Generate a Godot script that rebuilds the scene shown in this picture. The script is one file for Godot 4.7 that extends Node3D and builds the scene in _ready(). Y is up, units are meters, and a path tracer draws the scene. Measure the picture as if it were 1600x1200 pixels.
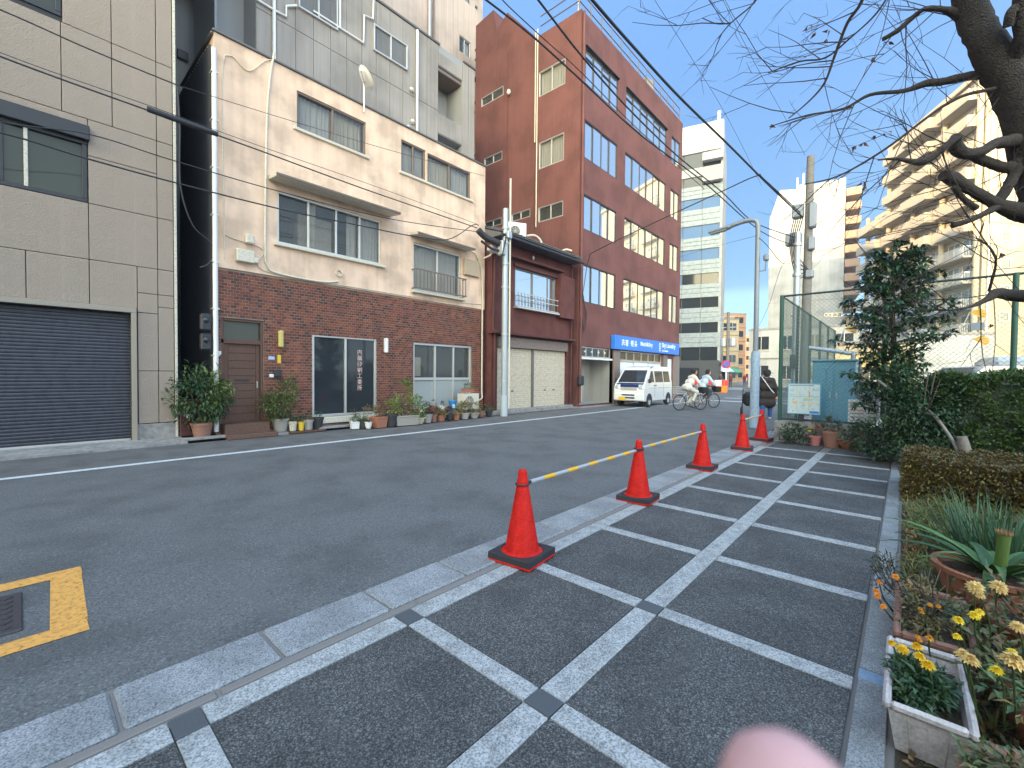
extends Node3D
# A side street seen from a paved forecourt: x is across the street (buildings at x < -10), -z runs along it.

const FOC := 688.53
const EYE := Vector3(0, 1.45, 0)
var view: Basis
var taken := {}
var rng := RandomNumberGenerator.new()
var M := {}
var T := {}


class Mb:
	var v := PackedVector3Array()
	var n := PackedVector3Array()
	var c := PackedColorArray()
	var uv := PackedVector2Array()
	var col := Color.WHITE

	func tri(a: Vector3, b: Vector3, d: Vector3, out: Vector3, na = null, nb = null, nd = null, ua := Vector2.ZERO, ub := Vector2.ZERO, ud := Vector2.ZERO) -> void:
		var f := (b - a).cross(d - a)
		if f.length_squared() < 1e-16:
			return
		var nn := f.normalized()
		if f.dot(out) < 0:
			nn = -nn
		if na == null:
			na = nn; nb = nn; nd = nn
		if f.dot(out) > 0:
			v.append(a); v.append(d); v.append(b)
			n.append(na); n.append(nd); n.append(nb)
			uv.append(ua); uv.append(ud); uv.append(ub)
		else:
			v.append(a); v.append(b); v.append(d)
			n.append(na); n.append(nb); n.append(nd)
			uv.append(ua); uv.append(ub); uv.append(ud)
		c.append(col); c.append(col); c.append(col)

	func quad(a: Vector3, b: Vector3, d: Vector3, e: Vector3, out: Vector3) -> void:
		tri(a, b, d, out, null, null, null, Vector2(0, 1), Vector2(1, 1), Vector2(1, 0))
		tri(a, d, e, out, null, null, null, Vector2(0, 1), Vector2(1, 0), Vector2(0, 0))

	func box(p: Vector3, s: Vector3, bs := Basis()) -> void:
		var h := s / 2
		for ax in 3:
			for sg in [-1.0, 1.0]:
				var o := Vector3.ZERO
				o[ax] = sg
				var a := Vector3.ZERO
				var b := Vector3.ZERO
				a[(ax + 1) % 3] = h[(ax + 1) % 3]
				b[(ax + 2) % 3] = h[(ax + 2) % 3]
				var m: Vector3 = o * h[ax]
				quad(p + bs * (m - a - b), p + bs * (m + a - b), p + bs * (m + a + b), p + bs * (m - a + b), bs * o)

	func span(a: Vector3, b: Vector3) -> void:   # box between two corners
		box((a + b) / 2, (b - a).abs())

	func bev(p: Vector3, s: Vector3, r := 0.01, bs := Basis()) -> void:   # box with chamfered edges
		var h := s / 2
		r = minf(r, minf(h.x, minf(h.y, h.z)) * 0.9)
		var q := {}
		for x in [-1, 1]:
			for y in [-1, 1]:
				for z in [-1, 1]:
					var sg := Vector3(x, y, z)
					for ax in 3:
						var e := h - Vector3(r, r, r)
						e[ax] = h[ax]
						q[[x, y, z, ax]] = p + bs * (e * sg)
		for ax in 3:
			var a1 := (ax + 1) % 3
			var a2 := (ax + 2) % 3
			for sg in [-1, 1]:
				var k := []
				for t in [[-1, -1], [1, -1], [1, 1], [-1, 1]]:
					var w := [0, 0, 0]
					w[ax] = sg; w[a1] = t[0]; w[a2] = t[1]
					k.append(q[[w[0], w[1], w[2], ax]])
				var o := Vector3.ZERO
				o[ax] = sg
				quad(k[0], k[1], k[2], k[3], bs * o)
				for s2 in [-1, 1]:   # edge between face ax/sg and face a1/s2
					var lo := [0, 0, 0]
					var hi := [0, 0, 0]
					lo[ax] = sg; lo[a1] = s2; lo[a2] = -1
					hi[ax] = sg; hi[a1] = s2; hi[a2] = 1
					var o2 := Vector3.ZERO
					o2[ax] = sg; o2[a1] = s2
					quad(q[[lo[0], lo[1], lo[2], ax]], q[[hi[0], hi[1], hi[2], ax]], q[[hi[0], hi[1], hi[2], a1]], q[[lo[0], lo[1], lo[2], a1]], bs * o2)
		for x in [-1, 1]:
			for y in [-1, 1]:
				for z in [-1, 1]:
					tri(q[[x, y, z, 0]], q[[x, y, z, 1]], q[[x, y, z, 2]], bs * Vector3(x, y, z))

	func ring(p: Vector3, d: Vector3, r: float, sides: int, ref: Vector3) -> Array:
		var a := ref - d * ref.dot(d)
		a = a.normalized() if a.length() > 1e-4 else d.cross(Vector3(0.3, 0.9, 0.2)).normalized()
		var b := d.cross(a)
		var o := []
		for i in sides + 1:
			var t := TAU * i / sides
			o.append(a * cos(t) + b * sin(t))
		return o

	func tube(pts: Array, rad, sides := 8, caps := true) -> void:
		var ref := Vector3(0.13, 0.97, 0.21)
		var prev := []
		var pp := Vector3.ZERO
		var pr := 0.0
		for i in pts.size():
			var d: Vector3 = pts[mini(i + 1, pts.size() - 1)] - pts[maxi(i - 1, 0)]
			d = d.normalized()
			if absf(d.dot(ref)) > 0.95 and i == 0:
				ref = Vector3(0.9, 0.1, 0.4)
			var r: float = rad[i] if rad is Array else rad
			var rg := ring(pts[i], d, r, sides, ref)
			ref = rg[0]
			if i > 0:
				for k in sides:
					var a: Vector3 = pp + prev[k] * pr
					var b: Vector3 = pp + prev[k + 1] * pr
					var e: Vector3 = pts[i] + rg[k + 1] * r
					var f: Vector3 = pts[i] + rg[k] * r
					tri(a, b, e, prev[k] + rg[k + 1], prev[k], prev[k + 1], rg[k + 1])
					tri(a, e, f, prev[k] + rg[k + 1], prev[k], rg[k + 1], rg[k])
			if caps and (i == 0 or i == pts.size() - 1):
				for k in sides:
					tri(pts[i], pts[i] + rg[k] * r, pts[i] + rg[k + 1] * r, -d if i == 0 else d)
			prev = rg
			pp = pts[i]
			pr = r

	func lathe(prof: Array, sides := 16, at := Vector3.ZERO, bs := Basis(), squash := Vector2.ONE) -> void:   # prof: Vector2(radius, height), bottom to top
		for i in prof.size() - 1:
			var p: Vector2 = prof[i]
			var q: Vector2 = prof[i + 1]
			var nn := Vector2(q.y - p.y, p.x - q.x).normalized()
			for k in sides:
				var t0 := TAU * k / sides
				var t1 := TAU * (k + 1) / sides
				var d0 := Vector3(cos(t0), 0, sin(t0))
				var d1 := Vector3(cos(t1), 0, sin(t1))
				var sq := Vector3(squash.x, 1, squash.y)
				var y := Vector3.UP
				var n0 := bs * (d0 * nn.x + y * nn.y)
				var n1 := bs * (d1 * nn.x + y * nn.y)
				var a := at + bs * ((d0 * p.x + y * p.y) * sq)
				var b := at + bs * ((d1 * p.x + y * p.y) * sq)
				var e := at + bs * ((d1 * q.x + y * q.y) * sq)
				var f := at + bs * ((d0 * q.x + y * q.y) * sq)
				tri(a, b, e, n0 + n1, n0, n1, n1)
				tri(a, e, f, n0 + n1, n0, n1, n0)

	func prism(poly: Array, o: Vector3, a: Vector3, b: Vector3, d: Vector3) -> void:   # polygon in the plane (o, a, b) pushed along d
		var pk := PackedVector2Array()
		for q in poly:
			pk.append(q)
		var ix := Geometry2D.triangulate_polygon(pk)
		for i in range(0, ix.size(), 3):
			var t := []
			for k in 3:
				t.append(o + a * pk[ix[i + k]].x + b * pk[ix[i + k]].y)
			tri(t[0], t[1], t[2], -d)
			tri(t[0] + d, t[1] + d, t[2] + d, d)
		var ccw := not Geometry2D.is_polygon_clockwise(pk)
		for i in pk.size():
			var p := pk[i]
			var q := pk[(i + 1) % pk.size()]
			var e := q - p
			var nn := Vector2(e.y, -e.x) if ccw else Vector2(-e.y, e.x)
			var w := o + a * p.x + b * p.y
			var z := o + a * q.x + b * q.y
			quad(w, z, z + d, w + d, a * nn.x + b * nn.y)

	func ball(p: Vector3, r: Vector3, seg := 10, rings := 7) -> void:
		for i in rings:
			for k in seg:
				var q := []
				for e in [[i, k], [i, k + 1], [i + 1, k + 1], [i + 1, k]]:
					var la: float = -PI / 2 + PI * e[0] / rings
					var lo: float = TAU * e[1] / seg
					q.append(Vector3(cos(la) * cos(lo), sin(la), cos(la) * sin(lo)))
				tri(p + q[0] * r, p + q[1] * r, p + q[2] * r, q[0] + q[2], q[0], q[1], q[2])
				tri(p + q[0] * r, p + q[2] * r, p + q[3] * r, q[0] + q[2], q[0], q[2], q[3])

	func leaf(p: Vector3, d: Vector3, up: Vector3, l: float, w: float, bend := 0.2) -> void:   # a pointed leaf of four faces, folded along its rib
		var s := d.cross(up).normalized()
		var u := s.cross(d).normalized()
		var m := p + d * l * 0.45 + u * l * bend * 0.3
		var e := p + d * l - u * l * bend * 0.4
		var a := m + s * w * 0.5 + u * w * 0.15
		var b := m - s * w * 0.5 + u * w * 0.15
		tri(p, a, m, u)
		tri(a, e, m, u)
		tri(p, m, b, u)
		tri(m, e, b, u)

	func done() -> ArrayMesh:
		var me := ArrayMesh.new()
		if v.is_empty():
			return me
		var s := []
		s.resize(Mesh.ARRAY_MAX)
		s[Mesh.ARRAY_VERTEX] = v
		s[Mesh.ARRAY_NORMAL] = n
		s[Mesh.ARRAY_COLOR] = c
		s[Mesh.ARRAY_TEX_UV] = uv
		me.add_surface_from_arrays(Mesh.PRIMITIVE_TRIANGLES, s)
		return me


# ---------- where things stand
func ray(x: float, y: float) -> Vector3:
	return view * Vector3((x - 800) / FOC, (600 - y) / FOC, -1)

func lev(x: float, y: float, h := 0.0) -> Vector3:   # the point of a level sheet at height h
	var d := ray(x, y)
	return EYE + d * ((h - EYE.y) / d.y)

func onx(x: float, y: float, at: float) -> Vector3:   # the point of the wall plane x = at
	var d := ray(x, y)
	return EYE + d * (at / d.x)

func onz(x: float, y: float, at: float) -> Vector3:
	var d := ray(x, y)
	return EYE + d * (at / d.z)

func uv_on(x: float, y: float, at: float) -> Vector2:   # along (u = -z) and up a left-hand facade
	var p := onx(x, y, at)
	return Vector2(-p.z, p.y)

func from(x: float, y: float, dist: float) -> Vector3:
	return EYE + ray(x, y).normalized() * dist


# ---------- names, labels, nodes
func numbered(s: String) -> String:
	var k: int = taken.get(s, 0)
	taken[s] = k + 1
	return s if k == 0 else "%s_%03d" % [s, k]

func tag(o: Node, label := "", category := "", group := "", kind := "") -> Node:
	if label: o.set_meta("label", label)
	if category: o.set_meta("category", category)
	if group: o.set_meta("group", group)
	if kind: o.set_meta("kind", kind)
	return o

func thing(called: String, label: String, category: String, at := Vector3.ZERO, bs := Basis(), group := "") -> Node3D:
	var o := Node3D.new()
	o.name = numbered(called)
	add_child(o)
	o.transform = Transform3D(bs, at)
	tag(o, label, category, group)
	return o

func put(called: String, mesh, mat: Material, parent: Node = null, label := "", kind := "") -> MeshInstance3D:
	var o := MeshInstance3D.new()
	o.mesh = mesh.done() if mesh is Mb else mesh
	o.material_override = mat
	if parent == null:
		o.name = numbered(called)
		add_child(o)
	else:
		o.name = called
		parent.add_child(o, true)
	tag(o, label, "", "", kind)
	return o

func struct(called: String, mesh, mat: Material) -> MeshInstance3D:
	return put(called, mesh, mat, null, "", "structure")

func copy(o: Node3D, label := "", group := "") -> Node3D:
	var c: Node3D = o.duplicate()
	var nm := String(o.name)
	if nm.length() > 4 and nm[-4] == "_" and nm.right(3).is_valid_int():
		nm = nm.left(-4)
	c.name = numbered(nm)
	add_child(c)
	if label: c.set_meta("label", label)
	if group: c.set_meta("group", group)
	return c


# ---------- materials
func ramp(stops: Array) -> Gradient:
	var g := Gradient.new()
	var o := PackedFloat32Array()
	var k := PackedColorArray()
	for s in stops:
		o.append(s[0])
		k.append(s[1] if s[1] is Color else Color(s[1], s[1], s[1]))
	g.offsets = o
	g.colors = k
	return g

func noise_tex(size: int, freq: float, stops: Array, sd := 1, kind := FastNoiseLite.TYPE_SIMPLEX_SMOOTH, oct := 3) -> NoiseTexture2D:
	var f := FastNoiseLite.new()
	f.noise_type = kind
	f.frequency = freq
	f.seed = sd
	f.fractal_octaves = oct
	if oct == 1:
		f.fractal_type = FastNoiseLite.FRACTAL_NONE
	var t := NoiseTexture2D.new()
	t.width = size
	t.height = size
	t.seamless = true
	t.noise = f
	t.color_ramp = ramp(stops)
	return t

func streaks(w: int, h: int, fx: float, fy: float, lo: float, sd: int, power := 1.0) -> ImageTexture:   # grain or rain streaks drawn out along y
	var f := FastNoiseLite.new()
	f.seed = sd
	f.frequency = 1.0
	f.fractal_octaves = 4
	var im := Image.create(w, h, false, Image.FORMAT_L8)
	for y in h:
		for x in w:
			var a := TAU * x / w
			var b := TAU * y / h
			var k := f.get_noise_3d(cos(a) * fx, sin(a) * fx, sin(b) * fy + cos(b) * fy * 0.7) * 0.5 + 0.5
			im.set_pixel(x, y, Color.WHITE * lerpf(lo, 1.0, clampf(pow(k * 1.25, power), 0, 1)))
	return ImageTexture.create_from_image(im)

func mat(called: String, lin: Color, rough := 0.8, o := {}) -> StandardMaterial3D:   # lin: base colour as linear light
	var m := StandardMaterial3D.new()
	m.resource_name = called
	m.albedo_color = lin.linear_to_srgb()
	m.roughness = rough
	m.metallic = o.get("metal", 0.0)
	m.metallic_specular = o.get("spec", 0.5)
	if o.has("tex"):
		m.albedo_texture = o.tex
	if o.has("tex") or o.has("bump") or o.has("rtex"):
		m.uv1_triplanar = o.get("tri", true)
		m.uv1_world_triplanar = o.get("world", true)
		var s = o.get("scale", 1.0)
		m.uv1_scale = s if s is Vector3 else Vector3(s, s, s)
		m.uv1_triplanar_sharpness = 8.0
	if o.has("rtex"):
		m.roughness_texture = o.rtex
	if o.has("bump"):
		m.heightmap_enabled = true
		m.heightmap_texture = o.bump
		m.heightmap_scale = o.get("high", 0.5)
	if o.has("detail"):
		m.detail_enabled = true
		m.detail_albedo = o.detail
		m.detail_blend_mode = BaseMaterial3D.BLEND_MODE_MUL
		m.detail_uv_layer = BaseMaterial3D.DETAIL_UV_2
		m.uv2_triplanar = true
		m.uv2_world_triplanar = true
		var s = o.get("dscale", 0.2)
		m.uv2_scale = s if s is Vector3 else Vector3(s, s, s)
	if o.has("coat"):
		m.clearcoat_enabled = true
		m.clearcoat = o.coat
		m.clearcoat_roughness = 0.05
	if o.get("vc", false):
		m.vertex_color_use_as_albedo = true
	if o.has("back"):
		m.backlight_enabled = true
		m.backlight = o.back
	M[called] = m
	return m

func glass(called: String, lin: Color, alpha: float) -> StandardMaterial3D:
	var m := mat(called, lin, 0.03)
	m.albedo_color.a = alpha
	m.transparency = BaseMaterial3D.TRANSPARENCY_ALPHA
	return m


func _ready() -> void:
	rng.seed = 7
	var cam := Camera3D.new()
	cam.name = "camera"
	cam.position = EYE
	cam.rotation = Vector3(-0.0222166, 0.729052, 0.00892363)
	cam.fov = rad_to_deg(2 * atan(600 / FOC))
	cam.near = 0.01
	cam.far = 900
	view = Basis.from_euler(cam.rotation)
	add_child(cam)
	var sun := DirectionalLight3D.new()
	sun.name = "sun"
	var to_sun := Vector3(-sin(SUN_TURN) * cos(SUN_UP), sin(SUN_UP), cos(SUN_TURN) * cos(SUN_UP))
	sun.basis = Basis.looking_at(-to_sun)
	sun.light_energy = 1.35
	sun.light_color = Color(1.0, 0.86, 0.64)
	sun.light_angular_distance = 0.5
	sun.shadow_enabled = true
	add_child(sun)
	var we := WorldEnvironment.new()
	we.name = "daylight"
	var env := Environment.new()
	env.background_mode = Environment.BG_SKY
	env.sky = Sky.new()
	var ps := PanoramaSkyMaterial.new()
	ps.panorama = clear_sky(to_sun)
	env.sky.sky_material = ps
	env.tonemap_mode = Environment.TONE_MAPPER_LINEAR
	env.tonemap_exposure = EXPOSURE
	env.sdfgi_enabled = true
	env.ssao_enabled = true
	env.ssil_enabled = true
	env.ambient_light_source = Environment.AMBIENT_SOURCE_SKY
	env.fog_enabled = true
	env.fog_density = 0.0006
	env.fog_light_color = Color(0.86, 0.91, 1.0)
	we.environment = env
	var lens := CameraAttributesPhysical.new()   # a phone's small aperture: only what touches the lens blurs
	lens.frustum_focal_length = 14.0
	lens.frustum_focus_distance = 6.0
	lens.exposure_aperture = 6.5
	we.camera_attributes = lens
	add_child(we)
	textures()
	paints()
	ground()
	left_row()
	beyond()
	street_things()
	right_side()
	people_and_van()
	wires()


const SUN_TURN := 0.4      # how far the sun stands to the left of straight behind the camera's street axis
const SUN_UP := 0.25
const EXPOSURE := 1.84


func clear_sky(to_sun: Vector3) -> ImageTexture:   # blue air, brighter towards the horizon and round the sun
	var w := 512
	var h := 256
	var im := Image.create(w, h, false, Image.FORMAT_RGBAF)
	for y in h:
		var el := PI / 2 - PI * (y + 0.5) / h
		for x in w:
			var az := TAU * (x + 0.5) / w
			var d := Vector3(-sin(az) * cos(el), sin(el), -cos(az) * cos(el))
			var e := maxf(el, 0.0) / (PI / 2)
			var low := exp(-e * 7.0)
			var c := Color(0.037, 0.117, 0.3).lerp(Color(0.17, 0.385, 0.56), low)
			var g := d.angle_to(to_sun)
			var k := 1.0 + 15.5 * exp(-g * 1.35)
			var warm := exp(-g * 1.1)  # warm glow behind the camera, out of view, set to light the shaded street
			c = Color(c.r * k * (1 + 9.0 * warm), c.g * k * (1 + 2.42 * warm), c.b * k)
			if el < 0:
				c = Color(0.1, 0.105, 0.11)
			im.set_pixel(x, y, c)
	return ImageTexture.create_from_image(im)


func textures() -> void:
	T.asphalt = noise_tex(1024, 0.3, [[0.0, 0.5], [0.35, 0.74], [0.6, 0.8], [0.72, 0.87], [0.8, 1.0]], 3, FastNoiseLite.TYPE_VALUE, 2)
	T.chips = noise_tex(1024, 0.4, [[0.0, 0.36], [0.4, 0.6], [0.6, 0.7], [0.74, 0.84], [0.83, 1.0]], 5, FastNoiseLite.TYPE_VALUE, 1)
	T.granite = noise_tex(512, 0.4, [[0.0, 0.45], [0.35, 0.76], [0.55, 0.9], [0.75, 1.0]], 6, FastNoiseLite.TYPE_VALUE, 2)
	T.blotch = noise_tex(512, 0.008, [[0.25, 0.88], [0.5, 0.96], [0.75, 1.0]], 8, FastNoiseLite.TYPE_SIMPLEX_SMOOTH, 5)
	T.grime = noise_tex(512, 0.02, [[0.2, 0.88], [0.5, 0.97], [0.7, 1.0]], 9, FastNoiseLite.TYPE_SIMPLEX_SMOOTH, 5)
	T.fine = noise_tex(512, 0.12, [[0.2, 0.88], [0.8, 1.0]], 10, FastNoiseLite.TYPE_SIMPLEX_SMOOTH, 3)
	T.rough = noise_tex(512, 0.06, [[0.0, 0.0], [1.0, 1.0]], 11, FastNoiseLite.TYPE_SIMPLEX_SMOOTH, 5)
	T.pits = noise_tex(512, 0.25, [[0.0, 0.0], [1.0, 1.0]], 12, FastNoiseLite.TYPE_VALUE, 2)
	T.rain = streaks(512, 256, 7.0, 0.6, 0.88, 13, 0.8)
	T.rain2 = streaks(512, 256, 12.0, 0.4, 0.88, 14, 0.9)
	T.grain = streaks(256, 256, 12.0, 0.5, 0.7, 15)
	T.worn = noise_tex(512, 0.05, [[0.12, 0.6], [0.24, 0.88], [0.33, 1.0]], 17, FastNoiseLite.TYPE_SIMPLEX_SMOOTH, 5)


func paints() -> void:
	mat("asphalt", Color(0.24, 0.242, 0.238), 0.85, {"tex": T.asphalt, "scale": 0.45, "detail": T.grime, "dscale": 0.1, "bump": T.pits, "high": 0.35})
	mat("old_asphalt", Color(0.26, 0.245, 0.235), 0.9, {"tex": T.asphalt, "scale": 0.8, "detail": T.blotch, "dscale": 0.3})
	mat("chips", Color(0.215, 0.215, 0.21), 0.8, {"tex": T.chips, "scale": 0.55, "detail": T.blotch, "dscale": 0.4, "bump": T.pits, "high": 0.25})
	mat("strip_stone", Color(0.56,0.57,0.56), 0.75, {"tex": T.granite, "scale": 0.9, "detail": T.grime, "dscale": 0.6})
	mat("kerb_stone", Color(0.44, 0.45, 0.46), 0.8, {"tex": T.granite, "scale": 1.1, "detail": T.blotch, "dscale": 0.5})
	mat("dark_tile", Color(0.1, 0.11, 0.12), 0.6, {"tex": T.fine, "scale": 2.0})
	mat("blue_tile", Color(0.26, 0.37, 0.5), 0.35, {"tex": T.grime, "scale": 2.0})
	mat("edging", Color(0.38,0.4,0.4), 0.7, {"tex": T.granite, "scale": 1.4, "detail": T.blotch, "dscale": 0.7})
	mat("joint", Color(0.26, 0.235, 0.215), 0.95, {"tex": T.fine, "scale": 3.0})
	mat("concrete", Color(0.36, 0.34, 0.32), 0.9, {"tex": T.grime, "scale": 0.8, "detail": T.blotch, "dscale": 0.5, "bump": T.rough, "high": 0.3})
	mat("white_paint", Color(0.85, 0.87, 0.87), 0.6, {"tex": T.grime, "scale": 1.2, "detail": T.fine, "dscale": 4.0})
	mat("orange_paint", Color(0.85, 0.42, 0.1), 0.6, {"tex": T.worn, "scale": 1.0, "detail": T.grime, "dscale": 2.0})
	mat("iron", Color(0.085, 0.075, 0.08), 0.6, {"tex": T.grime, "scale": 3.0, "metal": 0.3})
	mat("soil", Color(0.1, 0.075, 0.05), 0.95, {"tex": T.grime, "scale": 3.0, "bump": T.rough, "high": 1.5})
	mat("siding", Color(0.53,0.42,0.335), 0.9, {"tex": T.fine, "scale": Vector3(1.0, 3.0, 1.0), "bump": T.rough, "high": 1.5})
	mat("dark_gap", Color(0.05, 0.05, 0.052), 0.9)
	mat("stucco", Color(0.9,0.64,0.47), 0.9, {"tex": T.rain, "scale": Vector3(0.1, 0.12, 0.1), "detail": T.blotch, "dscale": 0.25, "bump": T.rough, "high": 0.5})
	mat("brick", Color(1, 1, 1), 0.65, {"tex": T.grime, "scale": 1.0, "vc": true})
	mat("mortar", Color(0.36,0.275,0.215), 0.95, {"tex": T.fine, "scale": 2.0, "detail": T.blotch, "dscale": 0.5})
	mat("red_wall", Color(0.2, 0.076, 0.066), 0.85, {"tex": T.rain2, "scale": Vector3(0.25, 0.2, 0.25), "detail": T.blotch, "dscale": 0.12, "bump": T.rough, "high": 0.6})
	mat("red_dark", Color(0.12,0.038,0.035), 0.8, {"tex": T.rain2, "scale": Vector3(0.3, 0.2, 0.3), "detail": T.blotch, "dscale": 0.3})
	mat("panel_grey", Color(0.36,0.325,0.295), 0.7, {"tex": T.rain2, "scale": Vector3(0.12, 0.1, 0.12), "detail": T.blotch, "dscale": 0.1})
	mat("peach", Color(0.66, 0.52, 0.43), 0.85, {"tex": T.rain2, "scale": Vector3(0.08, 0.06, 0.08), "detail": T.blotch, "dscale": 0.08})
	mat("shutter_dark", Color(0.06,0.062,0.078), 0.45, {"tex": T.grime, "scale": Vector3(0.8, 0.3, 0.8), "metal": 0.3})
	mat("shutter_cream", Color(0.66, 0.57, 0.44), 0.5, {"tex": T.grime, "scale": Vector3(1.0, 0.6, 1.0)})
	mat("alu", Color(0.6, 0.58, 0.55), 0.4, {"metal": 0.6})
	mat("alu_dark", Color(0.16, 0.155, 0.15), 0.45, {"metal": 0.4})
	mat("bronze", Color(0.2, 0.15, 0.12), 0.45, {"metal": 0.3})
	mat("black_metal", Color(0.03, 0.03, 0.035), 0.5)
	mat("white_plastic", Color(0.78, 0.77, 0.75), 0.45)
	mat("cream_plastic", Color(0.68, 0.62, 0.5), 0.5, {"tex": T.grime, "scale": 2.0})
	mat("white_wall", Color(0.5,0.49,0.465), 0.85, {"tex": T.rain2, "scale": Vector3(0.05, 0.03, 0.05), "detail": T.blotch, "dscale": 0.06})
	mat("steel", Color(0.42, 0.47, 0.52), 0.45, {"tex": T.rain2, "scale": Vector3(2.0, 0.4, 2.0), "metal": 0.4})
	mat("galv", Color(0.5, 0.53, 0.55), 0.5, {"tex": T.grime, "scale": 3.0, "metal": 0.5})
	mat("blue_pole", Color(0.38, 0.5, 0.64), 0.5, {"tex": T.grime, "scale": Vector3(3, 1, 3)})
	mat("pole_concrete", Color(0.2,0.185,0.175), 0.85, {"tex": T.grime, "scale": 1.0})
	mat("rubber", Color(0.035, 0.035, 0.04), 0.7, {"tex": T.grime, "scale": 4.0})
	mat("wire", Color(0.03, 0.03, 0.034), 0.6)
	mat("cone_red", Color(0.72, 0.022, 0.016), 0.5, {"spec": 0.3, "tex": T.grime, "scale": 5.0, "detail": T.blotch, "dscale": 2.5, "back": Color(0.12, 0.004, 0.002)})
	mat("curtain_cream", Color(0.62, 0.55, 0.42), 0.9)
	mat("curtain_white", Color(0.6,0.58,0.53), 0.9)
	mat("wood_brown", Color(0.15, 0.07, 0.045), 0.55, {"tex": T.grain, "scale": Vector3(1.5, 1.5, 1.5)})
	mat("terracotta", Color(0.42, 0.17, 0.1), 0.8, {"tex": T.grime, "scale": 4.0})
	mat("terracotta_pale", Color(0.33,0.17,0.125), 0.8, {"tex": T.grime, "scale": 4.0})
	mat("pot_black", Color(0.04, 0.04, 0.042), 0.6)
	mat("pot_grey", Color(0.4, 0.37, 0.33), 0.8, {"tex": T.grime, "scale": 4.0})
	mat("bin_blue", Color(0.03, 0.22, 0.5), 0.4)
	mat("leaf", Color(1, 1, 1), 0.5, {"vc": true, "back": Color(0.12, 0.16, 0.03)})
	mat("petal", Color(1, 1, 1), 0.6, {"vc": true, "back": Color(0.3, 0.25, 0.05)})
	mat("bark", Color(0.085,0.07,0.06), 0.9, {"tex": T.grime, "scale": 2.0, "bump": T.rough, "high": 2.5})
	mat("twig", Color(0.12, 0.09, 0.075), 0.85)
	mat("tinted", Color(1, 1, 1), 0.6, {"vc": true})
	mat("tinted_gloss", Color(1, 1, 1), 0.3, {"vc": true})
	mat("mirror_glass", Color(0.62, 0.66, 0.7), 0.03, {"metal": 0.85})
	mat("dark_glass", Color(0.03, 0.035, 0.04), 0.05)
	glass("pane", Color(0.9, 0.95, 0.95), 0.08)
	glass("pane_grey", Color(0.12, 0.12, 0.11), 0.42)
	mat("frame_beige", Color(0.33, 0.28, 0.22), 0.5)
	mat("fence_wire", Color(0.13,0.2,0.17), 0.5)
	mat("frosted", Color(0.35,0.38,0.37), 0.35, {"tex": T.grime, "scale": 2.0})
	mat("fence_green", Color(0.03,0.1,0.075), 0.5)
	mat("cabinet_blue", Color(0.15,0.4,0.55), 0.45, {"tex": T.grime, "scale": 2.0})
	mat("sign_blue", Color(0.03, 0.2, 0.72), 0.4)
	mat("sign_white", Color(0.85, 0.87, 0.9), 0.5)
	mat("lettering", Color(0.75, 0.5, 0.46), 0.6)
	mat("lamp_yellow", Color(0.62, 0.5, 0.16), 0.45, {"tex": T.grime, "scale": 3.0})
	mat("plate_yellow", Color(0.75, 0.5, 0.04), 0.5)
	mat("plate_blue", Color(0.4, 0.52, 0.75), 0.5)
	mat("rusty_cream", Color(0.5, 0.39, 0.28), 0.8, {"tex": T.grime, "scale": 2.0})
	mat("steel_wall", Color(0.3,0.3,0.3), 0.5)
	mat("red_house", Color(0.15,0.047,0.04), 0.85, {"tex": T.rain2, "scale": Vector3(0.2, 0.15, 0.2), "detail": T.blotch, "dscale": 0.3, "bump": T.rough, "high": 0.4})
	mat("grey_brown", Color(0.24, 0.19, 0.17), 0.7, {"tex": T.grime, "scale": 1.0})
	mat("sky_blue_glass", Color(0.1, 0.18, 0.32), 0.15, {"spec": 0.2})  # diffuse blue stands in for the reflected sky
	mat("shaded_glass_band", Color(0.29,0.33,0.345), 0.5, {"tex": T.grime, "scale": 0.2})  # greyed to carry the shade below the sunlit top floors
	mat("dark_cladding", Color(0.05, 0.055, 0.062), 0.5)
	mat("tan_tile", Color(0.4, 0.26, 0.17), 0.7)
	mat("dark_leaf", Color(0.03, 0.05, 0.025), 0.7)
	mat("cream_wall", Color(0.56,0.465,0.32), 0.85, {"tex": T.rain2, "scale": Vector3(0.05, 0.03, 0.05)})
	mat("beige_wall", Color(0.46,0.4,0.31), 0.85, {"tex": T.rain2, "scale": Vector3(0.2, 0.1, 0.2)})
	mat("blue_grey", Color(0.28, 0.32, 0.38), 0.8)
	mat("flat_glass", Color(0.22, 0.22, 0.18), 0.1, {"metal": 0.3})
	mat("yellow_wall", Color(0.72, 0.5, 0.2), 0.8, {"tex": T.rain2, "scale": 0.1})
	mat("orange_wall", Color(0.6, 0.3, 0.16), 0.8, {"tex": T.rain2, "scale": 0.1})
	mat("pale_blue", Color(0.5, 0.6, 0.68), 0.7, {"tex": T.rain2, "scale": 0.2})
	mat("green_awning", Color(0.1, 0.38, 0.26), 0.6)
	mat("sign_red", Color(0.62, 0.04, 0.04), 0.5)
	mat("orange_plastic", Color(0.8, 0.22, 0.02), 0.5)
	mat("silver_tape", Color(0.5,0.52,0.55), 0.35, {"metal": 0.3})
	mat("yellow_tape", Color(0.85, 0.45, 0.02), 0.4)
	mat("pole_sleeve", Color(0.45, 0.5, 0.54), 0.6, {"tex": T.worn, "scale": 3.0})
	mat("galv_dark", Color(0.26, 0.29, 0.33), 0.5, {"tex": T.grime, "scale": 3.0, "metal": 0.3})
	mat("dark_brown_core", Color(0.045, 0.032, 0.022), 0.9)
	mat("cabinet_grey", Color(0.2, 0.27, 0.29), 0.5, {"tex": T.grime, "scale": 3.0})
	mat("car_silver", Color(0.5, 0.52, 0.54), 0.3, {"metal": 0.3, "coat": 0.7})
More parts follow.
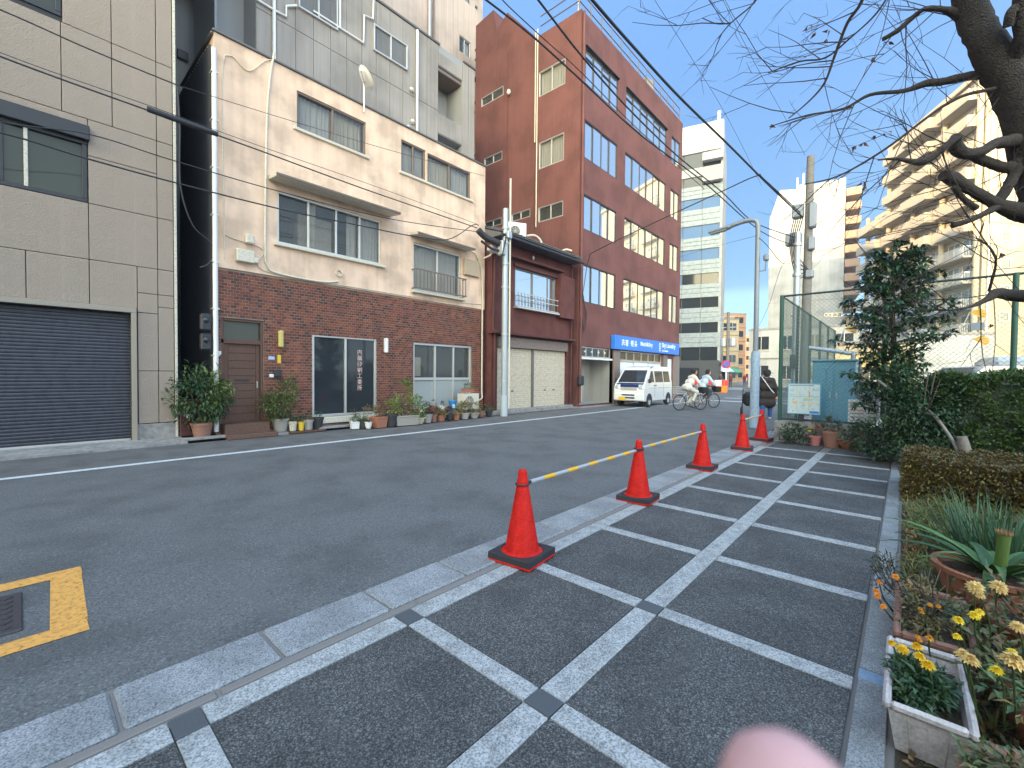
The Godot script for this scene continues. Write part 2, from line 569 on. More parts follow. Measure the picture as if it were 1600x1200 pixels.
	mat("truck_blue", Color(0.03, 0.06, 0.22), 0.4)
	mat("white_plastic_worn", Color(0.66, 0.6, 0.58), 0.5, {"tex": T.grime, "scale": 6.0, "detail": T.blotch, "dscale": 3.0})
	mat("stem_green", Color(0.12, 0.2, 0.04), 0.6, {"tex": T.grain, "scale": 8.0})
	mat("pot_pink", Color(0.5, 0.2, 0.2), 0.6)
	mat("leaf_glossy", Color(1, 1, 1), 0.28, {"vc": true, "back": Color(0.06, 0.1, 0.03)})
	mat("bark_dark", Color(0.085,0.066,0.056), 0.9, {"tex": T.grime, "scale": 3.0, "bump": T.rough, "high": 1.5})
	mat("pale_bark", Color(0.3, 0.27, 0.23), 0.85, {"tex": T.grain, "scale": 4.0})
	mat("cloth", Color(1, 1, 1), 0.85, {"vc": true})
	mat("black_cloth", Color(0.02, 0.02, 0.022), 0.9)
	mat("car_white", Color(0.78, 0.78, 0.77), 0.3, {"coat": 0.8})
	mat("headlight", Color(0.75, 0.78, 0.8), 0.1, {"coat": 1.0, "metal": 0.4})
	mat("trim_blue", Color(0.02, 0.035, 0.12), 0.3)
	mat("step_brown", Color(0.16, 0.085, 0.058), 0.7, {"tex": T.grime, "scale": 2.0})
	mat("green_glass", Color(0.055, 0.06, 0.045), 0.06, {"spec": 0.4})
	mat("fence_dark", Color(0.025, 0.05, 0.045), 0.5)
	M.map_print = map_material()
	mat("roof_tile", Color(0.12, 0.12, 0.13), 0.6, {"tex": T.grime, "scale": 3.0})


func slab(x0: float, x1: float, z0: float, z1: float, top: float, deep: float) -> Mb:
	var b := Mb.new()
	b.span(Vector3(x0, top - deep, z0), Vector3(x1, top, z1))
	return b


func sheet(x0: float, x1: float, z0: float, z1: float, y: float) -> Mb:
	var b := Mb.new()
	b.quad(Vector3(x0, y, z0), Vector3(x1, y, z0), Vector3(x1, y, z1), Vector3(x0, y, z1), Vector3.UP)
	return b


func ground() -> void:
	struct("ground", sheet(-450, 450, -500, 200, -0.012), M.concrete)
	struct("road", sheet(-9.0, -2.65, 60, -28, -0.004), M.asphalt)
	struct("crossroad", sheet(-120, 120, -28, -51, -0.004), M.asphalt)
	struct("road_shoulder", sheet(-10.75, -9.0, 60, -28, -0.004), M.old_asphalt)
	var far := Mb.new()
	var q := [Vector3(-11.5, -0.006, -51), Vector3(-4.2, -0.006, -51), Vector3(-72, -0.006, -300), Vector3(-79, -0.006, -300)]
	far.quad(q[0], q[1], q[2], q[3], Vector3.UP)
	struct("far_road", far, M.asphalt)
	struct("edge_line", sheet(-8.98, -8.83, 60, -26.3, 0.0), M.white_paint)
	var cw := struct("crosswalk", sheet(-9.0, -2.9, -34.2, -34.4, 0.0), M.white_paint)
	for i in 9:
		put("stripe", sheet(-9.0 + i * 0.9, -8.55 + i * 0.9, -46.0, -49.5, 0.0), M.white_paint, cw)
	put("stripe", sheet(-9.0, -2.9, -27.2, -27.65, 0.0), M.white_paint, cw)
	put("stripe", sheet(-9.0, -2.9, -31.2, -31.6, 0.0), M.white_paint, cw)
	# the orange frame round the hydrant lid
	var f := Mb.new()
	f.quad(Vector3(-4.53, 0, 1.1), Vector3(-4.38, 0, 1.1), Vector3(-4.38, 0, -0.29), Vector3(-4.53, 0, -0.29), Vector3.UP)
	f.quad(Vector3(-3.53, 0, 1.1), Vector3(-3.38, 0, 1.1), Vector3(-3.38, 0, -0.25), Vector3(-3.53, 0, -0.25), Vector3.UP)
	f.quad(Vector3(-4.38, 0, -0.13), Vector3(-3.53, 0, -0.1), Vector3(-3.53, 0, -0.255), Vector3(-4.38, 0, -0.285), Vector3.UP)
	struct("orange_marking", f, M.orange_paint)
	var lid := thing("manhole_cover", "dark iron hydrant lid inside the orange painted frame on the road", "manhole cover", Vector3(-3.95, 0, 0.55))
	var lb := Mb.new()
	lb.bev(Vector3(0, -0.006, 0), Vector3(0.62, 0.03, 1.1), 0.006)
	put("rim", lb, M.iron, lid)
	var lg := Mb.new()
	for i in 13:
		for k in 7:
			lg.box(Vector3(-0.24 + k * 0.08, 0.011, -0.48 + i * 0.08), Vector3(0.045, 0.006, 0.045), Basis(Vector3.UP, 0.78))
	put("tread", lg, M.iron, lid)
	# left kerbs and aprons
	var ap := Mb.new()
	ap.prism([Vector2(-10.72, -0.02), Vector2(-10.72, 0.035), Vector2(-11.3, 0.09), Vector2(-11.3, -0.02)], Vector3(0, 0, 40), Vector3.RIGHT, Vector3.UP, Vector3(0, 0, -42.25))
	struct("apron", ap, M.concrete)
	for k in 9:
		var s := Mb.new()
		s.bev(Vector3(-10.83, 0.03, -2.6 - k * 0.92), Vector3(0.16, 0.14, 0.9), 0.012)
		if k != 1 and k != 2:
			struct("apron_kerb", s, M.concrete)
	struct("left_gutter", slab(-11.2, -10.75, -2.25, -16.3, 0.05, 0.1), M.concrete)
	struct("left_gutter", slab(-10.9, -10.45, -16.3, -28, 0.03, 0.1), M.concrete)
	# right kerb, one stone after the other
	var kerb := struct("kerb", slab(-2.66, -2.2, 8, -26, 0.0, 0.1), M.joint)
	var z := 1.6
	for k in 44:
		var s := Mb.new()
		s.bev(Vector3(-2.475, -0.03, z - 0.31), Vector3(0.33, 0.1, 0.604), 0.014)
		put("kerb_stone", s, M.kerb_stone, kerb)
		z -= 0.62
	z = 1.55
	for k in 14:
		var s := Mb.new()
		s.bev(Vector3(-2.275, -0.035, z - 0.53), Vector3(0.05, 0.09, 1.05), 0.006)
		put("kerb_strip", s, M.joint, kerb)
		z -= 1.07
	# the forecourt: dark panels of exposed chips framed by pale stone strips
	var pave := struct("forecourt", slab(-2.24, 0.02, 6, -11.35, -0.012, 0.12), M.joint)
	var xs := [-2.17, -1.16, -0.145]
	var rows := []
	for k in 13:
		rows.append(1.71 - k * 1.08)
	for k in rows.size():
		var r: float = rows[k]
		for j in 2:
			var x0: float = xs[j] + 0.072
			var x1: float = xs[j + 1] - (0.072 if j == 0 else 0.01)
			if k < 12:
				var zt: float = rows[k + 1] + 0.058
				if k == 11:
					zt = -11.3
				put("paving_panel", panel(x0 + 0.003, x1 - 0.003, r - 0.058, zt, 0.004), M.chips, pave)
			if k < 12:
				put("paving_strip", panel(x0 + 0.002, x1 - 0.002, r + 0.055, r - 0.055, 0.007), M.strip_stone, pave)
		for j in 2:
			if k < 11:
				put("paving_strip", panel(xs[j] - 0.068, xs[j] + 0.068, r - 0.06, rows[k + 1] + 0.06, 0.006), M.strip_stone, pave)
			if k < 12:
				var dark: bool = k < 5
				put("paving_tile", panel(xs[j] - 0.068, xs[j] + 0.068, r + 0.056, r - 0.056, 0.007), M.dark_tile if dark else M.strip_stone, pave)
	var ed := struct("edging", slab(-0.15, 0.0, 6, -11.3, -0.01, 0.12), M.joint)
	var ez := 1.6
	for k in 13:
		put("edging_stone", panel(-0.14, -0.02 - 0.008 * (k % 2), ez - 0.05, ez - 1.03, 0.012), M.edging, ed)
		put("edging_tile", panel(-0.142, -0.02, ez + 0.05, ez - 0.045, 0.01), M.blue_tile if k == 4 else M.edging, ed)
		ez -= 1.08
	struct("planting_bed", slab(0.0, 12, 4, -11.3, -0.004, 0.2), M.soil)


func panel(x0: float, x1: float, z0: float, z1: float, top: float) -> Mb:
	var b := Mb.new()
	b.bev(Vector3((x0 + x1) / 2, top - 0.02, (z0 + z1) / 2), Vector3(absf(x1 - x0), 0.04, absf(z1 - z0)), 0.003)
	return b


func map_material() -> StandardMaterial3D:   # a printed street map: pale blocks, coloured roads, a blue corner
	var m := StandardMaterial3D.new()
	m.resource_name = "map_print"
	m.roughness = 0.35
	var im := Image.create(128, 144, false, Image.FORMAT_RGB8)
	im.fill(Color(0.74, 0.82, 0.85))
	for k in 90:
		var x := rng.randi() % 120
		var y := 14 + rng.randi() % 120
		im.fill_rect(Rect2i(x, y, 4 + rng.randi() % 10, 3 + rng.randi() % 8), Color(0.62, 0.7, 0.74).lerp(Color(0.8, 0.84, 0.8), rng.randf()))
	for q in [[34, 10, 2, 124, Color(0.85, 0.72, 0.55)], [84, 10, 3, 120, Color(0.84, 0.68, 0.55)], [4, 60, 120, 2, Color(0.5, 0.6, 0.68)], [4, 92, 120, 3, Color(0.85, 0.76, 0.6)], [84, 38, 4, 22, Color(0.75, 0.45, 0.5)], [18, 84, 18, 10, Color(0.86, 0.7, 0.5)], [60, 70, 40, 10, Color(0.68, 0.76, 0.6)], [4, 4, 100, 4, Color(0.45, 0.52, 0.58)], [88, 130, 38, 12, Color(0.2, 0.5, 0.85)]]:
		im.fill_rect(Rect2i(q[0], q[1], q[2], q[3]), q[4])
	m.albedo_texture = ImageTexture.create_from_image(im)
	return m


# ---------- facades: inside a building's node u runs along the street, v up, w out towards the street
const ALONG := Basis(Vector3(0, 0, -1), Vector3(0, 1, 0), Vector3(1, 0, 0))


func wall(u0: float, v0: float, u1: float, v1: float, holes := [], w := 0.0, deep := 0.12) -> Mb:
	var b := Mb.new()
	var us := [u0, u1]
	var vs := [v0, v1]
	for h in holes:
		for k in [0, 2]:
			us.append(clampf(h[k], u0, u1))
			vs.append(clampf(h[k + 1], v0, v1))
	us.sort()
	vs.sort()
	for i in us.size() - 1:
		for j in vs.size() - 1:
			if us[i + 1] - us[i] < 0.001 or vs[j + 1] - vs[j] < 0.001:
				continue
			var cu: float = (us[i] + us[i + 1]) / 2
			var cv: float = (vs[j] + vs[j + 1]) / 2
			var open := false
			for h in holes:
				if cu > h[0] and cu < h[2] and cv > h[1] and cv < h[3]:
					open = true
			if not open:
				b.quad(Vector3(us[i], vs[j], w), Vector3(us[i + 1], vs[j], w), Vector3(us[i + 1], vs[j + 1], w), Vector3(us[i], vs[j + 1], w), Vector3.BACK)
	for h in holes:
		var a := Vector3(h[0], h[1], w)
		var c := Vector3(h[2], h[3], w)
		var d := Vector3(0, 0, -deep)
		b.quad(a, Vector3(c.x, a.y, w), Vector3(c.x, a.y, w) + d, a + d, Vector3.UP)
		b.quad(Vector3(a.x, c.y, w), c, c + d, Vector3(a.x, c.y, w) + d, Vector3.DOWN)
		b.quad(a, Vector3(a.x, c.y, w), Vector3(a.x, c.y, w) + d, a + d, Vector3.RIGHT)
		b.quad(c, Vector3(c.x, a.y, w), Vector3(c.x, a.y, w) + d, c + d, Vector3.LEFT)
	return b


func body(b: Mb, u0: float, v0: float, u1: float, v1: float, w0: float, w1: float) -> void:   # the other faces of a block behind its front at w1
	b.quad(Vector3(u0, v0, w0), Vector3(u0, v1, w0), Vector3(u0, v1, w1), Vector3(u0, v0, w1), Vector3.LEFT)
	b.quad(Vector3(u1, v0, w0), Vector3(u1, v1, w0), Vector3(u1, v1, w1), Vector3(u1, v0, w1), Vector3.RIGHT)
	b.quad(Vector3(u0, v0, w0), Vector3(u1, v0, w0), Vector3(u1, v1, w0), Vector3(u0, v1, w0), Vector3.FORWARD)
	b.quad(Vector3(u0, v1, w0), Vector3(u1, v1, w0), Vector3(u1, v1, w1), Vector3(u0, v1, w1), Vector3.UP)


func bar(b: Mb, u0: float, v0: float, u1: float, v1: float, w: float, t: float) -> void:
	b.bev(Vector3((u0 + u1) / 2, (v0 + v1) / 2, w), Vector3(u1 - u0, v1 - v0, t), 0.006)


func window(p: Node3D, u0: float, v0: float, u1: float, v1: float, w: float, o := {}) -> MeshInstance3D:
	# o: cols, rows (heights of rails above v0), frame, pane, bar, curtain (share covered from the left), back
	var b := Mb.new()
	var t: float = o.get("bar", 0.045)
	var fm: Material = o.get("frame", M.bronze)
	bar(b, u0, v0, u1, v0 + t, w, 0.09)
	bar(b, u0, v1 - t, u1, v1, w, 0.09)
	bar(b, u0, v0 + t, u0 + t, v1 - t, w, 0.088)
	bar(b, u1 - t, v0 + t, u1, v1 - t, w, 0.088)
	var cols: int = o.get("cols", 2)
	var cut: Array = o.get("cuts", [])
	if cut.is_empty():
		for i in range(1, cols):
			cut.append(float(i) / cols)
	var edges := [u0 + t]
	for k in cut:
		var x := lerpf(u0, u1, k)
		bar(b, x - t * 0.5, v0 + t, x + t * 0.5, v1 - t, w, 0.07)
		edges.append(x)
	edges.append(u1 - t)
	var rails: Array = o.get("rails", [])
	var lv := [v0 + t]
	for r in rails:
		bar(b, u0 + t, r - t * 0.6, u1 - t, r + t * 0.6, w, 0.066)
		lv.append(r)
	lv.append(v1 - t)
	var win := put(o.get("called", "window"), b, fm, p, o.get("label", ""))
	for j in lv.size() - 1:
		for i in edges.size() - 1:
			var g := Mb.new()
			var dw: float = w - 0.012 if i % 2 == 0 else w + 0.01
			g.quad(Vector3(edges[i], lv[j], dw), Vector3(edges[i + 1], lv[j], dw), Vector3(edges[i + 1], lv[j + 1], dw), Vector3(edges[i], lv[j + 1], dw), Vector3.BACK)
			var pm: Material = o.get("pane", M.pane)
			if j == 0 and o.has("low_pane"):
				pm = o.low_pane
			put("pane", g, pm, win)
	if o.get("room", true):
		var r := Mb.new()
		var d: float = o.get("room_deep", 0.7)
		var a := Vector3(u0, v0, w - 0.05)
		var c := Vector3(u1, v1, w - 0.05 - d)
		r.quad(Vector3(a.x, a.y, c.z), Vector3(c.x, a.y, c.z), c, Vector3(a.x, c.y, c.z), Vector3.BACK)
		r.quad(a, Vector3(a.x, a.y, c.z), Vector3(c.x, a.y, c.z), Vector3(c.x, a.y, a.z), Vector3.UP)
		r.quad(Vector3(a.x, c.y, a.z), Vector3(a.x, c.y, c.z), c, Vector3(c.x, c.y, a.z), Vector3.DOWN)
		r.quad(a, Vector3(a.x, c.y, a.z), Vector3(a.x, c.y, c.z), Vector3(a.x, a.y, c.z), Vector3.RIGHT)
		r.quad(Vector3(c.x, a.y, a.z), Vector3(c.x, c.y, a.z), c, Vector3(c.x, a.y, c.z), Vector3.LEFT)
		put("interior", r, o.get("back", M.dark_gap), win)  # shallow box coloured dark in place of an unlit room
	for k in o.get("curtains", []):   # each [from, to, material] as shares of the width
		put("curtain", curtain(lerpf(u0, u1, k[0]), v0 + 0.02, lerpf(u0, u1, k[1]), v1 - 0.03, w - 0.12), k[2], win)
	return win


func curtain(u0: float, v0: float, u1: float, v1: float, w: float) -> Mb:
	var b := Mb.new()
	var n := maxi(8, int((u1 - u0) / 0.03))
	var prev := Vector2.ZERO
	var ph := rng.randf() * 6
	for i in n + 1:
		var u := lerpf(u0, u1, float(i) / n)
		var d := w + 0.022 * sin(u * 52 + ph + sin(u * 13) * 1.4)
		if i > 0:
			b.quad(Vector3(prev.x, v0, prev.y), Vector3(u, v0, d), Vector3(u, v1, d), Vector3(prev.x, v1, prev.y), Vector3.BACK)
		prev = Vector2(u, d)
	return b


func slats(p: Node3D, u0: float, v0: float, u1: float, v1: float, w: float, pitch: float, m: Material) -> Node3D:   # roller shutter, slat by slat
	var one := Mb.new()
	var k := pitch * 0.5
	var prof := [Vector2(0, -k), Vector2(0.012, -k * 0.86), Vector2(0.016, 0), Vector2(0.012, k * 0.72), Vector2(0.0, k * 0.8), Vector2(-0.004, k)]
	for i in prof.size() - 1:
		var a: Vector2 = prof[i]
		var c: Vector2 = prof[i + 1]
		one.quad(Vector3(u0, a.y, a.x), Vector3(u1, a.y, a.x), Vector3(u1, c.y, c.x), Vector3(u0, c.y, c.x), Vector3(0, a.x - c.x, c.y - a.y))
	var me := one.done()
	var back := Mb.new()
	back.quad(Vector3(u0, v0, w - 0.02), Vector3(u1, v0, w - 0.02), Vector3(u1, v1, w - 0.02), Vector3(u0, v1, w - 0.02), Vector3.BACK)
	var sh := put("shutter", back, M.dark_gap, p)
	var v := v0 + k
	while v + k <= v1 + 0.01:
		var o := put("slat", me, m, sh)
		o.position = Vector3(0, v, w)
		v += pitch
	return sh


func pipe(called: String, pts: Array, r: float, m: Material, p: Node = null, label := "") -> MeshInstance3D:
	var b := Mb.new()
	b.tube(pts, r, 8)
	return put(called, b, m, p, label)


func smooth(pts: Array, steps := 6) -> Array:   # a rounded line through the points
	var o := []
	for i in pts.size() - 1:
		var p0: Vector3 = pts[maxi(i - 1, 0)]
		var p1: Vector3 = pts[i]
		var p2: Vector3 = pts[i + 1]
		var p3: Vector3 = pts[mini(i + 2, pts.size() - 1)]
		for k in steps:
			o.append(p1.cubic_interpolate(p2, p0, p3, float(k) / steps))
	o.append(pts[-1])
	return o


func plain_block(called: String, label: String, at: Vector3, size: Vector3, m: Material, turn := 0.0) -> void:
	var t := thing(called, label, "building", at, Basis(Vector3.UP, turn))
	var b := Mb.new()
	b.box(Vector3(0, size.y / 2, 0), size)
	put("wall", b, m, t)
	var r := Mb.new()
	r.box(Vector3(0, size.y + 0.15, 0), Vector3(size.x + 0.1, 0.3, size.z + 0.1))
	put("parapet", r, M.concrete, t)


func ac_unit(p: Vector3, bs: Basis, s: Vector3, label: String, fans := 1, m: Material = null) -> Node3D:   # s: width, height, depth; the grille faces +z
	var t := thing("air_conditioner", label, "air conditioner", p, bs)
	var b := Mb.new()
	b.bev(Vector3(0, s.y / 2 + 0.06, 0), s, 0.015)
	put("case", b, M.white_plastic if m == null else m, t)
	var g := Mb.new()
	for k in fans:
		var cy: float = 0.06 + s.y * (0.5 if fans == 1 else (0.27 + 0.46 * k))
		var r: float = minf(s.y / fans, s.x * 0.62) * 0.42
		var cx := -s.x * 0.12
		for q in 7:
			var rr := r * (q + 1) / 7.0
			var pts := []
			for a in 25:
				pts.append(Vector3(cx + cos(TAU * a / 24) * rr, cy + sin(TAU * a / 24) * rr, s.z / 2 + 0.015))
			g.tube(pts, 0.005, 4, false)
		for a in 4:
			g.box(Vector3(cx, cy, s.z / 2 + 0.02), Vector3(r * 2, 0.01, 0.008), Basis(Vector3(0, 0, 1), PI * a / 4))
		var d := Mb.new()
		d.lathe([Vector2(0, s.z / 2 + 0.003), Vector2(r, s.z / 2 + 0.003), Vector2(r * 1.02, s.z / 2)], 20, Vector3(cx, cy, 0), Basis(Vector3(1, 0, 0), PI / 2))
		d = Mb.new()
		for a in 20:
			var a0 := TAU * a / 20
			var a1 := TAU * (a + 1) / 20
			d.tri(Vector3(cx, cy, s.z / 2 + 0.003), Vector3(cx + cos(a0) * r, cy + sin(a0) * r, s.z / 2 + 0.003), Vector3(cx + cos(a1) * r, cy + sin(a1) * r, s.z / 2 + 0.003), Vector3.BACK)
		put("fan_opening", d, M.black_metal, t)
	put("grille", g, M.cream_plastic, t)
	var f := Mb.new()
	f.box(Vector3(-s.x * 0.35, 0.03, 0), Vector3(0.08, 0.06, s.z * 1.1))
	f.box(Vector3(s.x * 0.35, 0.03, 0), Vector3(0.08, 0.06, s.z * 1.1))
	put("foot", f, M.alu_dark, t)
	return t


func left_row() -> void:
	building_a()
	building_c()
	building_d()
	building_f()
	building_g()
	# the white house seen through the gap and the tall peach block
	var h := thing("white_house", "white rendered house glimpsed through the narrow gap behind the cream building", "building", Vector3(-17.6, 0, 0), ALONG)
	var b := wall(2.0, 0, 9.0, 13.6)
	body(b, 2.0, 0, 9.0, 13.6, -1, 0)
	put("wall", b, M.white_wall, h)
	var r := Mb.new()
	r.span(Vector3(1.8, 13.6, -1.2), Vector3(9.2, 13.85, 0.5))
	put("roof", r, M.panel_grey, h)
	var q := Mb.new()
	q.bev(Vector3(3.62, 11.6, 0.05), Vector3(0.3, 0.3, 0.1), 0.03)
	put("vent_hood", q, M.alu_dark, h)
	var e := thing("apartment_tower", "tall peach rendered tower with small windows behind the grey clad building", "building", Vector3(-19, 0, 0), ALONG)
	var holes := []
	for k in 7:
		holes.append([16.6, 13.5 + k * 3.0, 17.45, 14.4 + k * 3.0])
	b = wall(8.5, 0, 18.4, 33, holes)  # top out of view, height set to shade the facades beyond
	body(b, 8.5, 0, 18.4, 33, -14, 0)
	put("wall", b, M.peach, e)
	for k in 7:
		window(e, 16.6, 13.5 + k * 3.0, 17.45, 14.4 + k * 3.0, -0.08, {"cols": 2, "frame": M.alu, "pane": M.pane_grey, "curtains": [[0.5, 1.0, M.curtain_white]]})
		for j in 2:
			var c := Mb.new()
			c.ball(Vector3(17.85, 14.2 + k * 3.0 - j * 0.55, 0.02), Vector3(0.09, 0.09, 0.08))
			put("vent_cap", c, M.alu_dark, e)
	pipe("downpipe", [Vector3(14.45, 10, 0.1), Vector3(14.45, 33, 0.1)], 0.09, M.alu, e)
	pipe("downpipe", [Vector3(14.72, 10, 0.1), Vector3(14.72, 33, 0.1)], 0.05, M.bronze, e)
	# unseen blocks out of view, placed to shade the street and the far facades
	plain_block("unseen_block", "plain unseen block beyond the left edge of the view, placed to shade the street", Vector3(-19.4, 0, 24), Vector3(16, 26, 31), M.panel_grey)
	plain_block("unseen_block", "second plain unseen block far behind the camera, placed to shade the street", Vector3(-19.4, 0, 56), Vector3(16, 28, 30), M.white_wall)
	plain_block("unseen_block", "tall unseen block behind the peach tower, placed to shade the banded office tower", Vector3(-43, 0, -15), Vector3(18, 40, 22), M.panel_grey)
	plain_block("unseen_block", "broad pale unseen block behind the camera, placed to shade the forecourt", Vector3(13, 0, 27), Vector3(30, 13, 26), M.white_wall)


func building_a() -> void:
	var t := thing("shop_house", "beige stone panelled building with a dark roller shutter and dark framed windows", "building", Vector3(-11.3, 0, 0), ALONG)
	var top := 34.0  # upper storeys out of view, height set to shade the flats and side walls
	var holes := [[-4.0, 0.06, 1.47, 2.58], [-2.2, 4.54, 0.88, 5.86], [-2.2, 7.72, 0.57, 9.2]]
	var b := wall(-8.3, 0, 2.2, top, holes, -0.03, 0.2)
	body(b, -8.3, 0, 2.2, top, -16, -0.03)
	put("wall", b, M.dark_gap, t)
	var ps := []
	for r in [[0.4, 1.45], [1.45, 2.74], [2.74, 2.99], [2.99, 3.5], [3.5, 4.53], [4.53, 6.06], [6.06, 7.62], [7.62, 9.0], [9.0, 10.6], [10.6, 12.4], [12.4, 14.2], [14.2, 16.0]]:
		ps.append([1.89, r[0], 2.15, r[1]])
	for r in [[0.4, 1.45], [1.45, 2.6], [2.6, 2.99], [2.99, 3.5]]:
		ps.append([1.57, r[0], 1.89, r[1]])
	ps.append_array([[0.89, 2.68, 1.57, 3.5], [0.1, 2.68, 0.89, 3.5], [-1.0, 2.68, 0.1, 3.5], [-2.2, 2.68, -1.0, 3.5], [-8.3, 2.68, -2.2, 3.5]])
	ps.append_array([[0.89, 3.5, 1.89, 4.53], [-0.9, 3.5, 0.89, 4.53], [-2.2, 3.5, -0.9, 4.53], [-8.3, 3.5, -2.2, 4.53]])
	ps.append_array([[0.89, 4.53, 1.89, 5.4], [0.89, 5.4, 1.89, 6.06], [-8.3, 4.53, -2.2, 6.06], [-2.2, 5.87, -0.6, 6.06], [-0.6, 5.87, 0.89, 6.06]])
	ps.append_array([[1.23, 6.06, 1.89, 7.62], [0.56, 6.06, 1.23, 7.62], [-1.0, 6.06, 0.56, 7.62], [-2.2, 6.06, -1.0, 7.62], [-8.3, 6.06, -2.2, 7.62], [1.23, 7.62, 1.89, 9.0], [0.58, 7.62, 1.23, 9.0], [-8.3, 7.62, -2.2, 9.0]])
	for r in [[9.0, 10.6], [10.6, 12.4], [12.4, 14.2], [14.2, 16.0]]:
		for c in [[1.0, 1.89], [0.0, 1.0], [-1.2, 0.0], [-8.3, -1.2]]:
			if r[0] == 9.0:
				ps.append([c[0], 9.22, c[1], r[1]])
			else:
				ps.append([c[0], r[0], c[1], r[1]])
	for q in ps:
		var m := Mb.new()
		m.bev(Vector3((q[0] + q[2]) / 2, (q[1] + q[3]) / 2, -0.005), Vector3(q[2] - q[0] - 0.012, q[3] - q[1] - 0.012, 0.03), 0.006)
		put("panel", m, M.siding, t)
	var base := Mb.new()
	base.bev(Vector3(1.83, 0.2, 0.0), Vector3(0.66, 0.38, 0.05), 0.008)
	put("plinth", base, M.concrete, t)
	var tr := Mb.new()
	tr.bev(Vector3(2.18, 8, 0.005), Vector3(0.045, 16, 0.05), 0.004)
	put("corner_trim", tr, M.cream_plastic, t)
	# shutter in its frame
	var f := Mb.new()
	bar(f, -4.0, 2.58, 1.55, 2.68, 0.02, 0.08)
	bar(f, 1.47, 0.06, 1.55, 2.58, 0.02, 0.078)
	put("shutter_frame", f, M.frame_beige, t)
	var sl := slats(t, -4.0, 0.12, 1.47, 2.58, -0.16, 0.0625, M.shutter_dark)
	var br := Mb.new()
	br.bev(Vector3(-1.27, 0.09, -0.15), Vector3(5.48, 0.055, 0.05), 0.005)
	put("bottom_rail", br, M.alu, sl)
	# windows with box heads for their shutters
	for w in [[4.54, 5.86], [7.72, 9.2]]:
		var e := 0.88 if w[0] < 5 else 0.57
		window(t, -2.2, w[0], e, w[1] - 0.2, -0.05, {"cuts": [0.36, 0.66], "frame": M.black_metal, "bar": 0.07, "pane": M.green_glass, "room": false})
		var hd := Mb.new()
		hd.bev(Vector3((e - 2.2) / 2, w[1] - 0.08, 0.02), Vector3(e + 2.26, 0.26, 0.16), 0.01)
		put("shutter_box", hd, M.black_metal, t)
		var lat := Mb.new()
		lat.bev(Vector3(0.12, w[0] + 0.55, -0.02), Vector3(0.05, 1.0, 0.03), 0.005)
		put("window_stile", lat, M.cream_plastic, t)


func bricks(t: Node3D, holes: Array, u0: float, u1: float, v0: float, v1: float) -> void:
	var pal := [Color(0.2, 0.052, 0.028), Color(0.16, 0.042, 0.026), Color(0.24, 0.07, 0.034), Color(0.12, 0.034, 0.024), Color(0.07, 0.026, 0.022), Color(0.21, 0.056, 0.03), Color(0.17, 0.05, 0.03)]
	var lw := 0.119
	var hh := 0.0675
	var near := []
	var rest := Mb.new()
	var made := {}
	var row := 0
	var v := v0
	while v + hh <= v1 + 0.001:
		var u := u0 - (lw / 2 if row % 2 else 0.0)
		while u < u1 - 0.01:
			var spans := [[maxf(u, u0), minf(u + lw, u1)]]
			for h in holes:
				if v + hh * 0.5 > h[1] and v + hh * 0.5 < h[3]:
					var nx := []
					for s in spans:
						if s[1] <= h[0] or s[0] >= h[2]:
							nx.append(s)
						else:
							if s[0] < h[0]: nx.append([s[0], h[0]])
							if s[1] > h[2]: nx.append([h[2], s[1]])
					spans = nx
			for s in spans:
				var l: float = s[1] - s[0] - 0.011
				if l < 0.02:
					continue
				var p := Vector3((s[0] + s[1]) / 2, v + hh / 2, -0.004 + rng.randf() * 0.003)
				var cc: Color = pal[rng.randi() % 7] * rng.randf_range(0.85, 1.2)
				var full := l > lw - 0.013
				if full and near.size() < 290 and v > 0.9 and v < 3.0 and u < 4.6:
					near.append([p, rng.randi() % 10])
				else:
					rest.col = cc
					rest.bev(p, Vector3(l, hh - 0.012, 0.02), 0.003)
			u += lw
		v += hh
		row += 1
	put("brickwork", rest, M.brick, t, "", "stuff")
	for k in 10:
		var m := Mb.new()
		m.col = pal[k % 7] * (0.9 + 0.04 * k)
		m.bev(Vector3.ZERO, Vector3(lw - 0.011, hh - 0.012, 0.02), 0.003)
		made[k] = m.done()
	for q in near:
		var o := put("brick", made[q[1]], M.brick, t)
		o.position = q[0]


func canopy(t: Node3D, u0: float, u1: float, v: float, out: float) -> void:
	var c := Mb.new()
	c.prism([Vector2(0, 0), Vector2(out, -0.06), Vector2(out, 0.0), Vector2(0, 0.1)], Vector3(u0, v, 0), Vector3(0, 0, 1), Vector3.UP, Vector3(u1 - u0, 0, 0))
	var o := put("canopy", c, M.cream_plastic, t)
	var e := Mb.new()
	e.bev(Vector3((u0 + u1) / 2, v - 0.02, out + 0.012), Vector3(u1 - u0 + 0.03, 0.06, 0.03), 0.006)
	put("edge_strip", e, M.bronze, o)


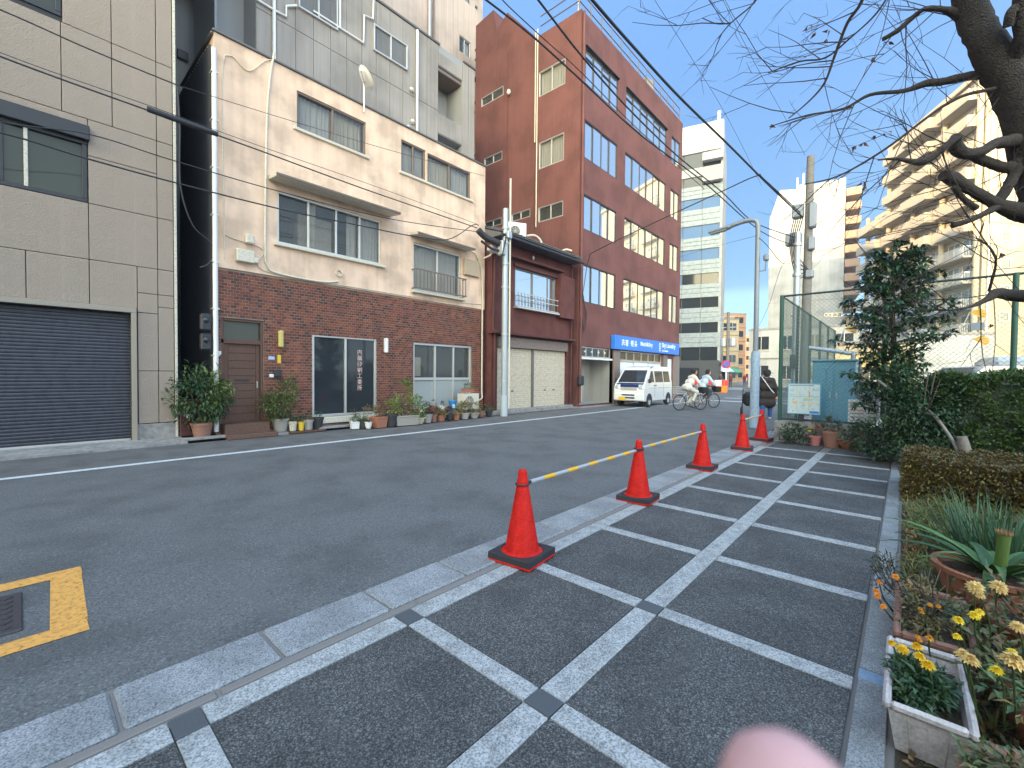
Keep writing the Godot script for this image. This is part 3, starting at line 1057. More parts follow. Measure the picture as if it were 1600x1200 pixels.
func building_c() -> void:
	var t := thing("stucco_building", "three storey cream stucco building with brick ground floor and potted plants along it", "building", Vector3(-11.2, 0, 0), ALONG)
	var up := [[4.57, 7.4, 6.41, 8.3], [7.54, 7.4, 8.42, 8.31], [8.49, 7.37, 10.3, 8.27], [4.12, 4.52, 6.89, 5.75], [7.98, 3.98, 9.9, 5.42]]
	var low := [[2.96, 0.3, 3.82, 2.64], [4.95, 0.31, 6.76, 2.42], [8.02, 0.34, 10.43, 2.4]]
	var top := 8.72
	var b := wall(2.85, 3.72, 11.0, top, up, 0.03, 0.16)
	body(b, 2.87, 3.72, 11.0, top, -2.6, 0.03)
	b.quad(Vector3(2.85, 3.72, 0.03), Vector3(11, 3.72, 0.03), Vector3(11, 3.72, -0.1), Vector3(2.85, 3.72, -0.1), Vector3.DOWN)
	put("stucco_wall", b, M.stucco, t)
	b = wall(2.85, 0, 11.0, 3.74, low, 0.0, 0.146)
	body(b, 2.87, 0, 11.0, 3.74, -2.6, 0.0)
	put("mortar_wall", b, M.mortar, t)
	bricks(t, low, 2.85, 11.0, 0.1, 3.73)
	# dark corrugated side in the gap
	var s := Mb.new()
	for k in 18:
		var w := -0.1 - k * 0.15
		s.quad(Vector3(2.83, 0, w), Vector3(2.83, 8.5, w), Vector3(2.79, 8.5, w - 0.075), Vector3(2.79, 0, w - 0.075), Vector3.LEFT)
		s.quad(Vector3(2.79, 0, w - 0.075), Vector3(2.79, 8.5, w - 0.075), Vector3(2.83, 8.5, w - 0.15), Vector3(2.83, 0, w - 0.15), Vector3.LEFT)
	put("corrugated_side", s, M.black_metal, t)
	var cap := Mb.new()
	cap.bev(Vector3(6.92, top + 0.015, 0.03), Vector3(8.2, 0.05, 0.09), 0.01)
	cap.bev(Vector3(2.86, top + 0.01, -1.4), Vector3(0.09, 0.05, 2.7), 0.01)
	put("roof_edge", cap, M.alu_dark, t)
	var rf := Mb.new()
	rf.span(Vector3(2.88, top - 0.1, -2.8), Vector3(11.0, top - 0.02, -0.02))
	put("roof", rf, M.concrete, t)
	# upper windows
	var br := {"cols": 2, "frame": M.bronze, "bar": 0.05, "back": M.dark_gap}
	window(t, 4.57, 7.4, 6.41, 8.3, -0.04, br.merged({"pane": M.pane_grey, "curtains": [[0.02, 0.5, M.curtain_white], [0.5, 0.98, M.curtain_cream]]}))
	window(t, 7.54, 7.4, 8.42, 8.31, -0.04, br.merged({"pane": M.pane_grey, "curtains": [[0.02, 0.98, M.curtain_white]]}))
	window(t, 8.49, 7.37, 10.3, 8.27, -0.04, br.merged({"pane": M.pane_grey, "curtains": [[0.02, 0.6, M.curtain_cream], [0.6, 0.98, M.curtain_white]]}))
	window(t, 4.12, 4.52, 6.89, 5.75, -0.05, {"cuts": [0.27, 0.53, 0.77], "frame": M.alu, "bar": 0.05, "pane": M.pane_grey, "back": M.dark_gap, "room_deep": 0.9, "curtains": [[0.3, 0.36, M.curtain_cream], [0.66, 0.76, M.curtain_white], [0.78, 0.99, M.curtain_white]]})
	var box := Mb.new()
	box.bev(Vector3(5.3, 5.05, -0.75), Vector3(0.9, 1.0, 0.3), 0.02)
	put("interior_cupboard", box, M.cream_plastic, t)
	window(t, 7.98, 3.98, 9.9, 5.42, -0.06, {"cols": 2, "frame": M.alu, "bar": 0.055, "pane": M.pane_grey, "back": M.dark_gap, "curtains": [[0.03, 0.97, M.curtain_white]]})
	for w in [[4.08, 6.93, 4.47, 0.14], [7.94, 9.94, 3.92, 0.2], [4.53, 6.45, 7.36, 0.1], [7.5, 10.34, 7.33, 0.1]]:
		var sl := Mb.new()
		sl.bev(Vector3((w[0] + w[1]) / 2, w[2], 0.03 + w[3] / 2 - 0.04), Vector3(w[1] - w[0] + 0.1, 0.07, w[3]), 0.01)
		put("window_sill", sl, M.cream_plastic, t)
	canopy(t, 3.92, 7.16, 5.94, 0.55)
	canopy(t, 7.84, 10.14, 5.6, 0.45)
	# the low iron railing before the right window
	var rail := Mb.new()
	for y in [4.02, 4.58]:
		rail.box(Vector3(8.94, y, 0.24), Vector3(2.04, 0.035, 0.035))
		for x in [7.93, 9.95]:
			rail.box(Vector3(x, y, 0.13), Vector3(0.03, 0.03, 0.22))
	var rl := put("railing", rail, M.bronze, t)
	for k in 16:
		var p := Mb.new()
		p.box(Vector3(7.96 + k * 0.131, 4.3, 0.24), Vector3(0.02, 0.54, 0.02))
		put("baluster", p, M.bronze, rl)
	# ground floor: door, shop window, glazed bay
	var ff := Mb.new()
	bar(ff, 2.96, 2.08, 3.82, 2.18, -0.08, 0.1)
	bar(ff, 2.96, 0.3, 3.02, 2.64, -0.08, 0.1)
	bar(ff, 3.76, 0.3, 3.82, 2.64, -0.08, 0.102)
	bar(ff, 3.02, 2.58, 3.76, 2.64, -0.08, 0.098)
	put("door_frame", ff, M.wood_brown, t)
	var tg := Mb.new()
	tg.quad(Vector3(3.02, 2.18, -0.1), Vector3(3.76, 2.18, -0.1), Vector3(3.76, 2.58, -0.1), Vector3(3.02, 2.58, -0.1), Vector3.BACK)
	put("transom_pane", tg, M.green_glass, t)
	var d := Mb.new()
	d.bev(Vector3(3.39, 1.19, -0.12), Vector3(0.76, 1.79, 0.04), 0.004)
	var door := put("door", d, M.wood_brown, t)
	for k in 10:
		var pl := Mb.new()
		pl.bev(Vector3(3.39, 0.4 + k * 0.172, -0.1), Vector3(0.56, 0.15, 0.02), 0.008)
		put("board", pl, M.wood_brown, door)
	for x in [3.06, 3.72]:
		var st := Mb.new()
		st.bev(Vector3(x, 1.19, -0.1), Vector3(0.08, 1.78, 0.03), 0.006)
		put("stile", st, M.wood_brown, door)
	var kn := Mb.new()
	kn.bev(Vector3(3.7, 1.15, -0.07), Vector3(0.03, 0.16, 0.03), 0.01)
	put("handle", kn, M.alu, door)
	var ls := Mb.new()
	ls.bev(Vector3(3.39, 1.26, -0.085), Vector3(0.3, 0.05, 0.015), 0.004)
	put("letter_slot", ls, M.black_metal, door)
	var stp := Mb.new()
	stp.bev(Vector3(3.39, 0.19, 0.12), Vector3(0.9, 0.24, 0.4), 0.01)
	stp.bev(Vector3(3.42, 0.05, 0.44), Vector3(1.0, 0.1, 0.3), 0.01)
	put("door_step", stp, M.step_brown, t)
	window(t, 4.95, 0.31, 6.76, 2.42, -0.06, {"cols": 2, "frame": M.alu, "bar": 0.06, "pane": M.dark_glass, "room": false, "called": "sliding_door"})
	var wd := Mb.new()
	wd.bev(Vector3(5.85, 0.22, 0.02), Vector3(1.85, 0.16, 0.14), 0.01)
	put("threshold", wd, M.cream_plastic, t)
	window(t, 8.02, 0.34, 10.43, 2.4, -0.08, {"cuts": [0.36, 0.68], "rails": [1.28], "frame": M.alu, "bar": 0.07, "pane": M.pane_grey, "low_pane": M.frosted, "back": M.dark_gap, "room_deep": 1.0})
	var crate := Mb.new()
	crate.bev(Vector3(8.3, 1.66, -0.5), Vector3(0.5, 0.6, 0.3), 0.01)
	put("interior_board", crate, M.curtain_cream, t)
	# lettering down the dark glass
	var y := 2.08
	for k in KANJI_DOOR:
		var g := Mb.new()
		strokes(g, k, Vector3(6.2, y - 0.13, -0.035), 0.135, 0.011)
		put("letter", g, M.lettering, t)
		y -= 0.163
	var lam := Mb.new()
	lam.bev(Vector3(4.17, 2.24, 0.08), Vector3(0.1, 0.4, 0.12), 0.02)
	put("wall_lamp", lam, M.lamp_yellow, t, "yellowed tube lamp cover beside the wooden door")
	lam = Mb.new()
	lam.bev(Vector3(7.02, 2.24, 0.08), Vector3(0.1, 0.42, 0.12), 0.02)
	put("wall_lamp", lam, M.white_plastic, t, "white tube lamp cover beside the dark shop glass")
	var pq := Mb.new()
	pq.bev(Vector3(4.15, 1.76, 0.03), Vector3(0.075, 0.2, 0.02), 0.004)
	put("name_plate", pq, M.plate_yellow, t, "small yellow number plate")
	pq = Mb.new()
	pq.bev(Vector3(3.98, 1.78, 0.03), Vector3(0.13, 0.08, 0.02), 0.004)
	put("name_plate", pq, M.plate_blue, t, "small pale blue street plate")
	pq = Mb.new()
	pq.bev(Vector3(4.1, 1.42, 0.06), Vector3(0.16, 0.18, 0.1), 0.02)
	put("intercom", pq, M.black_metal, t)
	pq = Mb.new()
	pq.bev(Vector3(3.97, 1.36, 0.05), Vector3(0.09, 0.08, 0.08), 0.015)
	put("doorbell", pq, M.white_plastic, t)
	pq = Mb.new()
	pq.bev(Vector3(2.91, 1.86, 0.03), Vector3(0.09, 0.08, 0.04), 0.01)
	put("name_plate", pq, M.white_plastic, t)
	# boxes, pipes and cables on the stucco
	for q in [[3.5, 4.44, 0.16, 0.2], [3.41, 4.04, 0.36, 0.28], [3.62, 3.98, 0.1, 0.12]]:
		var x := Mb.new()
		x.bev(Vector3(q[0], q[1], 0.1), Vector3(q[2], q[3], 0.14), 0.015)
		put("meter_box", x, M.cream_plastic, t)
	var dp := pipe("downpipe", [Vector3(2.83, 0.15, 0.12), Vector3(2.83, 8.3, 0.12)], 0.05, M.white_plastic, t)
	for k in 8:
		var c := Mb.new()
		c.box(Vector3(2.83, 0.8 + k, 0.09), Vector3(0.13, 0.03, 0.14))
		put("bracket", c, M.alu, dp)
	pipe("drain_hose", smooth([Vector3(4.05, 8.9, 0.06), Vector3(3.95, 8.2, 0.06), Vector3(3.88, 7.1, 0.06), Vector3(3.84, 4.4, 0.06), Vector3(3.88, 3.95, 0.06), Vector3(4.1, 3.79, 0.06), Vector3(5.15, 3.76, 0.06), Vector3(5.6, 3.84, 0.06)]), 0.026, M.cream_plastic, t)
	pipe("cable", smooth([Vector3(3.02, 3.9, 0.05), Vector3(3.02, 4.4, 0.05), Vector3(3.0, 7.8, 0.05), Vector3(3.15, 8.35, 0.05), Vector3(3.5, 8.2, 0.05), Vector3(3.85, 8.6, 0.05), Vector3(4.05, 8.75, 0.05)]), 0.01, M.cream_plastic, t)
	pipe("cable", smooth([Vector3(2.95, 4.6, 0.05), Vector3(3.1, 4.42, 0.05), Vector3(3.8, 4.28, 0.05), Vector3(3.82, 3.8, 0.05), Vector3(6, 3.76, 0.05), Vector3(9, 3.78, 0.05), Vector3(10.9, 3.9, 0.05)]), 0.01, M.cream_plastic, t)
	pipe("drain_hose", smooth([Vector3(10.2, 5.62, 0.1), Vector3(10.5, 5.55, 0.1), Vector3(10.75, 5.2, 0.08), Vector3(10.85, 4.6, 0.07), Vector3(10.86, 3.4, 0.07), Vector3(10.86, 1.0, 0.07), Vector3(10.8, 0.62, 0.15), Vector3(10.45, 0.55, 0.3)]), 0.028, M.cream_plastic, t)
	var mb := Mb.new()
	mb.bev(Vector3(10.32, 5.05, 0.08), Vector3(0.7, 0.54, 0.12), 0.02)
	put("meter_box", mb, M.rusty_cream, t, "rust stained flat box beside the right window")
	var vr := Mb.new()
	vr.lathe([Vector2(0.09, 0), Vector2(0.09, 0.05), Vector2(0.07, 0.05), Vector2(0.065, 0.0)], 16, Vector3(5.62, 4.06, 0.03), Basis(Vector3(1, 0, 0), PI / 2))
	put("vent_ring", vr, M.cream_plastic, t)
	# two dark electricity meters and a pipe in the gap
	for k in 2:
		var m := Mb.new()
		m.bev(Vector3(2.66, 2.5 - k * 0.42, 0.06), Vector3(0.2, 0.36, 0.16), 0.03)
		var me := put("electric_meter", m, M.black_metal, t)
		var g := Mb.new()
		g.ball(Vector3(2.66, 2.54 - k * 0.42, 0.12), Vector3(0.07, 0.08, 0.05))
		put("meter_glass", g, M.dark_glass, me)
	var dish := thing("satellite_dish", "small white satellite dish on a bracket at the roof edge of the cream building", "satellite dish", Vector3(-11.15, 8.75, -6.3), ALONG)
	var ds := Mb.new()
	var turn := Basis.from_euler(Vector3(0.9, 1.25, 0))
	ds.lathe([Vector2(0.0, 0.0), Vector2(0.1, 0.008), Vector2(0.2, 0.035), Vector2(0.29, 0.075), Vector2(0.3, 0.075), Vector2(0.2, 0.025), Vector2(0.0, -0.01)], 20, Vector3(-0.02, 0.62, 0.1), turn)
	put("reflector", ds, M.white_plastic, dish)
	pipe("mast", [Vector3(0, -0.25, 0.07), Vector3(0, 0.6, 0.07)], 0.025, M.alu, dish)
	pipe("feed_arm", [Vector3(0, 0.45, 0.1), Vector3(-0.2, 0.62, 0.3)], 0.012, M.alu, dish)
	var fh := Mb.new()
	fh.bev(Vector3(-0.22, 0.66, 0.3), Vector3(0.07, 0.1, 0.07), 0.02)
	put("feed_horn", fh, M.white_plastic, dish)
	var cm := thing("security_camera", "white box camera on an arm at the right corner of the cream building", "camera", Vector3(-11.1, 5.75, -10.9), ALONG)
	var cb := Mb.new()
	cb.bev(Vector3(0.1, 0, 0.35), Vector3(0.6, 0.2, 0.2), 0.03, Basis(Vector3.UP, 0.3))
	put("housing", cb, M.white_plastic, cm)
	pipe("arm", [Vector3(0, -0.25, 0), Vector3(0, -0.2, 0.3), Vector3(0.05, -0.08, 0.35)], 0.03, M.white_plastic, cm)


func building_d() -> void:
	var t := thing("clad_building", "grey metal clad building with white pipes rising behind the cream roof", "building", Vector3(-14, 0, 0), ALONG)
	var b := wall(3.6, 0, 13.1, 14.4, [[3.65, 10.2, 4.6, 13.4], [11.15, 11.75, 12.4, 13.6], [11.15, 8.9, 12.4, 10.95]], -0.02, 1.0)
	body(b, 3.6, 0, 13.1, 14.4, -2.1, -0.02)
	for q in [[3.65, 10.2, 4.6, 13.4], [11.15, 8.9, 12.4, 13.6]]:
		b.quad(Vector3(q[0], q[1], -1.0), Vector3(q[2], q[1], -1.0), Vector3(q[2], q[3], -1.0), Vector3(q[0], q[3], -1.0), Vector3.BACK)
	put("wall", b, M.steel_wall, t)
	var u := 4.6
	while u < 11.1:
		var e := minf(u + 0.545, 11.15)
		for r in [[6.2, 9.0], [9.0, 11.82], [11.82, 14.38]]:
			var m := Mb.new()
			m.bev(Vector3((u + e) / 2, (r[0] + r[1]) / 2, -0.005), Vector3(e - u - 0.014, r[1] - r[0] - 0.014, 0.03), 0.005)
			put("panel", m, M.panel_grey, t)
		u = e
	for q in [[11.15, 10.97, 12.4, 11.73], [11.15, 13.62, 12.4, 14.12], [12.42, 8.9, 12.75, 14.38], [12.76, 8.9, 13.1, 14.38], [11.15, 6.2, 12.4, 8.88], [3.62, 6.2, 4.6, 10.18]]:
		var m := Mb.new()
		m.bev(Vector3((q[0] + q[2]) / 2, (q[1] + q[3]) / 2, -0.005), Vector3(q[2] - q[0] - 0.01, q[3] - q[1] - 0.01, 0.03), 0.005)
		put("panel", m, M.panel_grey, t)
	var bm := Mb.new()
	bm.bev(Vector3(11.77, 13.5, -0.5), Vector3(1.24, 0.14, 0.9), 0.01)
	put("loggia_beam", bm, M.bronze, t)
	var cap := Mb.new()
	cap.bev(Vector3(7.4, 14.42, -0.02), Vector3(7.6, 0.08, 0.16), 0.01)
	cap.bev(Vector3(12.8, 14.42, -0.02), Vector3(0.7, 0.08, 0.16), 0.01)
	cap.bev(Vector3(3.6, 14.4, -1.05), Vector3(0.16, 0.1, 2.1), 0.01)
	put("roof_edge", cap, M.alu_dark, t)
	window(t, 8.28, 12.6, 9.66, 13.5, 0.05, {"cols": 2, "frame": M.alu, "bar": 0.05, "pane": M.pane_grey, "room_deep": 0.05, "curtains": [[0.02, 0.48, M.curtain_white]]})
	window(t, 5.75, 12.5, 7.0, 13.6, 0.05, {"cols": 2, "frame": M.alu, "bar": 0.05, "pane": M.pane_grey, "room_deep": 0.05})
	window(t, 6.9, 9.1, 8.3, 9.65, 0.05, {"cols": 2, "frame": M.alu, "bar": 0.05, "pane": M.pane_grey, "room_deep": 0.05})
	for p in [[Vector3(5.06, 8.6, 0.08), Vector3(5.06, 14.3, 0.08)], [Vector3(10.09, 8.6, 0.08), Vector3(10.09, 14.3, 0.08)], [Vector3(7.07, 12.62, 0.07), Vector3(7.07, 14.3, 0.07)], [Vector3(4.6, 12.0, 0.07), Vector3(5.05, 11.98, 0.07), Vector3(5.4, 12.0, 0.07), Vector3(5.4, 12.3, 0.07), Vector3(5.7, 12.5, 0.07)], [Vector3(6.2, 12.65, 0.07), Vector3(7.9, 12.62, 0.07), Vector3(7.92, 13.55, 0.07), Vector3(8.25, 13.62, 0.07), Vector3(8.27, 14.3, 0.07)]]:
		pipe("conduit", p, 0.05 if p[0].y < 9 else 0.032, M.white_plastic, t)
	for q in [[9.85, 12.0], [9.9, 10.85], [9.7, 10.55]]:
		var c := Mb.new()
		c.ball(Vector3(q[0], q[1], 0.05), Vector3(0.1, 0.1, 0.1))
		put("vent_cap", c, M.alu, t)


func building_f() -> void:
	var t := thing("small_house", "low dark red two storey house with tiled roof and cream roller shutters", "building", Vector3(-10.9, 0, 0), ALONG)
	var holes := [[12.3, 3.95, 14.85, 5.42], [11.4, 0.12, 15.7, 2.42]]
	var b := wall(11.1, 0, 15.98, 6.3, holes, 0.0, 0.15)
	body(b, 11.1, 0, 15.98, 6.3, -7, 0)
	put("wall", b, M.red_house, t)
	window(t, 12.3, 3.95, 14.85, 5.42, -0.05, {"cuts": [0.42, 0.8], "frame": M.alu_dark, "bar": 0.05, "pane": M.mirror_glass, "room": false})
	var hd := Mb.new()
	hd.bev(Vector3(13.3, 5.72, 0.12), Vector3(3.6, 0.07, 0.3), 0.01)
	hd.bev(Vector3(13.6, 5.5, 0.04), Vector3(2.75, 0.14, 0.1), 0.01)
	put("window_hood", hd, M.red_dark, t)
	var sb := Mb.new()
	sb.bev(Vector3(15.42, 4.68, 0.11), Vector3(1.0, 1.75, 0.26), 0.015)
	put("shutter_case", sb, M.red_house, t)
	var rb := Mb.new()
	for y in [4.0, 4.28, 4.48]:
		rb.box(Vector3(13.55, y, 0.16), Vector3(2.6, 0.025, 0.025))
	rb.box(Vector3(13.55, 3.93, 0.12), Vector3(2.65, 0.06, 0.2))
	var rl := put("railing", rb, M.alu, t)
	for k in 14:
		var p := Mb.new()
		p.box(Vector3(12.32 + k * 0.19, 4.2, 0.16), Vector3(0.016, 0.55, 0.016))
		put("baluster", p, M.bronze, rl)
	var kb := Mb.new()
	kb.ball(Vector3(13.3, 5.95, 0.06), Vector3(0.05, 0.09, 0.05))
	put("insulator", kb, M.white_plastic, t)
	# ground floor
	var lt := Mb.new()
	lt.bev(Vector3(13.55, 2.62, 0.02), Vector3(4.3, 0.38, 0.1), 0.01)
	put("shutter_box", lt, M.grey_brown, t)
	var cn := Mb.new()
	cn.bev(Vector3(13.45, 2.92, 0.14), Vector3(5.0, 0.1, 0.36), 0.015)
	put("canopy", cn, M.red_dark, t)
	slats(t, 11.4, 0.16, 13.42, 2.42, -0.1, 0.078, M.shutter_cream)
	slats(t, 13.52, 0.16, 15.7, 2.42, -0.1, 0.078, M.shutter_cream)
	var ml := Mb.new()
	ml.bev(Vector3(13.47, 1.27, -0.06), Vector3(0.1, 2.3, 0.08), 0.008)
	put("mullion", ml, M.alu_dark, t)
	for x in [12.3, 14.3, 14.9]:
		var k := Mb.new()
		k.bev(Vector3(x, 0.82, -0.07), Vector3(0.14, 0.05, 0.03), 0.008)
		put("shutter_handle", k, M.bronze, t)
	var sill := Mb.new()
	sill.bev(Vector3(13.5, 0.08, 0.06), Vector3(4.9, 0.16, 0.3), 0.015)
	put("sill", sill, M.concrete, t)
	pipe("downpipe", [Vector3(11.16, 0.1, 0.1), Vector3(11.16, 2.9, 0.1), Vector3(11.1, 3.1, 0.05), Vector3(11.16, 6.1, 0.1)], 0.05, M.red_dark, t)
	pipe("downpipe", [Vector3(15.9, 0.1, 0.1), Vector3(15.9, 6.1, 0.1)], 0.045, M.red_dark, t)
	# tiled roof with gutter
	var rf := Mb.new()
	rf.prism([Vector2(0.5, 6.2), Vector2(0.5, 6.3), Vector2(-3.2, 7.55), Vector2(-7, 6.3), Vector2(-7, 6.2)], Vector3(11.0, 0, 0), Vector3(0, 0, 1), Vector3.UP, Vector3(5.05, 0, 0))
	var roof := put("roof", rf, M.roof_tile, t)
	var one := Mb.new()
	var sl := atan2(1.25, 3.7)
	one.bev(Vector3(0, 0, 0), Vector3(0.26, 0.03, 0.3), 0.01, Basis(Vector3(1, 0, 0), sl + 0.06))
	one.tube([Vector3(0.11, 0.02, 0.15), Vector3(0.11, 0.02 + 0.28 * sin(sl), 0.15 - 0.29 * cos(sl))], 0.028, 6)
	var me := one.done()
	for i in 8:
		for k in 19:
			var o := put("tile", me, M.roof_tile, roof)
			var w := 0.42 - i * 0.26
			o.position = Vector3(11.15 + k * 0.262, 6.355 + (0.5 - w) * 1.25 / 3.7, w)
	var gt := Mb.new()
	gt.tube([Vector3(11.0, 6.2, 0.58), Vector3(16.05, 6.2, 0.58)], 0.06, 8)
	put("gutter", gt, M.black_metal, t)
	var ac := ac_unit(Vector3(-12.3, 6.98, -13.95), Basis(Vector3.UP, PI / 2 - 0.5), Vector3(0.8, 0.72, 0.3), "white air conditioner unit standing on the tiled roof of the red house", 1)
	ac.name = "air_conditioner"
	var hose := pipe("duct_hose", smooth([Vector3(-12.2, 7.35, -14.5), Vector3(-12.1, 7.45, -14.9), Vector3(-12.0, 7.3, -15.2), Vector3(-11.9, 6.85, -15.4), Vector3(-11.6, 6.75, -15.8), Vector3(-11.3, 6.95, -16.1), Vector3(-11.1, 6.9, -16.3)]), 0.05, M.cream_plastic)
	tag(hose, "pale insulated hose bending over the tiled roof of the red house", "hose")


func building_g() -> void:
	var t := thing("red_building", "five storey brick red rendered building with blue laundry sign and roof rail", "building", Vector3(-10.8, 0, 0), ALONG)
	var cols := [[16.76, 19.7, 4], [20.52, 25.55, 6], [26.3, 27.6, 2]]
	var lv := [[14.3, 15.9], [11.06, 12.74], [7.92, 9.48], [4.7, 6.4]]
	var holes := []
	for c in cols:
		for l in lv:
			holes.append([c[0], l[0], c[1], l[1]])
	holes.append([16.6, 0.1, 19.5, 2.74])
	holes.append([20.2, 0.1, 25.45, 2.7])
	holes.append([26.1, 0.1, 27.0, 2.5])
	var b := wall(16.4, 0, 28.0, 17.3, holes, 0.0, 0.16)
	b.quad(Vector3(28, 0, -7), Vector3(28, 17.3, -7), Vector3(28, 17.3, 0), Vector3(28, 0, 0), Vector3.RIGHT)
	b.quad(Vector3(16.4, 17.3, -7), Vector3(28, 17.3, -7), Vector3(28, 17.3, -0.2), Vector3(16.4, 17.3, -0.2), Vector3.UP)
	put("wall", b, M.red_wall, t)
	# the side that faces the camera, in the node's own w-v plane
	var side_holes := [[-2.33, 14.45, -0.82, 15.6], [-2.29, 11.08, -0.85, 12.33], [-2.29, 8.6, -0.86, 9.3], [-4.0, 9.0, -2.78, 9.4], [-5.9, 9.05, -4.65, 9.42], [-6.2, 15.5, -4.6, 15.98], [-5.95, 12.3, -4.65, 12.75]]
	var s := wall(-6.65, 0, 0.0, 17.3, side_holes, 0.0, 0.14)
	var turn := Transform3D(Basis(Vector3(0, 0, 1), Vector3.UP, Vector3(-1, 0, 0)), Vector3(16.4, 0, 0))
	var side := put("side_wall", s, M.red_wall, t)
	side.transform = turn
	var up := Mb.new()
	up.prism([Vector2(-2.5, 17.3), Vector2(-4.37, 19.46), Vector2(-5.1, 18.9), Vector2(-5.35, 20.1), Vector2(-6.65, 19.95), Vector2(-6.65, 17.3)], Vector3.ZERO, Vector3(1, 0, 0), Vector3.UP, Vector3(0, 0, -4))
	var ph := put("penthouse", up, M.red_wall, t)
	ph.transform = turn
	for h in side_holes:
		var big: bool = h[3] - h[1] > 1.0
		var w := window(t, h[0], h[1], h[2], h[3], -0.05, {"cols": 2, "frame": M.alu, "bar": 0.05, "pane": M.pane_grey, "called": "side_window", "room_deep": 0.5, "curtains": [[0.03, 0.97, M.curtain_white]] if big else []})
		w.transform = turn
	var jn := Mb.new()
	for x in [-2.5, -4.3]:
		jn.box(Vector3(x, 9, 0.004), Vector3(0.025, 17, 0.01))
	var j := put("joint_strip", jn, M.red_dark, t)
	j.transform = turn
	for x in [[-2.38, 8.4], [-2.5, 12.4]]:
		var c := pipe("conduit", [Vector3(x[0], x[1], 0.05), Vector3(x[0], 17.6, 0.05)], 0.03, M.cream_plastic, t)
		c.transform = turn
	var lamp := Mb.new()
	lamp.ball(Vector3(-4.15, 15.4, 0.1), Vector3(0.1, 0.14, 0.1))
	var lp := put("flood_lamp", lamp, M.white_plastic, t)
	lp.transform = turn
	# street windows
	for c in cols:
		for i in 4:
			var l: Array = lv[i]
			var o := {"cols": c[2], "frame": M.black_metal, "bar": 0.05, "pane": M.mirror_glass, "room": false}
			if i == 0:
				o.rails = [l[1] - 0.42] if c[2] != 2 else []
			window(t, c[0], l[0], c[1], l[1], -0.06, o)
			if i == 0 and c[2] > 2:
				var cp := Mb.new()
				cp.bev(Vector3((c[0] + c[1]) / 2, l[1] + 0.02, 0.04), Vector3(c[1] - c[0] + 0.06, 0.04, 0.1), 0.008)
				put("window_hood", cp, M.black_metal, t)
	# roof rail
	var rb := Mb.new()
	for y in [17.75, 18.2]:
		rb.tube([Vector3(16.45, y, -0.15), Vector3(27.9, y, -0.15)], 0.025, 6)
		rb.tube([Vector3(16.45, y, -0.15), Vector3(16.45, y, -2.3)], 0.025, 6)
	var rl := put("roof_rail", rb, M.bronze, t)
	for k in 13:
		pipe("rail_post", [Vector3(16.45 + k * 0.95, 17.2, -0.15), Vector3(16.45 + k * 0.95, 18.22, -0.15)], 0.025, M.bronze, rl)
	pipe("mast", [Vector3(16.6, 17.3, -0.3), Vector3(16.6, 21.5, -0.3)], 0.05, M.galv, t)
	var dv := Mb.new()
	dv.bev(Vector3(23.6, 17.6, -0.35), Vector3(0.9, 0.7, 0.4), 0.05, Basis(Vector3(0, 0, 1), 0.3))
	put("roof_box", dv, M.panel_grey, t)
	# alcove with transom lights
	var al := Mb.new()
	al.quad(Vector3(16.6, 0.1, -1.3), Vector3(19.5, 0.1, -1.3), Vector3(19.5, 2.74, -1.3), Vector3(16.6, 2.74, -1.3), Vector3.BACK)
	al.quad(Vector3(19.5, 0.1, 0), Vector3(19.5, 0.1, -1.3), Vector3(19.5, 2.74, -1.3), Vector3(19.5, 2.74, 0), Vector3.LEFT)
	al.quad(Vector3(16.6, 0.1, 0), Vector3(16.6, 0.1, -1.3), Vector3(16.6, 2.74, -1.3), Vector3(16.6, 2.74, 0), Vector3.RIGHT)
	al.quad(Vector3(16.6, 0.1, 0), Vector3(19.5, 0.1, 0), Vector3(19.5, 0.1, -1.3), Vector3(16.6, 0.1, -1.3), Vector3.UP)
	put("alcove", al, M.white_wall, t)
	var bm := Mb.new()
	bm.bev(Vector3(18.05, 2.2, -0.05), Vector3(2.9, 0.09, 0.12), 0.01)
	put("alcove_beam", bm, M.white_plastic, t)
	window(t, 16.7, 2.26, 19.4, 2.72, -0.12, {"cols": 5, "frame": M.alu, "bar": 0.04, "pane": M.dark_glass, "room": false, "called": "transom_light"})
	for k in 4:
		var lb := Mb.new()
		lb.ball(Vector3(17.0 + k * 0.58, 2.5, 0.0), Vector3(0.05, 0.05, 0.05), 8, 5)
		put("spot_lamp", lb, M.white_plastic, t)
	# shop front
	window(t, 20.2, 2.2, 25.45, 2.7, -0.1, {"cols": 6, "frame": M.alu, "bar": 0.05, "pane": M.pane_grey, "called": "transom_light", "back": M.dark_gap})
	window(t, 20.2, 0.1, 25.45, 2.2, -0.1, {"cols": 3, "frame": M.alu, "bar": 0.06, "pane": M.sign_white, "room": false, "called": "shop_front"})
	for q in [[19.56, 20.16], [25.5, 26.05], [27.05, 27.95]]:
		var pl := Mb.new()
		pl.bev(Vector3((q[0] + q[1]) / 2, 1.35, 0.03), Vector3(q[1] - q[0], 2.66, 0.1), 0.01)
		put("pillar", pl, M.grey_brown, t)
	slats(t, 26.1, 0.1, 27.0, 2.5, -0.08, 0.085, M.sign_white)
	var sg := Mb.new()
	sg.bev(Vector3(23.35, 3.07, 0.14), Vector3(8.1, 0.68, 0.24), 0.012)
	var sign := put("shop_sign", sg, M.sign_blue, t, "long blue sign board with white laundry lettering")
	var x := 19.95
	for k in KANJI_SIGN:
		var g := Mb.new()
		strokes(g, k, Vector3(x, 2.94, 0.262), 0.3, 0.034)
		put("letter", g, M.sign_white, sign)
		x += 0.26 if k.size() < 2 else 0.37
	put_text("Wash&Dry", sign, Vector3(22.0, 2.95, 0.262), 0.3, M.sign_white)
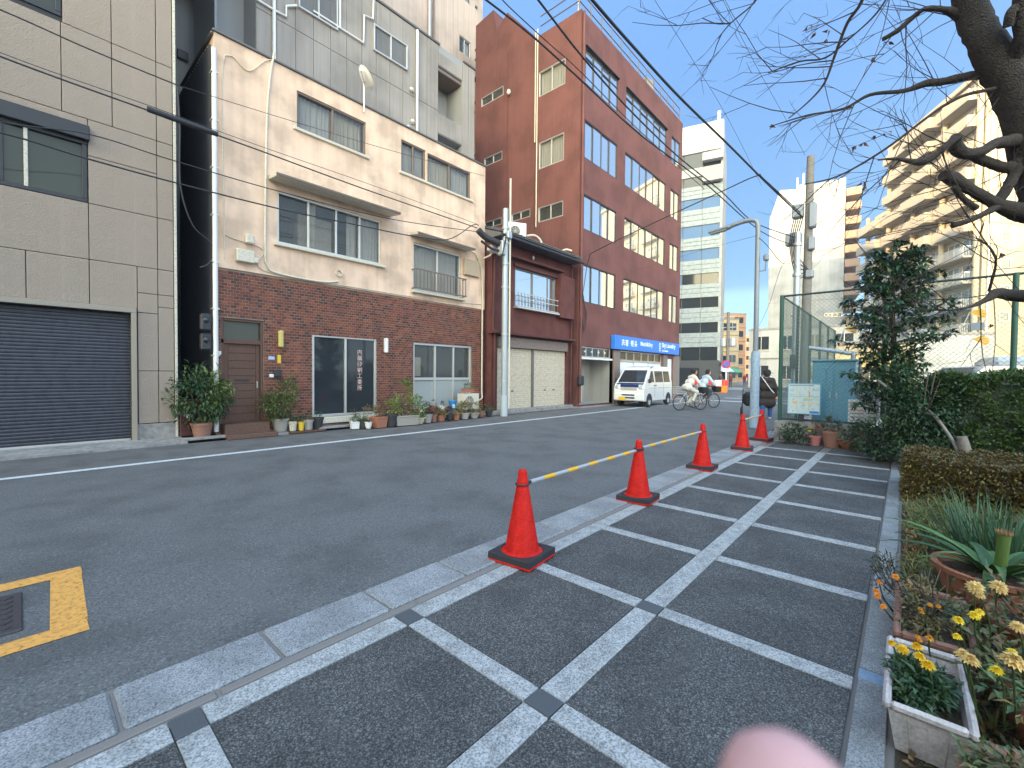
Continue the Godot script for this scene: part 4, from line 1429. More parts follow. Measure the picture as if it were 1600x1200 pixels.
	put_text("Sky Laundry", sign, Vector3(24.75, 3.0, 0.262), 0.34, M.sign_white)
	put_text("COIN LAUNDRY", sign, Vector3(24.8, 2.81, 0.262), 0.12, M.sign_white)
	for k in 2:
		var ic := Mb.new()
		ic.bev(Vector3(24.5, 2.95 + k * 0.24, 0.264), Vector3(0.2, 0.2, 0.006), 0.002)
		put("emblem", ic, M.sign_white, sign)
		var dr := Mb.new()
		dr.lathe([Vector2(0.065, 0.0), Vector2(0.065, 0.006), Vector2(0, 0.006)], 12, Vector3(24.5, 2.94 + k * 0.24, 0.266), Basis(Vector3(1, 0, 0), PI / 2))
		put("emblem", dr, M.sign_blue, sign)
	# cables hanging at the near corner
	pipe("cable", smooth([Vector3(16.5, 5.4, 0.08), Vector3(16.75, 4.6, 0.1), Vector3(16.85, 3.7, 0.12), Vector3(16.6, 3.3, 0.1), Vector3(16.45, 3.7, 0.1), Vector3(16.55, 4.6, 0.08)]), 0.025, M.red_dark, t)
	pipe("cable", smooth([Vector3(16.55, 4.9, 0.08), Vector3(16.9, 4.2, 0.12), Vector3(16.75, 3.5, 0.1), Vector3(16.5, 4.2, 0.08)]), 0.02, M.wire, t)
	pipe("downpipe", [Vector3(16.5, 0.2, 0.08), Vector3(16.5, 17.2, 0.08)], 0.06, M.red_wall, t)
	var mt := Mb.new()
	mt.bev(Vector3(16.5, 1.2, 0.12), Vector3(0.35, 0.45, 0.2), 0.06)
	put("electric_meter", mt, M.black_metal, t)
	ac_unit(Vector3(-11.75, 0.1, -17.4), Basis(Vector3.UP, PI / 2 - 0.35), Vector3(0.95, 1.3, 0.35), "tall cream double fan outdoor unit in the alcove of the red building", 2, M.cream_plastic)


func put_text(s: String, p: Node, at: Vector3, size: float, m: Material, bold := true) -> void:
	var tm := TextMesh.new()
	var f := SystemFont.new()
	f.font_names = PackedStringArray(["Droid Sans"])
	if bold:
		f.font_weight = 700
	tm.font = f
	tm.text = s
	tm.font_size = 64
	tm.pixel_size = size / 64.0
	tm.depth = 0.006
	tm.horizontal_alignment = HORIZONTAL_ALIGNMENT_LEFT
	tm.vertical_alignment = VERTICAL_ALIGNMENT_BOTTOM
	var o := put("lettering", tm, m, p)
	o.position = at


# Characters as strokes on a grid ten wide and ten high.
const KANJI_DOOR := [
	["1,8 9,8", "1,8 1,0", "9,8 9,0", "5,10 5,7", "5,7 3,3", "5,7 7,3"],
	["0,9 10,9", "3,10 3,8", "7,10 7,8", "1,7 4,7", "1,7 1,0", "4,7 4,0", "1,5 4,5", "1,3 4,3", "5,6 10,6", "7.5,7 5,2", "7.5,6 10,2", "7.5,4 7.5,0", "5.5,3 9.5,1"],
	["1,9 4,10", "1,9 1,1", "1,5 4,5", "1,1 4,1", "6,9 9,9", "9,9 9,3", "6,9 6,0"],
	["1,9 6,9", "1,9 1,3", "1,7 6,7", "6,9 6,7", "3.5,7 3.5,0", "2,5 2,1", "5,5 5,1", "2,5 5,5", "7.5,8 7.5,3", "9.5,10 9.5,0"],
	["1,9 9,9", "5,9 5,1", "0,1 10,1"],
	["0,7.5 10,7.5", "4,10 4,7.5", "6,10 6,7.5", "2,9.5 3,8", "8,9.5 7,8", "1,5.5 9,5.5", "0,3.8 10,3.8", "5,7.5 5,0", "5,3.5 1,0", "5,3.5 9,0"],
	["0,9 5,9", "1,7 1,0", "1,7 4,7", "4,7 4,4", "1,4 4,4", "6,9 9,10", "6,9 6,3", "6,3 5,0", "6,6 10,6", "8,6 8,0"],
]
const KANJI_SIGN := [
	["0,9 1,8", "0,6 1,5", "0,1 1.5,3", "4,9.5 3,7", "3,8 9,8", "6,10 6,5", "2,5 10,5", "4.5,5 2.5,0", "7.5,5 7.5,1", "7.5,1 10,1"],
	["0,9 1,8", "0,6 1,5", "0,1 1.5,3", "3,9 10,9", "3,7.5 10,7.5", "6.5,9.5 6.5,5", "3,6 10,6", "3,4 10,4", "4,4 4,0", "9,4 9,0", "4,2 9,2", "4,0 9,0"],
	["4.5,5 5.5,5"],
	["0,8.5 4.5,8.5", "2.2,10 2.2,0", "0.5,7 4,7", "0.5,7 0.5,4", "4,7 4,4", "0.5,5.5 4,5.5", "0.5,4 4,4", "0,2 4.5,2", "6.5,10 5,7.5", "6,9 10,9", "6,6 9.5,6", "9.5,6 5.5,2", "5.5,2 6,0.5", "6,0.5 10,0.5"],
	["4,10 6,10", "2,8 8,8", "2,8 2,6", "8,8 8,6", "0,4 10,4", "5,6 5,0", "5,4 1,0.5", "5,4 9,0.5"],
]


func strokes(b: Mb, k: Array, at: Vector3, size: float, w: float) -> void:
	for s in k:
		var e: PackedStringArray = s.split(" ")
		var p := e[0].split_floats(",")
		var q := e[1].split_floats(",")
		var a := Vector3(p[0], p[1], 0) * size / 10
		var c := Vector3(q[0], q[1], 0) * size / 10
		var d := c - a
		b.box(at + (a + c) / 2, Vector3(d.length() + w * 0.6, w, 0.004 + 0.0004 * (b.v.size() % 7)), Basis(Vector3(0, 0, 1), atan2(d.y, d.x)))


# ---------- across the junction and over the fence
func facing(turn_deg: float) -> Basis:   # a facade whose outward w is turned by so much from straight back down the street, seen from above to the right
	var a := deg_to_rad(turn_deg)
	var n := Vector3(sin(a), 0, cos(a))
	return Basis(Vector3.UP.cross(n), Vector3.UP, n)


func on_face(x: float, y: float, p: Vector3, bs: Basis) -> Vector2:   # pixel to (u, v) of a facade
	var d := ray(x, y)
	var t := (p - EYE).dot(bs.z) / d.dot(bs.z)
	var q := EYE + d * t - p
	return Vector2(q.dot(bs.x), q.y)


func beyond() -> void:
	office_h()
	tower_j()
	flats_k()
	far_street()


func office_h() -> void:
	var p := Vector3(-17.9, 0, -60)
	var bs := facing(14.6)
	var t := thing("office_tower", "tall pale banded office tower with sky coloured glass across the junction", "building", p, bs)
	var hh := func(y): return on_face(1124, y, p, bs).y
	var top: float = hh.call(187)
	var g := Mb.new()
	g.span(Vector3(-19, 0, -14), Vector3(-0.25, top - 1.0, -0.3))
	put("core", g, M.panel_grey, t)
	var edges := [187, 232, 256, 270, 285, 305, 322, 348, 367, 386, 403, 425, 441, 463, 479, 503, 519, 542, 563]
	for i in edges.size() - 1:
		var v1: float = hh.call(edges[i])
		var v0: float = hh.call(edges[i + 1])
		var glassy := i % 2 == 1
		for k in 8:
			var u1 := -0.0 - k * 2.35
			var m := Mb.new()
			if glassy:
				m.bev(Vector3(u1 - 1.175, (v0 + v1) / 2, -0.16), Vector3(2.27, v1 - v0, 0.1), 0.02)
				var o := put("window", m, M.sky_blue_glass if i in [5, 7, 9] or (i == 11 and k > 1) else M.dark_glass, t)
				if k == 0:
					o.name = "window"
			elif i > 3:
				for q in 3:
					var pm := Mb.new()
					pm.bev(Vector3(u1 - 1.175, v0 + (v1 - v0) * (q + 0.5) / 3, -0.06), Vector3(2.33, (v1 - v0) / 3 - 0.025, 0.16), 0.02)
					put("panel", pm, M.shaded_glass_band, t)
			else:
				m.bev(Vector3(u1 - 1.175, (v0 + v1) / 2, -0.05), Vector3(2.34, v1 - v0 - 0.02, 0.2), 0.03)
				put("panel", m, M.white_wall, t)
	var sd := Mb.new()
	sd.bev(Vector3(-0.12, top / 2 + 1.6, -7), Vector3(0.3, top - 3.4, 14), 0.02)
	put("side_wall", sd, M.white_wall, t)
	for v in [hh.call(244), hh.call(277)]:
		var rc := Mb.new()
		rc.bev(Vector3(-1.2, v, 0.4), Vector3(2.4, 1.0, 0.9), 0.02)
		put("balcony", rc, M.white_wall, t)
	var bm := Mb.new()
	bm.bev(Vector3(-9.5, (hh.call(563) + 0.0) / 2, 0.1), Vector3(19, hh.call(563), 0.5), 0.03)
	put("base", bm, M.dark_cladding, t)
	var dr := Mb.new()
	dr.bev(Vector3(-5.6, 1.3, 0.36), Vector3(6.5, 2.4, 0.1), 0.02)
	put("shop_window", dr, M.dark_glass, t)
	for k in 3:
		var ps := Mb.new()
		ps.bev(Vector3(-7.8 + k * 0.75, 1.3, 0.43), Vector3(0.65, 1.6, 0.03), 0.01)
		put("poster", ps, M.sign_white, t)
	pipe("mast", [Vector3(-0.6, top - 0.5, -1), Vector3(-0.6, top + 1.6, -1)], 0.2, M.white_plastic, t)


func tower_j() -> void:
	var bs := facing(8.5)
	var p := Vector3(-9.2, 0, -105)
	var t := thing("apartment_tower", "tall white apartment block with slanted shoulder and tan balconies down its right edge", "building", p, bs)
	var px := [[1322, 277], [1262, 290], [1250, 288], [1246, 296], [1219, 297], [1203, 341], [1201, 420], [1199, 560]]
	var poly := []
	for q in px:
		poly.append(on_face(q[0], q[1], p, bs))
	poly.append(Vector2(poly[-1].x, 0))
	poly.append(Vector2(0, 0))
	var b := Mb.new()
	b.prism(poly, Vector3(0, 0, -16), Vector3(1, 0, 0), Vector3.UP, Vector3(0, 0, 16))
	put("wall", b, M.white_wall, t)
	for i in 13:
		var c := on_face(1331, 300 + i * 22.2, p, bs)
		var m := Mb.new()
		m.bev(Vector3(1.2, c.y, -3.0), Vector3(2.3, 1.45, 7), 0.06)
		for k in 6:
			m.box(Vector3(0.3 + k * 0.4, c.y, 0.52), Vector3(0.06, 1.35, 0.05))
		put("balcony", m, M.tan_tile, t)
		var pl := Mb.new()
		for k in 3:
			pl.ball(Vector3(0.5 + k * 0.6, c.y + 0.95, -1.0 - k), Vector3(0.35, 0.35, 0.5), 6, 4)
		put("balcony_plant", pl, M.dark_leaf, t)
	for q in [[1294, 492, 1.2, 0.6], [1308, 492, 1.5, 0.8], [1240, 494, 1.4, 0.8], [1236, 524, 2.6, 1.2], [1284, 523, 2.0, 1.0], [1284, 556, 2.2, 1.2], [1236, 556, 2.4, 1.2], [1302, 560, 1.2, 1.2]]:
		var c := on_face(q[0], q[1], p, bs)
		window(t, c.x - q[2] / 2, c.y - q[3] / 2, c.x + q[2] / 2, c.y + q[3] / 2, 0.03, {"frame": M.alu, "bar": 0.1, "pane": M.dark_glass, "room": false})
	for q in [[1246, 272], [1256, 265]]:
		var c := on_face(q[0], q[1], p, bs)
		pipe("antenna", [Vector3(c.x, c.y, -2), Vector3(c.x, c.y - 5, -2)], 0.16, M.white_plastic, t)
	for y in [350, 470]:
		var l := Mb.new()
		var c := on_face(1260, y, p, bs)
		l.box(Vector3(-6.3, c.y, 0.02), Vector3(12.4, 0.06, 0.06))
		put("joint_strip", l, M.panel_grey, t)


func flats_k() -> void:
	var bs := facing(28)
	var p := Vector3(5.9, 0, -69.8)
	var t := thing("apartment_block", "large cream apartment block with rows of slanting balconies behind the bare tree", "building", p, bs)
	var top := 34.5
	var b := Mb.new()
	b.span(Vector3(0, 0, -17), Vector3(22, top, 0))
	put("wall", b, M.cream_wall, t)
	b = Mb.new()
	b.span(Vector3(0.6, 0, -22.5), Vector3(16, 26.6, -17.01))
	put("end_wing", b, M.cream_wall, t)
	var pit := 2.85
	for f in 12:
		var v := 0.6 + f * pit
		for k in 4:
			var w1 := -0.35 - k * 5.5
			var w0 := w1 - 5.1
			if v + pit > (26.9 if k == 3 else 35.5):
				continue
			var out := 1.5 if k % 2 == 0 else 2.1
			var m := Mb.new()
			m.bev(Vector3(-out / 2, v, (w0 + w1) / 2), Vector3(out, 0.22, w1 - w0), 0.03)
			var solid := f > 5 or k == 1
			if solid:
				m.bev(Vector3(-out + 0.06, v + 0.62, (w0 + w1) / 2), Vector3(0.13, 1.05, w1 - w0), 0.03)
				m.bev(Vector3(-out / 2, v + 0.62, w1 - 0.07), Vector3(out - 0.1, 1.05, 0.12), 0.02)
			var o := put("balcony", m, M.beige_wall if f > 3 else M.blue_grey, t)  # lower floors coloured blue grey for the shade falling there
			if not solid:
				var rr := Mb.new()
				rr.box(Vector3(-out + 0.04, v + 1.15, (w0 + w1) / 2), Vector3(0.06, 0.06, w1 - w0))
				rr.box(Vector3(-out / 2, v + 1.15, w1 - 0.04), Vector3(out, 0.06, 0.06))
				for q in 34:
					rr.box(Vector3(-out + 0.04, v + 0.62, w0 + 0.08 + q * 0.15), Vector3(0.03, 1.0, 0.03))
				for q in 10:
					rr.box(Vector3(-0.1 - q * 0.15, v + 0.62, w1 - 0.04), Vector3(0.03, 1.0, 0.03))
				put("railing", rr, M.alu, o)
			for q in [[0.4, 2.3], [2.7, 4.8]]:
				var g := Mb.new()
				g.quad(Vector3(-0.03, v + 0.15, w0 + q[0]), Vector3(-0.03, v + 2.2, w0 + q[0]), Vector3(-0.03, v + 2.2, w0 + q[1]), Vector3(-0.03, v + 0.15, w0 + q[1]), Vector3.LEFT)
				var win := put("window", g, M.flat_glass, t)
				var fr := Mb.new()
				for e in [q[0], (q[0] + q[1]) / 2, q[1]]:
					fr.box(Vector3(-0.05, v + 1.17, w0 + e), Vector3(0.08, 2.1, 0.07))
				fr.box(Vector3(-0.05, v + 2.22, w0 + (q[0] + q[1]) / 2), Vector3(0.08, 0.07, q[1] - q[0]))
				put("frame", fr, M.alu, win)
	for k in 5:
		pipe("duct", [Vector3(-0.45, 1, -0.15 - k * 5.5), Vector3(-0.45, (26.4 if k == 4 else top), -0.15 - k * 5.5)], 0.28, M.cream_wall, t)
	var cr := Mb.new()
	cr.bev(Vector3(11, top + 0.25, -8.5), Vector3(23, 0.6, 17.8), 0.05)
	put("parapet", cr, M.beige_wall, t)
	# windows with small balconies on the front face
	for f in 11:
		var v := 1.6 + f * pit
		for u in [4.6, 11.0]:
			window(t, u, v + 0.3, u + 2.6, v + 1.9, 0.05, {"frame": M.alu, "bar": 0.1, "pane": M.flat_glass, "room": false, "cols": 3})
			var m := Mb.new()
			m.bev(Vector3(u + 1.4, v, 0.5), Vector3(4.0, 0.3, 1.0), 0.03)
			m.bev(Vector3(u + 1.4, v + 0.55, 0.95), Vector3(4.0, 0.85, 0.1), 0.02)
			put("balcony", m, M.beige_wall, t)
		if f == 10:
			continue
		if f > 1:
			window(t, 1.6, v + 0.3, 2.5, v + 1.3, 0.04, {"frame": M.alu, "bar": 0.08, "pane": M.flat_glass, "room": false, "cols": 1})
	pipe("downpipe", [Vector3(0.5, 0.5, 0.12), Vector3(0.5, top, 0.12)], 0.09, M.white_plastic, t)


func small_building(label: String, at: Vector3, turn: float, s: Vector3, m: Material, floors: int, cols: int, awning: Material = null, gable := false) -> void:
	var t := thing("street_building", label, "building", at, facing(turn), "buildings along the far street")
	var b := Mb.new()
	b.span(Vector3(-s.x / 2, 0, -s.z), Vector3(s.x / 2, s.y, 0))
	if gable:
		b.prism([Vector2(-s.x / 2 - 0.2, s.y), Vector2(0, s.y + s.x * 0.25), Vector2(s.x / 2 + 0.2, s.y)], Vector3(0, 0, -s.z), Vector3(1, 0, 0), Vector3.UP, Vector3(0, 0, s.z + 0.3))
	put("wall", b, m, t)
	var fh := s.y / floors
	for f in floors:
		for c in cols:
			var u := -s.x / 2 + s.x * (c + 0.5) / cols
			var ww := s.x / cols * 0.6
			var g := Mb.new()
			g.bev(Vector3(u, fh * (f + 0.55), 0.02), Vector3(ww, fh * 0.45, 0.1), 0.02)
			var w := put("window", g, M.dark_glass, t)
			var fr := Mb.new()
			fr.box(Vector3(u, fh * (f + 0.55) - fh * 0.24, 0.06), Vector3(ww + 0.2, 0.1, 0.16))
			fr.box(Vector3(u, fh * (f + 0.55), 0.075), Vector3(0.07, fh * 0.45, 0.03))
			put("frame", fr, M.alu, w)
		var bd := Mb.new()
		bd.bev(Vector3(0, fh * f + 0.1, 0.05), Vector3(s.x + 0.06, 0.14, 0.16), 0.02)
		put("band", bd, M.panel_grey, t)
	if awning:
		var a := Mb.new()
		a.prism([Vector2(0, 2.6), Vector2(1.2, 2.2), Vector2(1.2, 2.3), Vector2(0, 3.1)], Vector3(-s.x / 2, 0, 0), Vector3(0, 0, 1), Vector3.UP, Vector3(s.x, 0, 0))
		put("awning", a, awning, t)
	var pr := Mb.new()
	pr.bev(Vector3(0, s.y + 0.12, -s.z / 2), Vector3(s.x + 0.15, 0.3, s.z + 0.15), 0.03)
	if not gable:
		put("parapet", pr, M.concrete, t)


func far_street() -> void:
	# the street beyond bends about fifteen degrees to the left; side distances are from its middle
	var o := Vector3(-9.0, 0, -56)
	var d := Vector3(-sin(deg_to_rad(16.0)), 0, -cos(deg_to_rad(16.0)))
	var r := Vector3(-d.z, 0, d.x)
	small_building("yellow fronted building beside the banded office tower on the far street", o + d * 24 - r * 9.5, 60, Vector3(9, 11, 8), M.yellow_wall, 4, 3, M.sign_white)
	small_building("pale narrow house with green shop signs on the left of the far street", o + d * 42 - r * 8.0, 60, Vector3(10, 13, 8), M.cream_wall, 4, 3, M.green_awning)
	small_building("brown brick block behind the no parking sign on the far street", o + d * 66 - r * 7.2, 50, Vector3(12, 17, 9), M.tan_tile, 5, 3)
	small_building("orange rendered building closing the view at the end of the far street", o + d * 112 - r * 1.0, 12, Vector3(11, 15, 9), M.orange_wall, 5, 4)
	small_building("sunlit yellow block with dark windows right of the orange one far away", o + d * 95 + r * 6.0, 10, Vector3(10, 15, 8), M.yellow_wall, 5, 4)
	small_building("grey pitched roof house on the right of the far street", o + d * 22 + r * 9.0, -40, Vector3(7, 6.5, 8), M.panel_grey, 2, 2, null, true)
	small_building("white low house with a tan awning on the right beyond the junction", o + d * 8 + r * 9.5, -55, Vector3(8, 6.0, 8), M.white_wall, 2, 3, M.tan_tile)
	small_building("weathered dark timber shop on the right of the far street", o + d * 36 + r * 8.6, -50, Vector3(8, 8, 8), M.grey_brown, 3, 3)
	small_building("pale blue storage building halfway up the far street", o + d * 58 + r * 4.6, 5, Vector3(3.4, 5.2, 6), M.pale_blue, 1, 1)
	small_building("white low building with yellow shop band seen through the fence", Vector3(-2.0, 0, -42), 0, Vector3(5, 3.9, 6), M.cream_wall, 1, 3, M.yellow_wall)
	small_building("low white house with grid windows beneath the white apartment tower", Vector3(-9.4, 0, -62), 4, Vector3(11, 7.2, 9), M.white_wall, 2, 4)
	# street pole with the round sign
	var s := thing("no_parking_sign", "round blue and red no parking sign on a white post at the junction", "road sign", lev(1134, 609))
	var sc: float = lev(1134, 609).length() / 50.0
	pipe("post", [Vector3.ZERO, Vector3(0, 3.0 * sc, 0)], 0.07, M.white_plastic, s)
	var db := Mb.new()
	db.lathe([Vector2(0.45, 0), Vector2(0.45, 0.03), Vector2(0, 0.03)], 20, Vector3(0, 2.6 * sc, 0.08), Basis(Vector3(1, 0, 0), PI / 2))
	var dsk := put("disc", db, M.sign_red, s)
	db = Mb.new()
	db.lathe([Vector2(0.33, 0), Vector2(0.33, 0.02), Vector2(0, 0.02)], 20, Vector3(0, 2.6 * sc, 0.105), Basis(Vector3(1, 0, 0), PI / 2))
	put("face", db, M.sign_blue, dsk)
	db = Mb.new()
	db.box(Vector3(0, 2.6 * sc, 0.13), Vector3(0.7, 0.1, 0.02), Basis(Vector3(0, 0, 1), -0.78))
	put("slash", db, M.sign_red, dsk)
	db = Mb.new()
	db.bev(Vector3(0.0, 2.0 * sc, 0.08), Vector3(0.6, 0.35, 0.03), 0.01)
	put("plate", db, M.sign_white, s)
	var pb := thing("utility_pole", "distant grey utility pole beside the round sign on the far side of the junction", "utility pole", lev(1136, 607), Basis(), "utility poles")
	var ht: float = (EYE + ray(1134, 488) * (lev(1136, 607).z / ray(1136, 607).z)).y
	pipe("pole", [Vector3.ZERO, Vector3(0, ht, 0)], 0.17, M.pole_concrete, pb)
	var tb := Mb.new()
	tb.lathe([Vector2(0.3, 0), Vector2(0.35, 0.1), Vector2(0.35, 0.9), Vector2(0.25, 1.0)], 12, Vector3(-0.5, ht * 0.55, 0))
	tb.lathe([Vector2(0.3, 0), Vector2(0.35, 0.1), Vector2(0.35, 0.9), Vector2(0.25, 1.0)], 12, Vector3(0.5, ht * 0.55, 0))
	put("transformer", tb, M.galv, pb)
	for k in 3:
		var ab := Mb.new()
		ab.box(Vector3(0, ht * (0.8 + 0.07 * k), 0), Vector3(1.6, 0.08, 0.08))
		put("cross_arm", ab, M.galv, pb)
	# roadworks barrier in front of the tower
	var br := thing("road_barrier", "red and white striped barrier before the dark shop front at the junction", "barrier", lev(1108, 613), facing(14.6))
	for k in 6:
		var m := Mb.new()
		m.bev(Vector3(-1.5 + k * 0.55, 0.85, 0), Vector3(0.54, 0.5, 0.06), 0.01)
		put("board", m, M.sign_red if k % 2 else M.sign_white, br)
	for x in [-1.4, 1.2]:
		pipe("leg", [Vector3(x, 0, 0), Vector3(x, 1.1, 0)], 0.04, M.orange_plastic, br)
	var ob := Mb.new()
	ob.bev(Vector3(1.0, 0.3, 0.4), Vector3(0.9, 0.6, 0.5), 0.05)
	put("weight", ob, M.orange_plastic, br)


# ---------- greenery
const GREENS := [Color(0.035, 0.085, 0.022), Color(0.05, 0.11, 0.028), Color(0.07, 0.14, 0.035), Color(0.025, 0.06, 0.02), Color(0.1, 0.16, 0.04)]
const GLOSSY := [Color(0.025, 0.06, 0.028), Color(0.035, 0.085, 0.035), Color(0.05, 0.1, 0.04), Color(0.02, 0.045, 0.024)]
const DRY := [Color(0.2, 0.13, 0.05), Color(0.15, 0.09, 0.04), Color(0.12, 0.12, 0.035), Color(0.24, 0.15, 0.06), Color(0.09, 0.1, 0.03)]
const LIGHT := [Color(0.12, 0.2, 0.04), Color(0.17, 0.25, 0.05), Color(0.09, 0.16, 0.035), Color(0.22, 0.24, 0.07)]


func rv() -> Vector3:
	var v := Vector3(rng.randfn(), rng.randfn(), rng.randfn())
	return v.normalized() if v.length() > 0.01 else Vector3.UP


func foliage(p: Node, n: int, c: Vector3, r: Vector3, l: float, pal: Array, o := {}) -> MeshInstance3D:
	# leaves spread through an ellipsoid, thickest near its surface, in uneven clumps
	var b := Mb.new()
	var clumps := []
	for k in o.get("clumps", 14):
		var d := rv()
		d.y = absf(d.y) * 0.9 - 0.15 if o.get("upper", false) else d.y
		clumps.append([c + d * r * rng.randf_range(0.45, 0.85), rng.randf_range(0.3, 0.5), pal[rng.randi() % pal.size()] * rng.randf_range(0.8, 1.25)])
	for i in n:
		var q: Array = clumps[rng.randi() % clumps.size()]
		var d := rv()
		var s: float = q[1] * pow(rng.randf(), 0.4)
		var at: Vector3 = q[0] + d * r * s
		var out := (at - c).normalized() * 0.7 + rv() * 0.7 + Vector3(0, o.get("rise", 0.15), 0)
		b.col = q[2].lerp(pal[rng.randi() % pal.size()], 0.4) * rng.randf_range(0.75, 1.25)
		b.leaf(at, out.normalized(), (Vector3.UP + rv() * 0.5).normalized(), l * rng.randf_range(0.6, 1.25), l * o.get("wide", 0.42), o.get("bend", 0.3))
	return put(o.get("called", "foliage"), b, M.leaf, p, "", "stuff")


func stems(p: Node, n: int, from_p: Vector3, c: Vector3, r: Vector3, thick: float, m: Material = null) -> void:
	var b := Mb.new()
	for k in n:
		var e := c + rv() * r * 0.7
		var mid := from_p.lerp(e, 0.5) + rv() * r * 0.15
		b.tube(smooth([from_p + Vector3(rng.randf_range(-1, 1), 0, rng.randf_range(-1, 1)) * thick * 2, mid, e], 3), thick * rng.randf_range(0.4, 1.0), 5, false)
	put("stem", b, M.twig if m == null else m, p)


func blades(p: Node, n: int, l0: float, l1: float, w: float, spread: float, pal: Array, droop := 0.5, base_r := 0.1, called := "blades") -> void:
	var b := Mb.new()
	for k in n:
		var a := rng.randf() * TAU
		var o := Vector3(cos(a), 0, sin(a))
		var lean := rng.randf_range(0.05, spread)
		var l := rng.randf_range(l0, l1)
		var at := o * rng.randf() * base_r + Vector3(rng.randf_range(-1, 1), 0, rng.randf_range(-1, 1)) * base_r * 0.5
		b.col = pal[rng.randi() % pal.size()] * rng.randf_range(0.8, 1.25)
		ribbon(b, at, o, lean, l, w * rng.randf_range(0.7, 1.2), droop * rng.randf())
	put(called, b, M.leaf, p, "", "stuff")


func ribbon(b: Mb, at: Vector3, o: Vector3, lean: float, l: float, w: float, droop: float, seg := 5) -> void:
	var s := Vector3(-o.z, 0, o.x)
	var d := (Vector3.UP + o * lean).normalized()
	var p := at
	for i in seg:
		var q := p + d * l / seg
		var w0 := w * (1.0 - pow(float(i) / seg, 2.5)) * 0.5
		var w1 := w * (1.0 - pow(float(i + 1) / seg, 2.5)) * 0.5
		var up := s.cross(d)
		var f := up * w0 * 0.35
		b.tri(p - s * w0 + f, p, q, up)
		b.tri(p - s * w0 + f, q, q - s * w1 + f, up)
		b.tri(p, p + s * w0 + f, q + s * w1 + f, up)
		b.tri(p, q + s * w1 + f, q, up)
		p = q
		d = (d + (o * 0.5 + Vector3.DOWN) * droop / seg * 1.6).normalized()


func pot(p: Node, kind: String, r: float, h: float, m: Material, sq := Vector2.ONE) -> void:
	var b := Mb.new()
	if kind == "round":
		b.lathe([Vector2(0, 0), Vector2(r * 0.7, 0), Vector2(r * 0.95, h * 0.82), Vector2(r * 1.04, h * 0.82), Vector2(r * 1.06, h), Vector2(r * 0.94, h), Vector2(r * 0.92, h * 0.86), Vector2(0, h * 0.86)], 20, Vector3.ZERO, Basis(), sq)
	elif kind == "bowl":
		b.lathe([Vector2(0, 0), Vector2(r * 0.6, 0), Vector2(r * 0.85, h * 0.4), Vector2(r * 0.97, h * 0.86), Vector2(r * 1.06, h * 0.9), Vector2(r * 1.08, h), Vector2(r * 0.95, h), Vector2(r * 0.9, h * 0.8), Vector2(0, h * 0.8)], 28, Vector3.ZERO, Basis(), sq)
	else:   # square or long, tapered, with a thick rim
		var x := r * sq.x
		var z := r * sq.y
		var k := 0.8
		var bt := []
		for s in [[-1, -1], [1, -1], [1, 1], [-1, 1]]:
			bt.append([Vector3(s[0] * x * k, 0, s[1] * z * (k + 0.06)), Vector3(s[0] * x * 0.95, h * 0.85, s[1] * z * 0.97)])
		for i in 4:
			var a: Array = bt[i]
			var c: Array = bt[(i + 1) % 4]
			b.quad(a[0], c[0], c[1], a[1], a[0] + c[0])
		var t := minf(0.03, r * 0.25)
		for s in [-1.0, 1.0]:
			b.bev(Vector3(s * (x - t / 2), h * 0.93, 0), Vector3(t, h * 0.16, z * 2), 0.008)
			b.bev(Vector3(0, h * 0.929, s * (z - t / 2)), Vector3(x * 2 - t * 2, h * 0.158, t), 0.008)
		b.quad(Vector3(-x, h * 0.86, -z), Vector3(x, h * 0.86, -z), Vector3(x, h * 0.86, z), Vector3(-x, h * 0.86, z), Vector3.UP)
	put("pot", b, m, p)
	var e := Mb.new()
	if kind in ["round", "bowl"]:
		e.lathe([Vector2(r * 0.93, h * 0.84), Vector2(r * 0.5, h * 0.9), Vector2(0, h * 0.91)], 14, Vector3.ZERO, Basis(), sq)
	else:
		e.box(Vector3(0, h * 0.84, 0), Vector3(r * sq.x * 1.86, h * 0.06, r * sq.y * 1.86))
	put("soil", e, M.soil, p)


func street_things() -> void:
	cones()
	poles()
	pot_row()


func cone_profile() -> Array:
	return [Vector2(0.172, 0.052), Vector2(0.172, 0.062), Vector2(0.15, 0.07), Vector2(0.134, 0.078), Vector2(0.05, 0.56), Vector2(0.036, 0.655), Vector2(0.034, 0.685), Vector2(0.026, 0.698), Vector2(0.0, 0.702)]


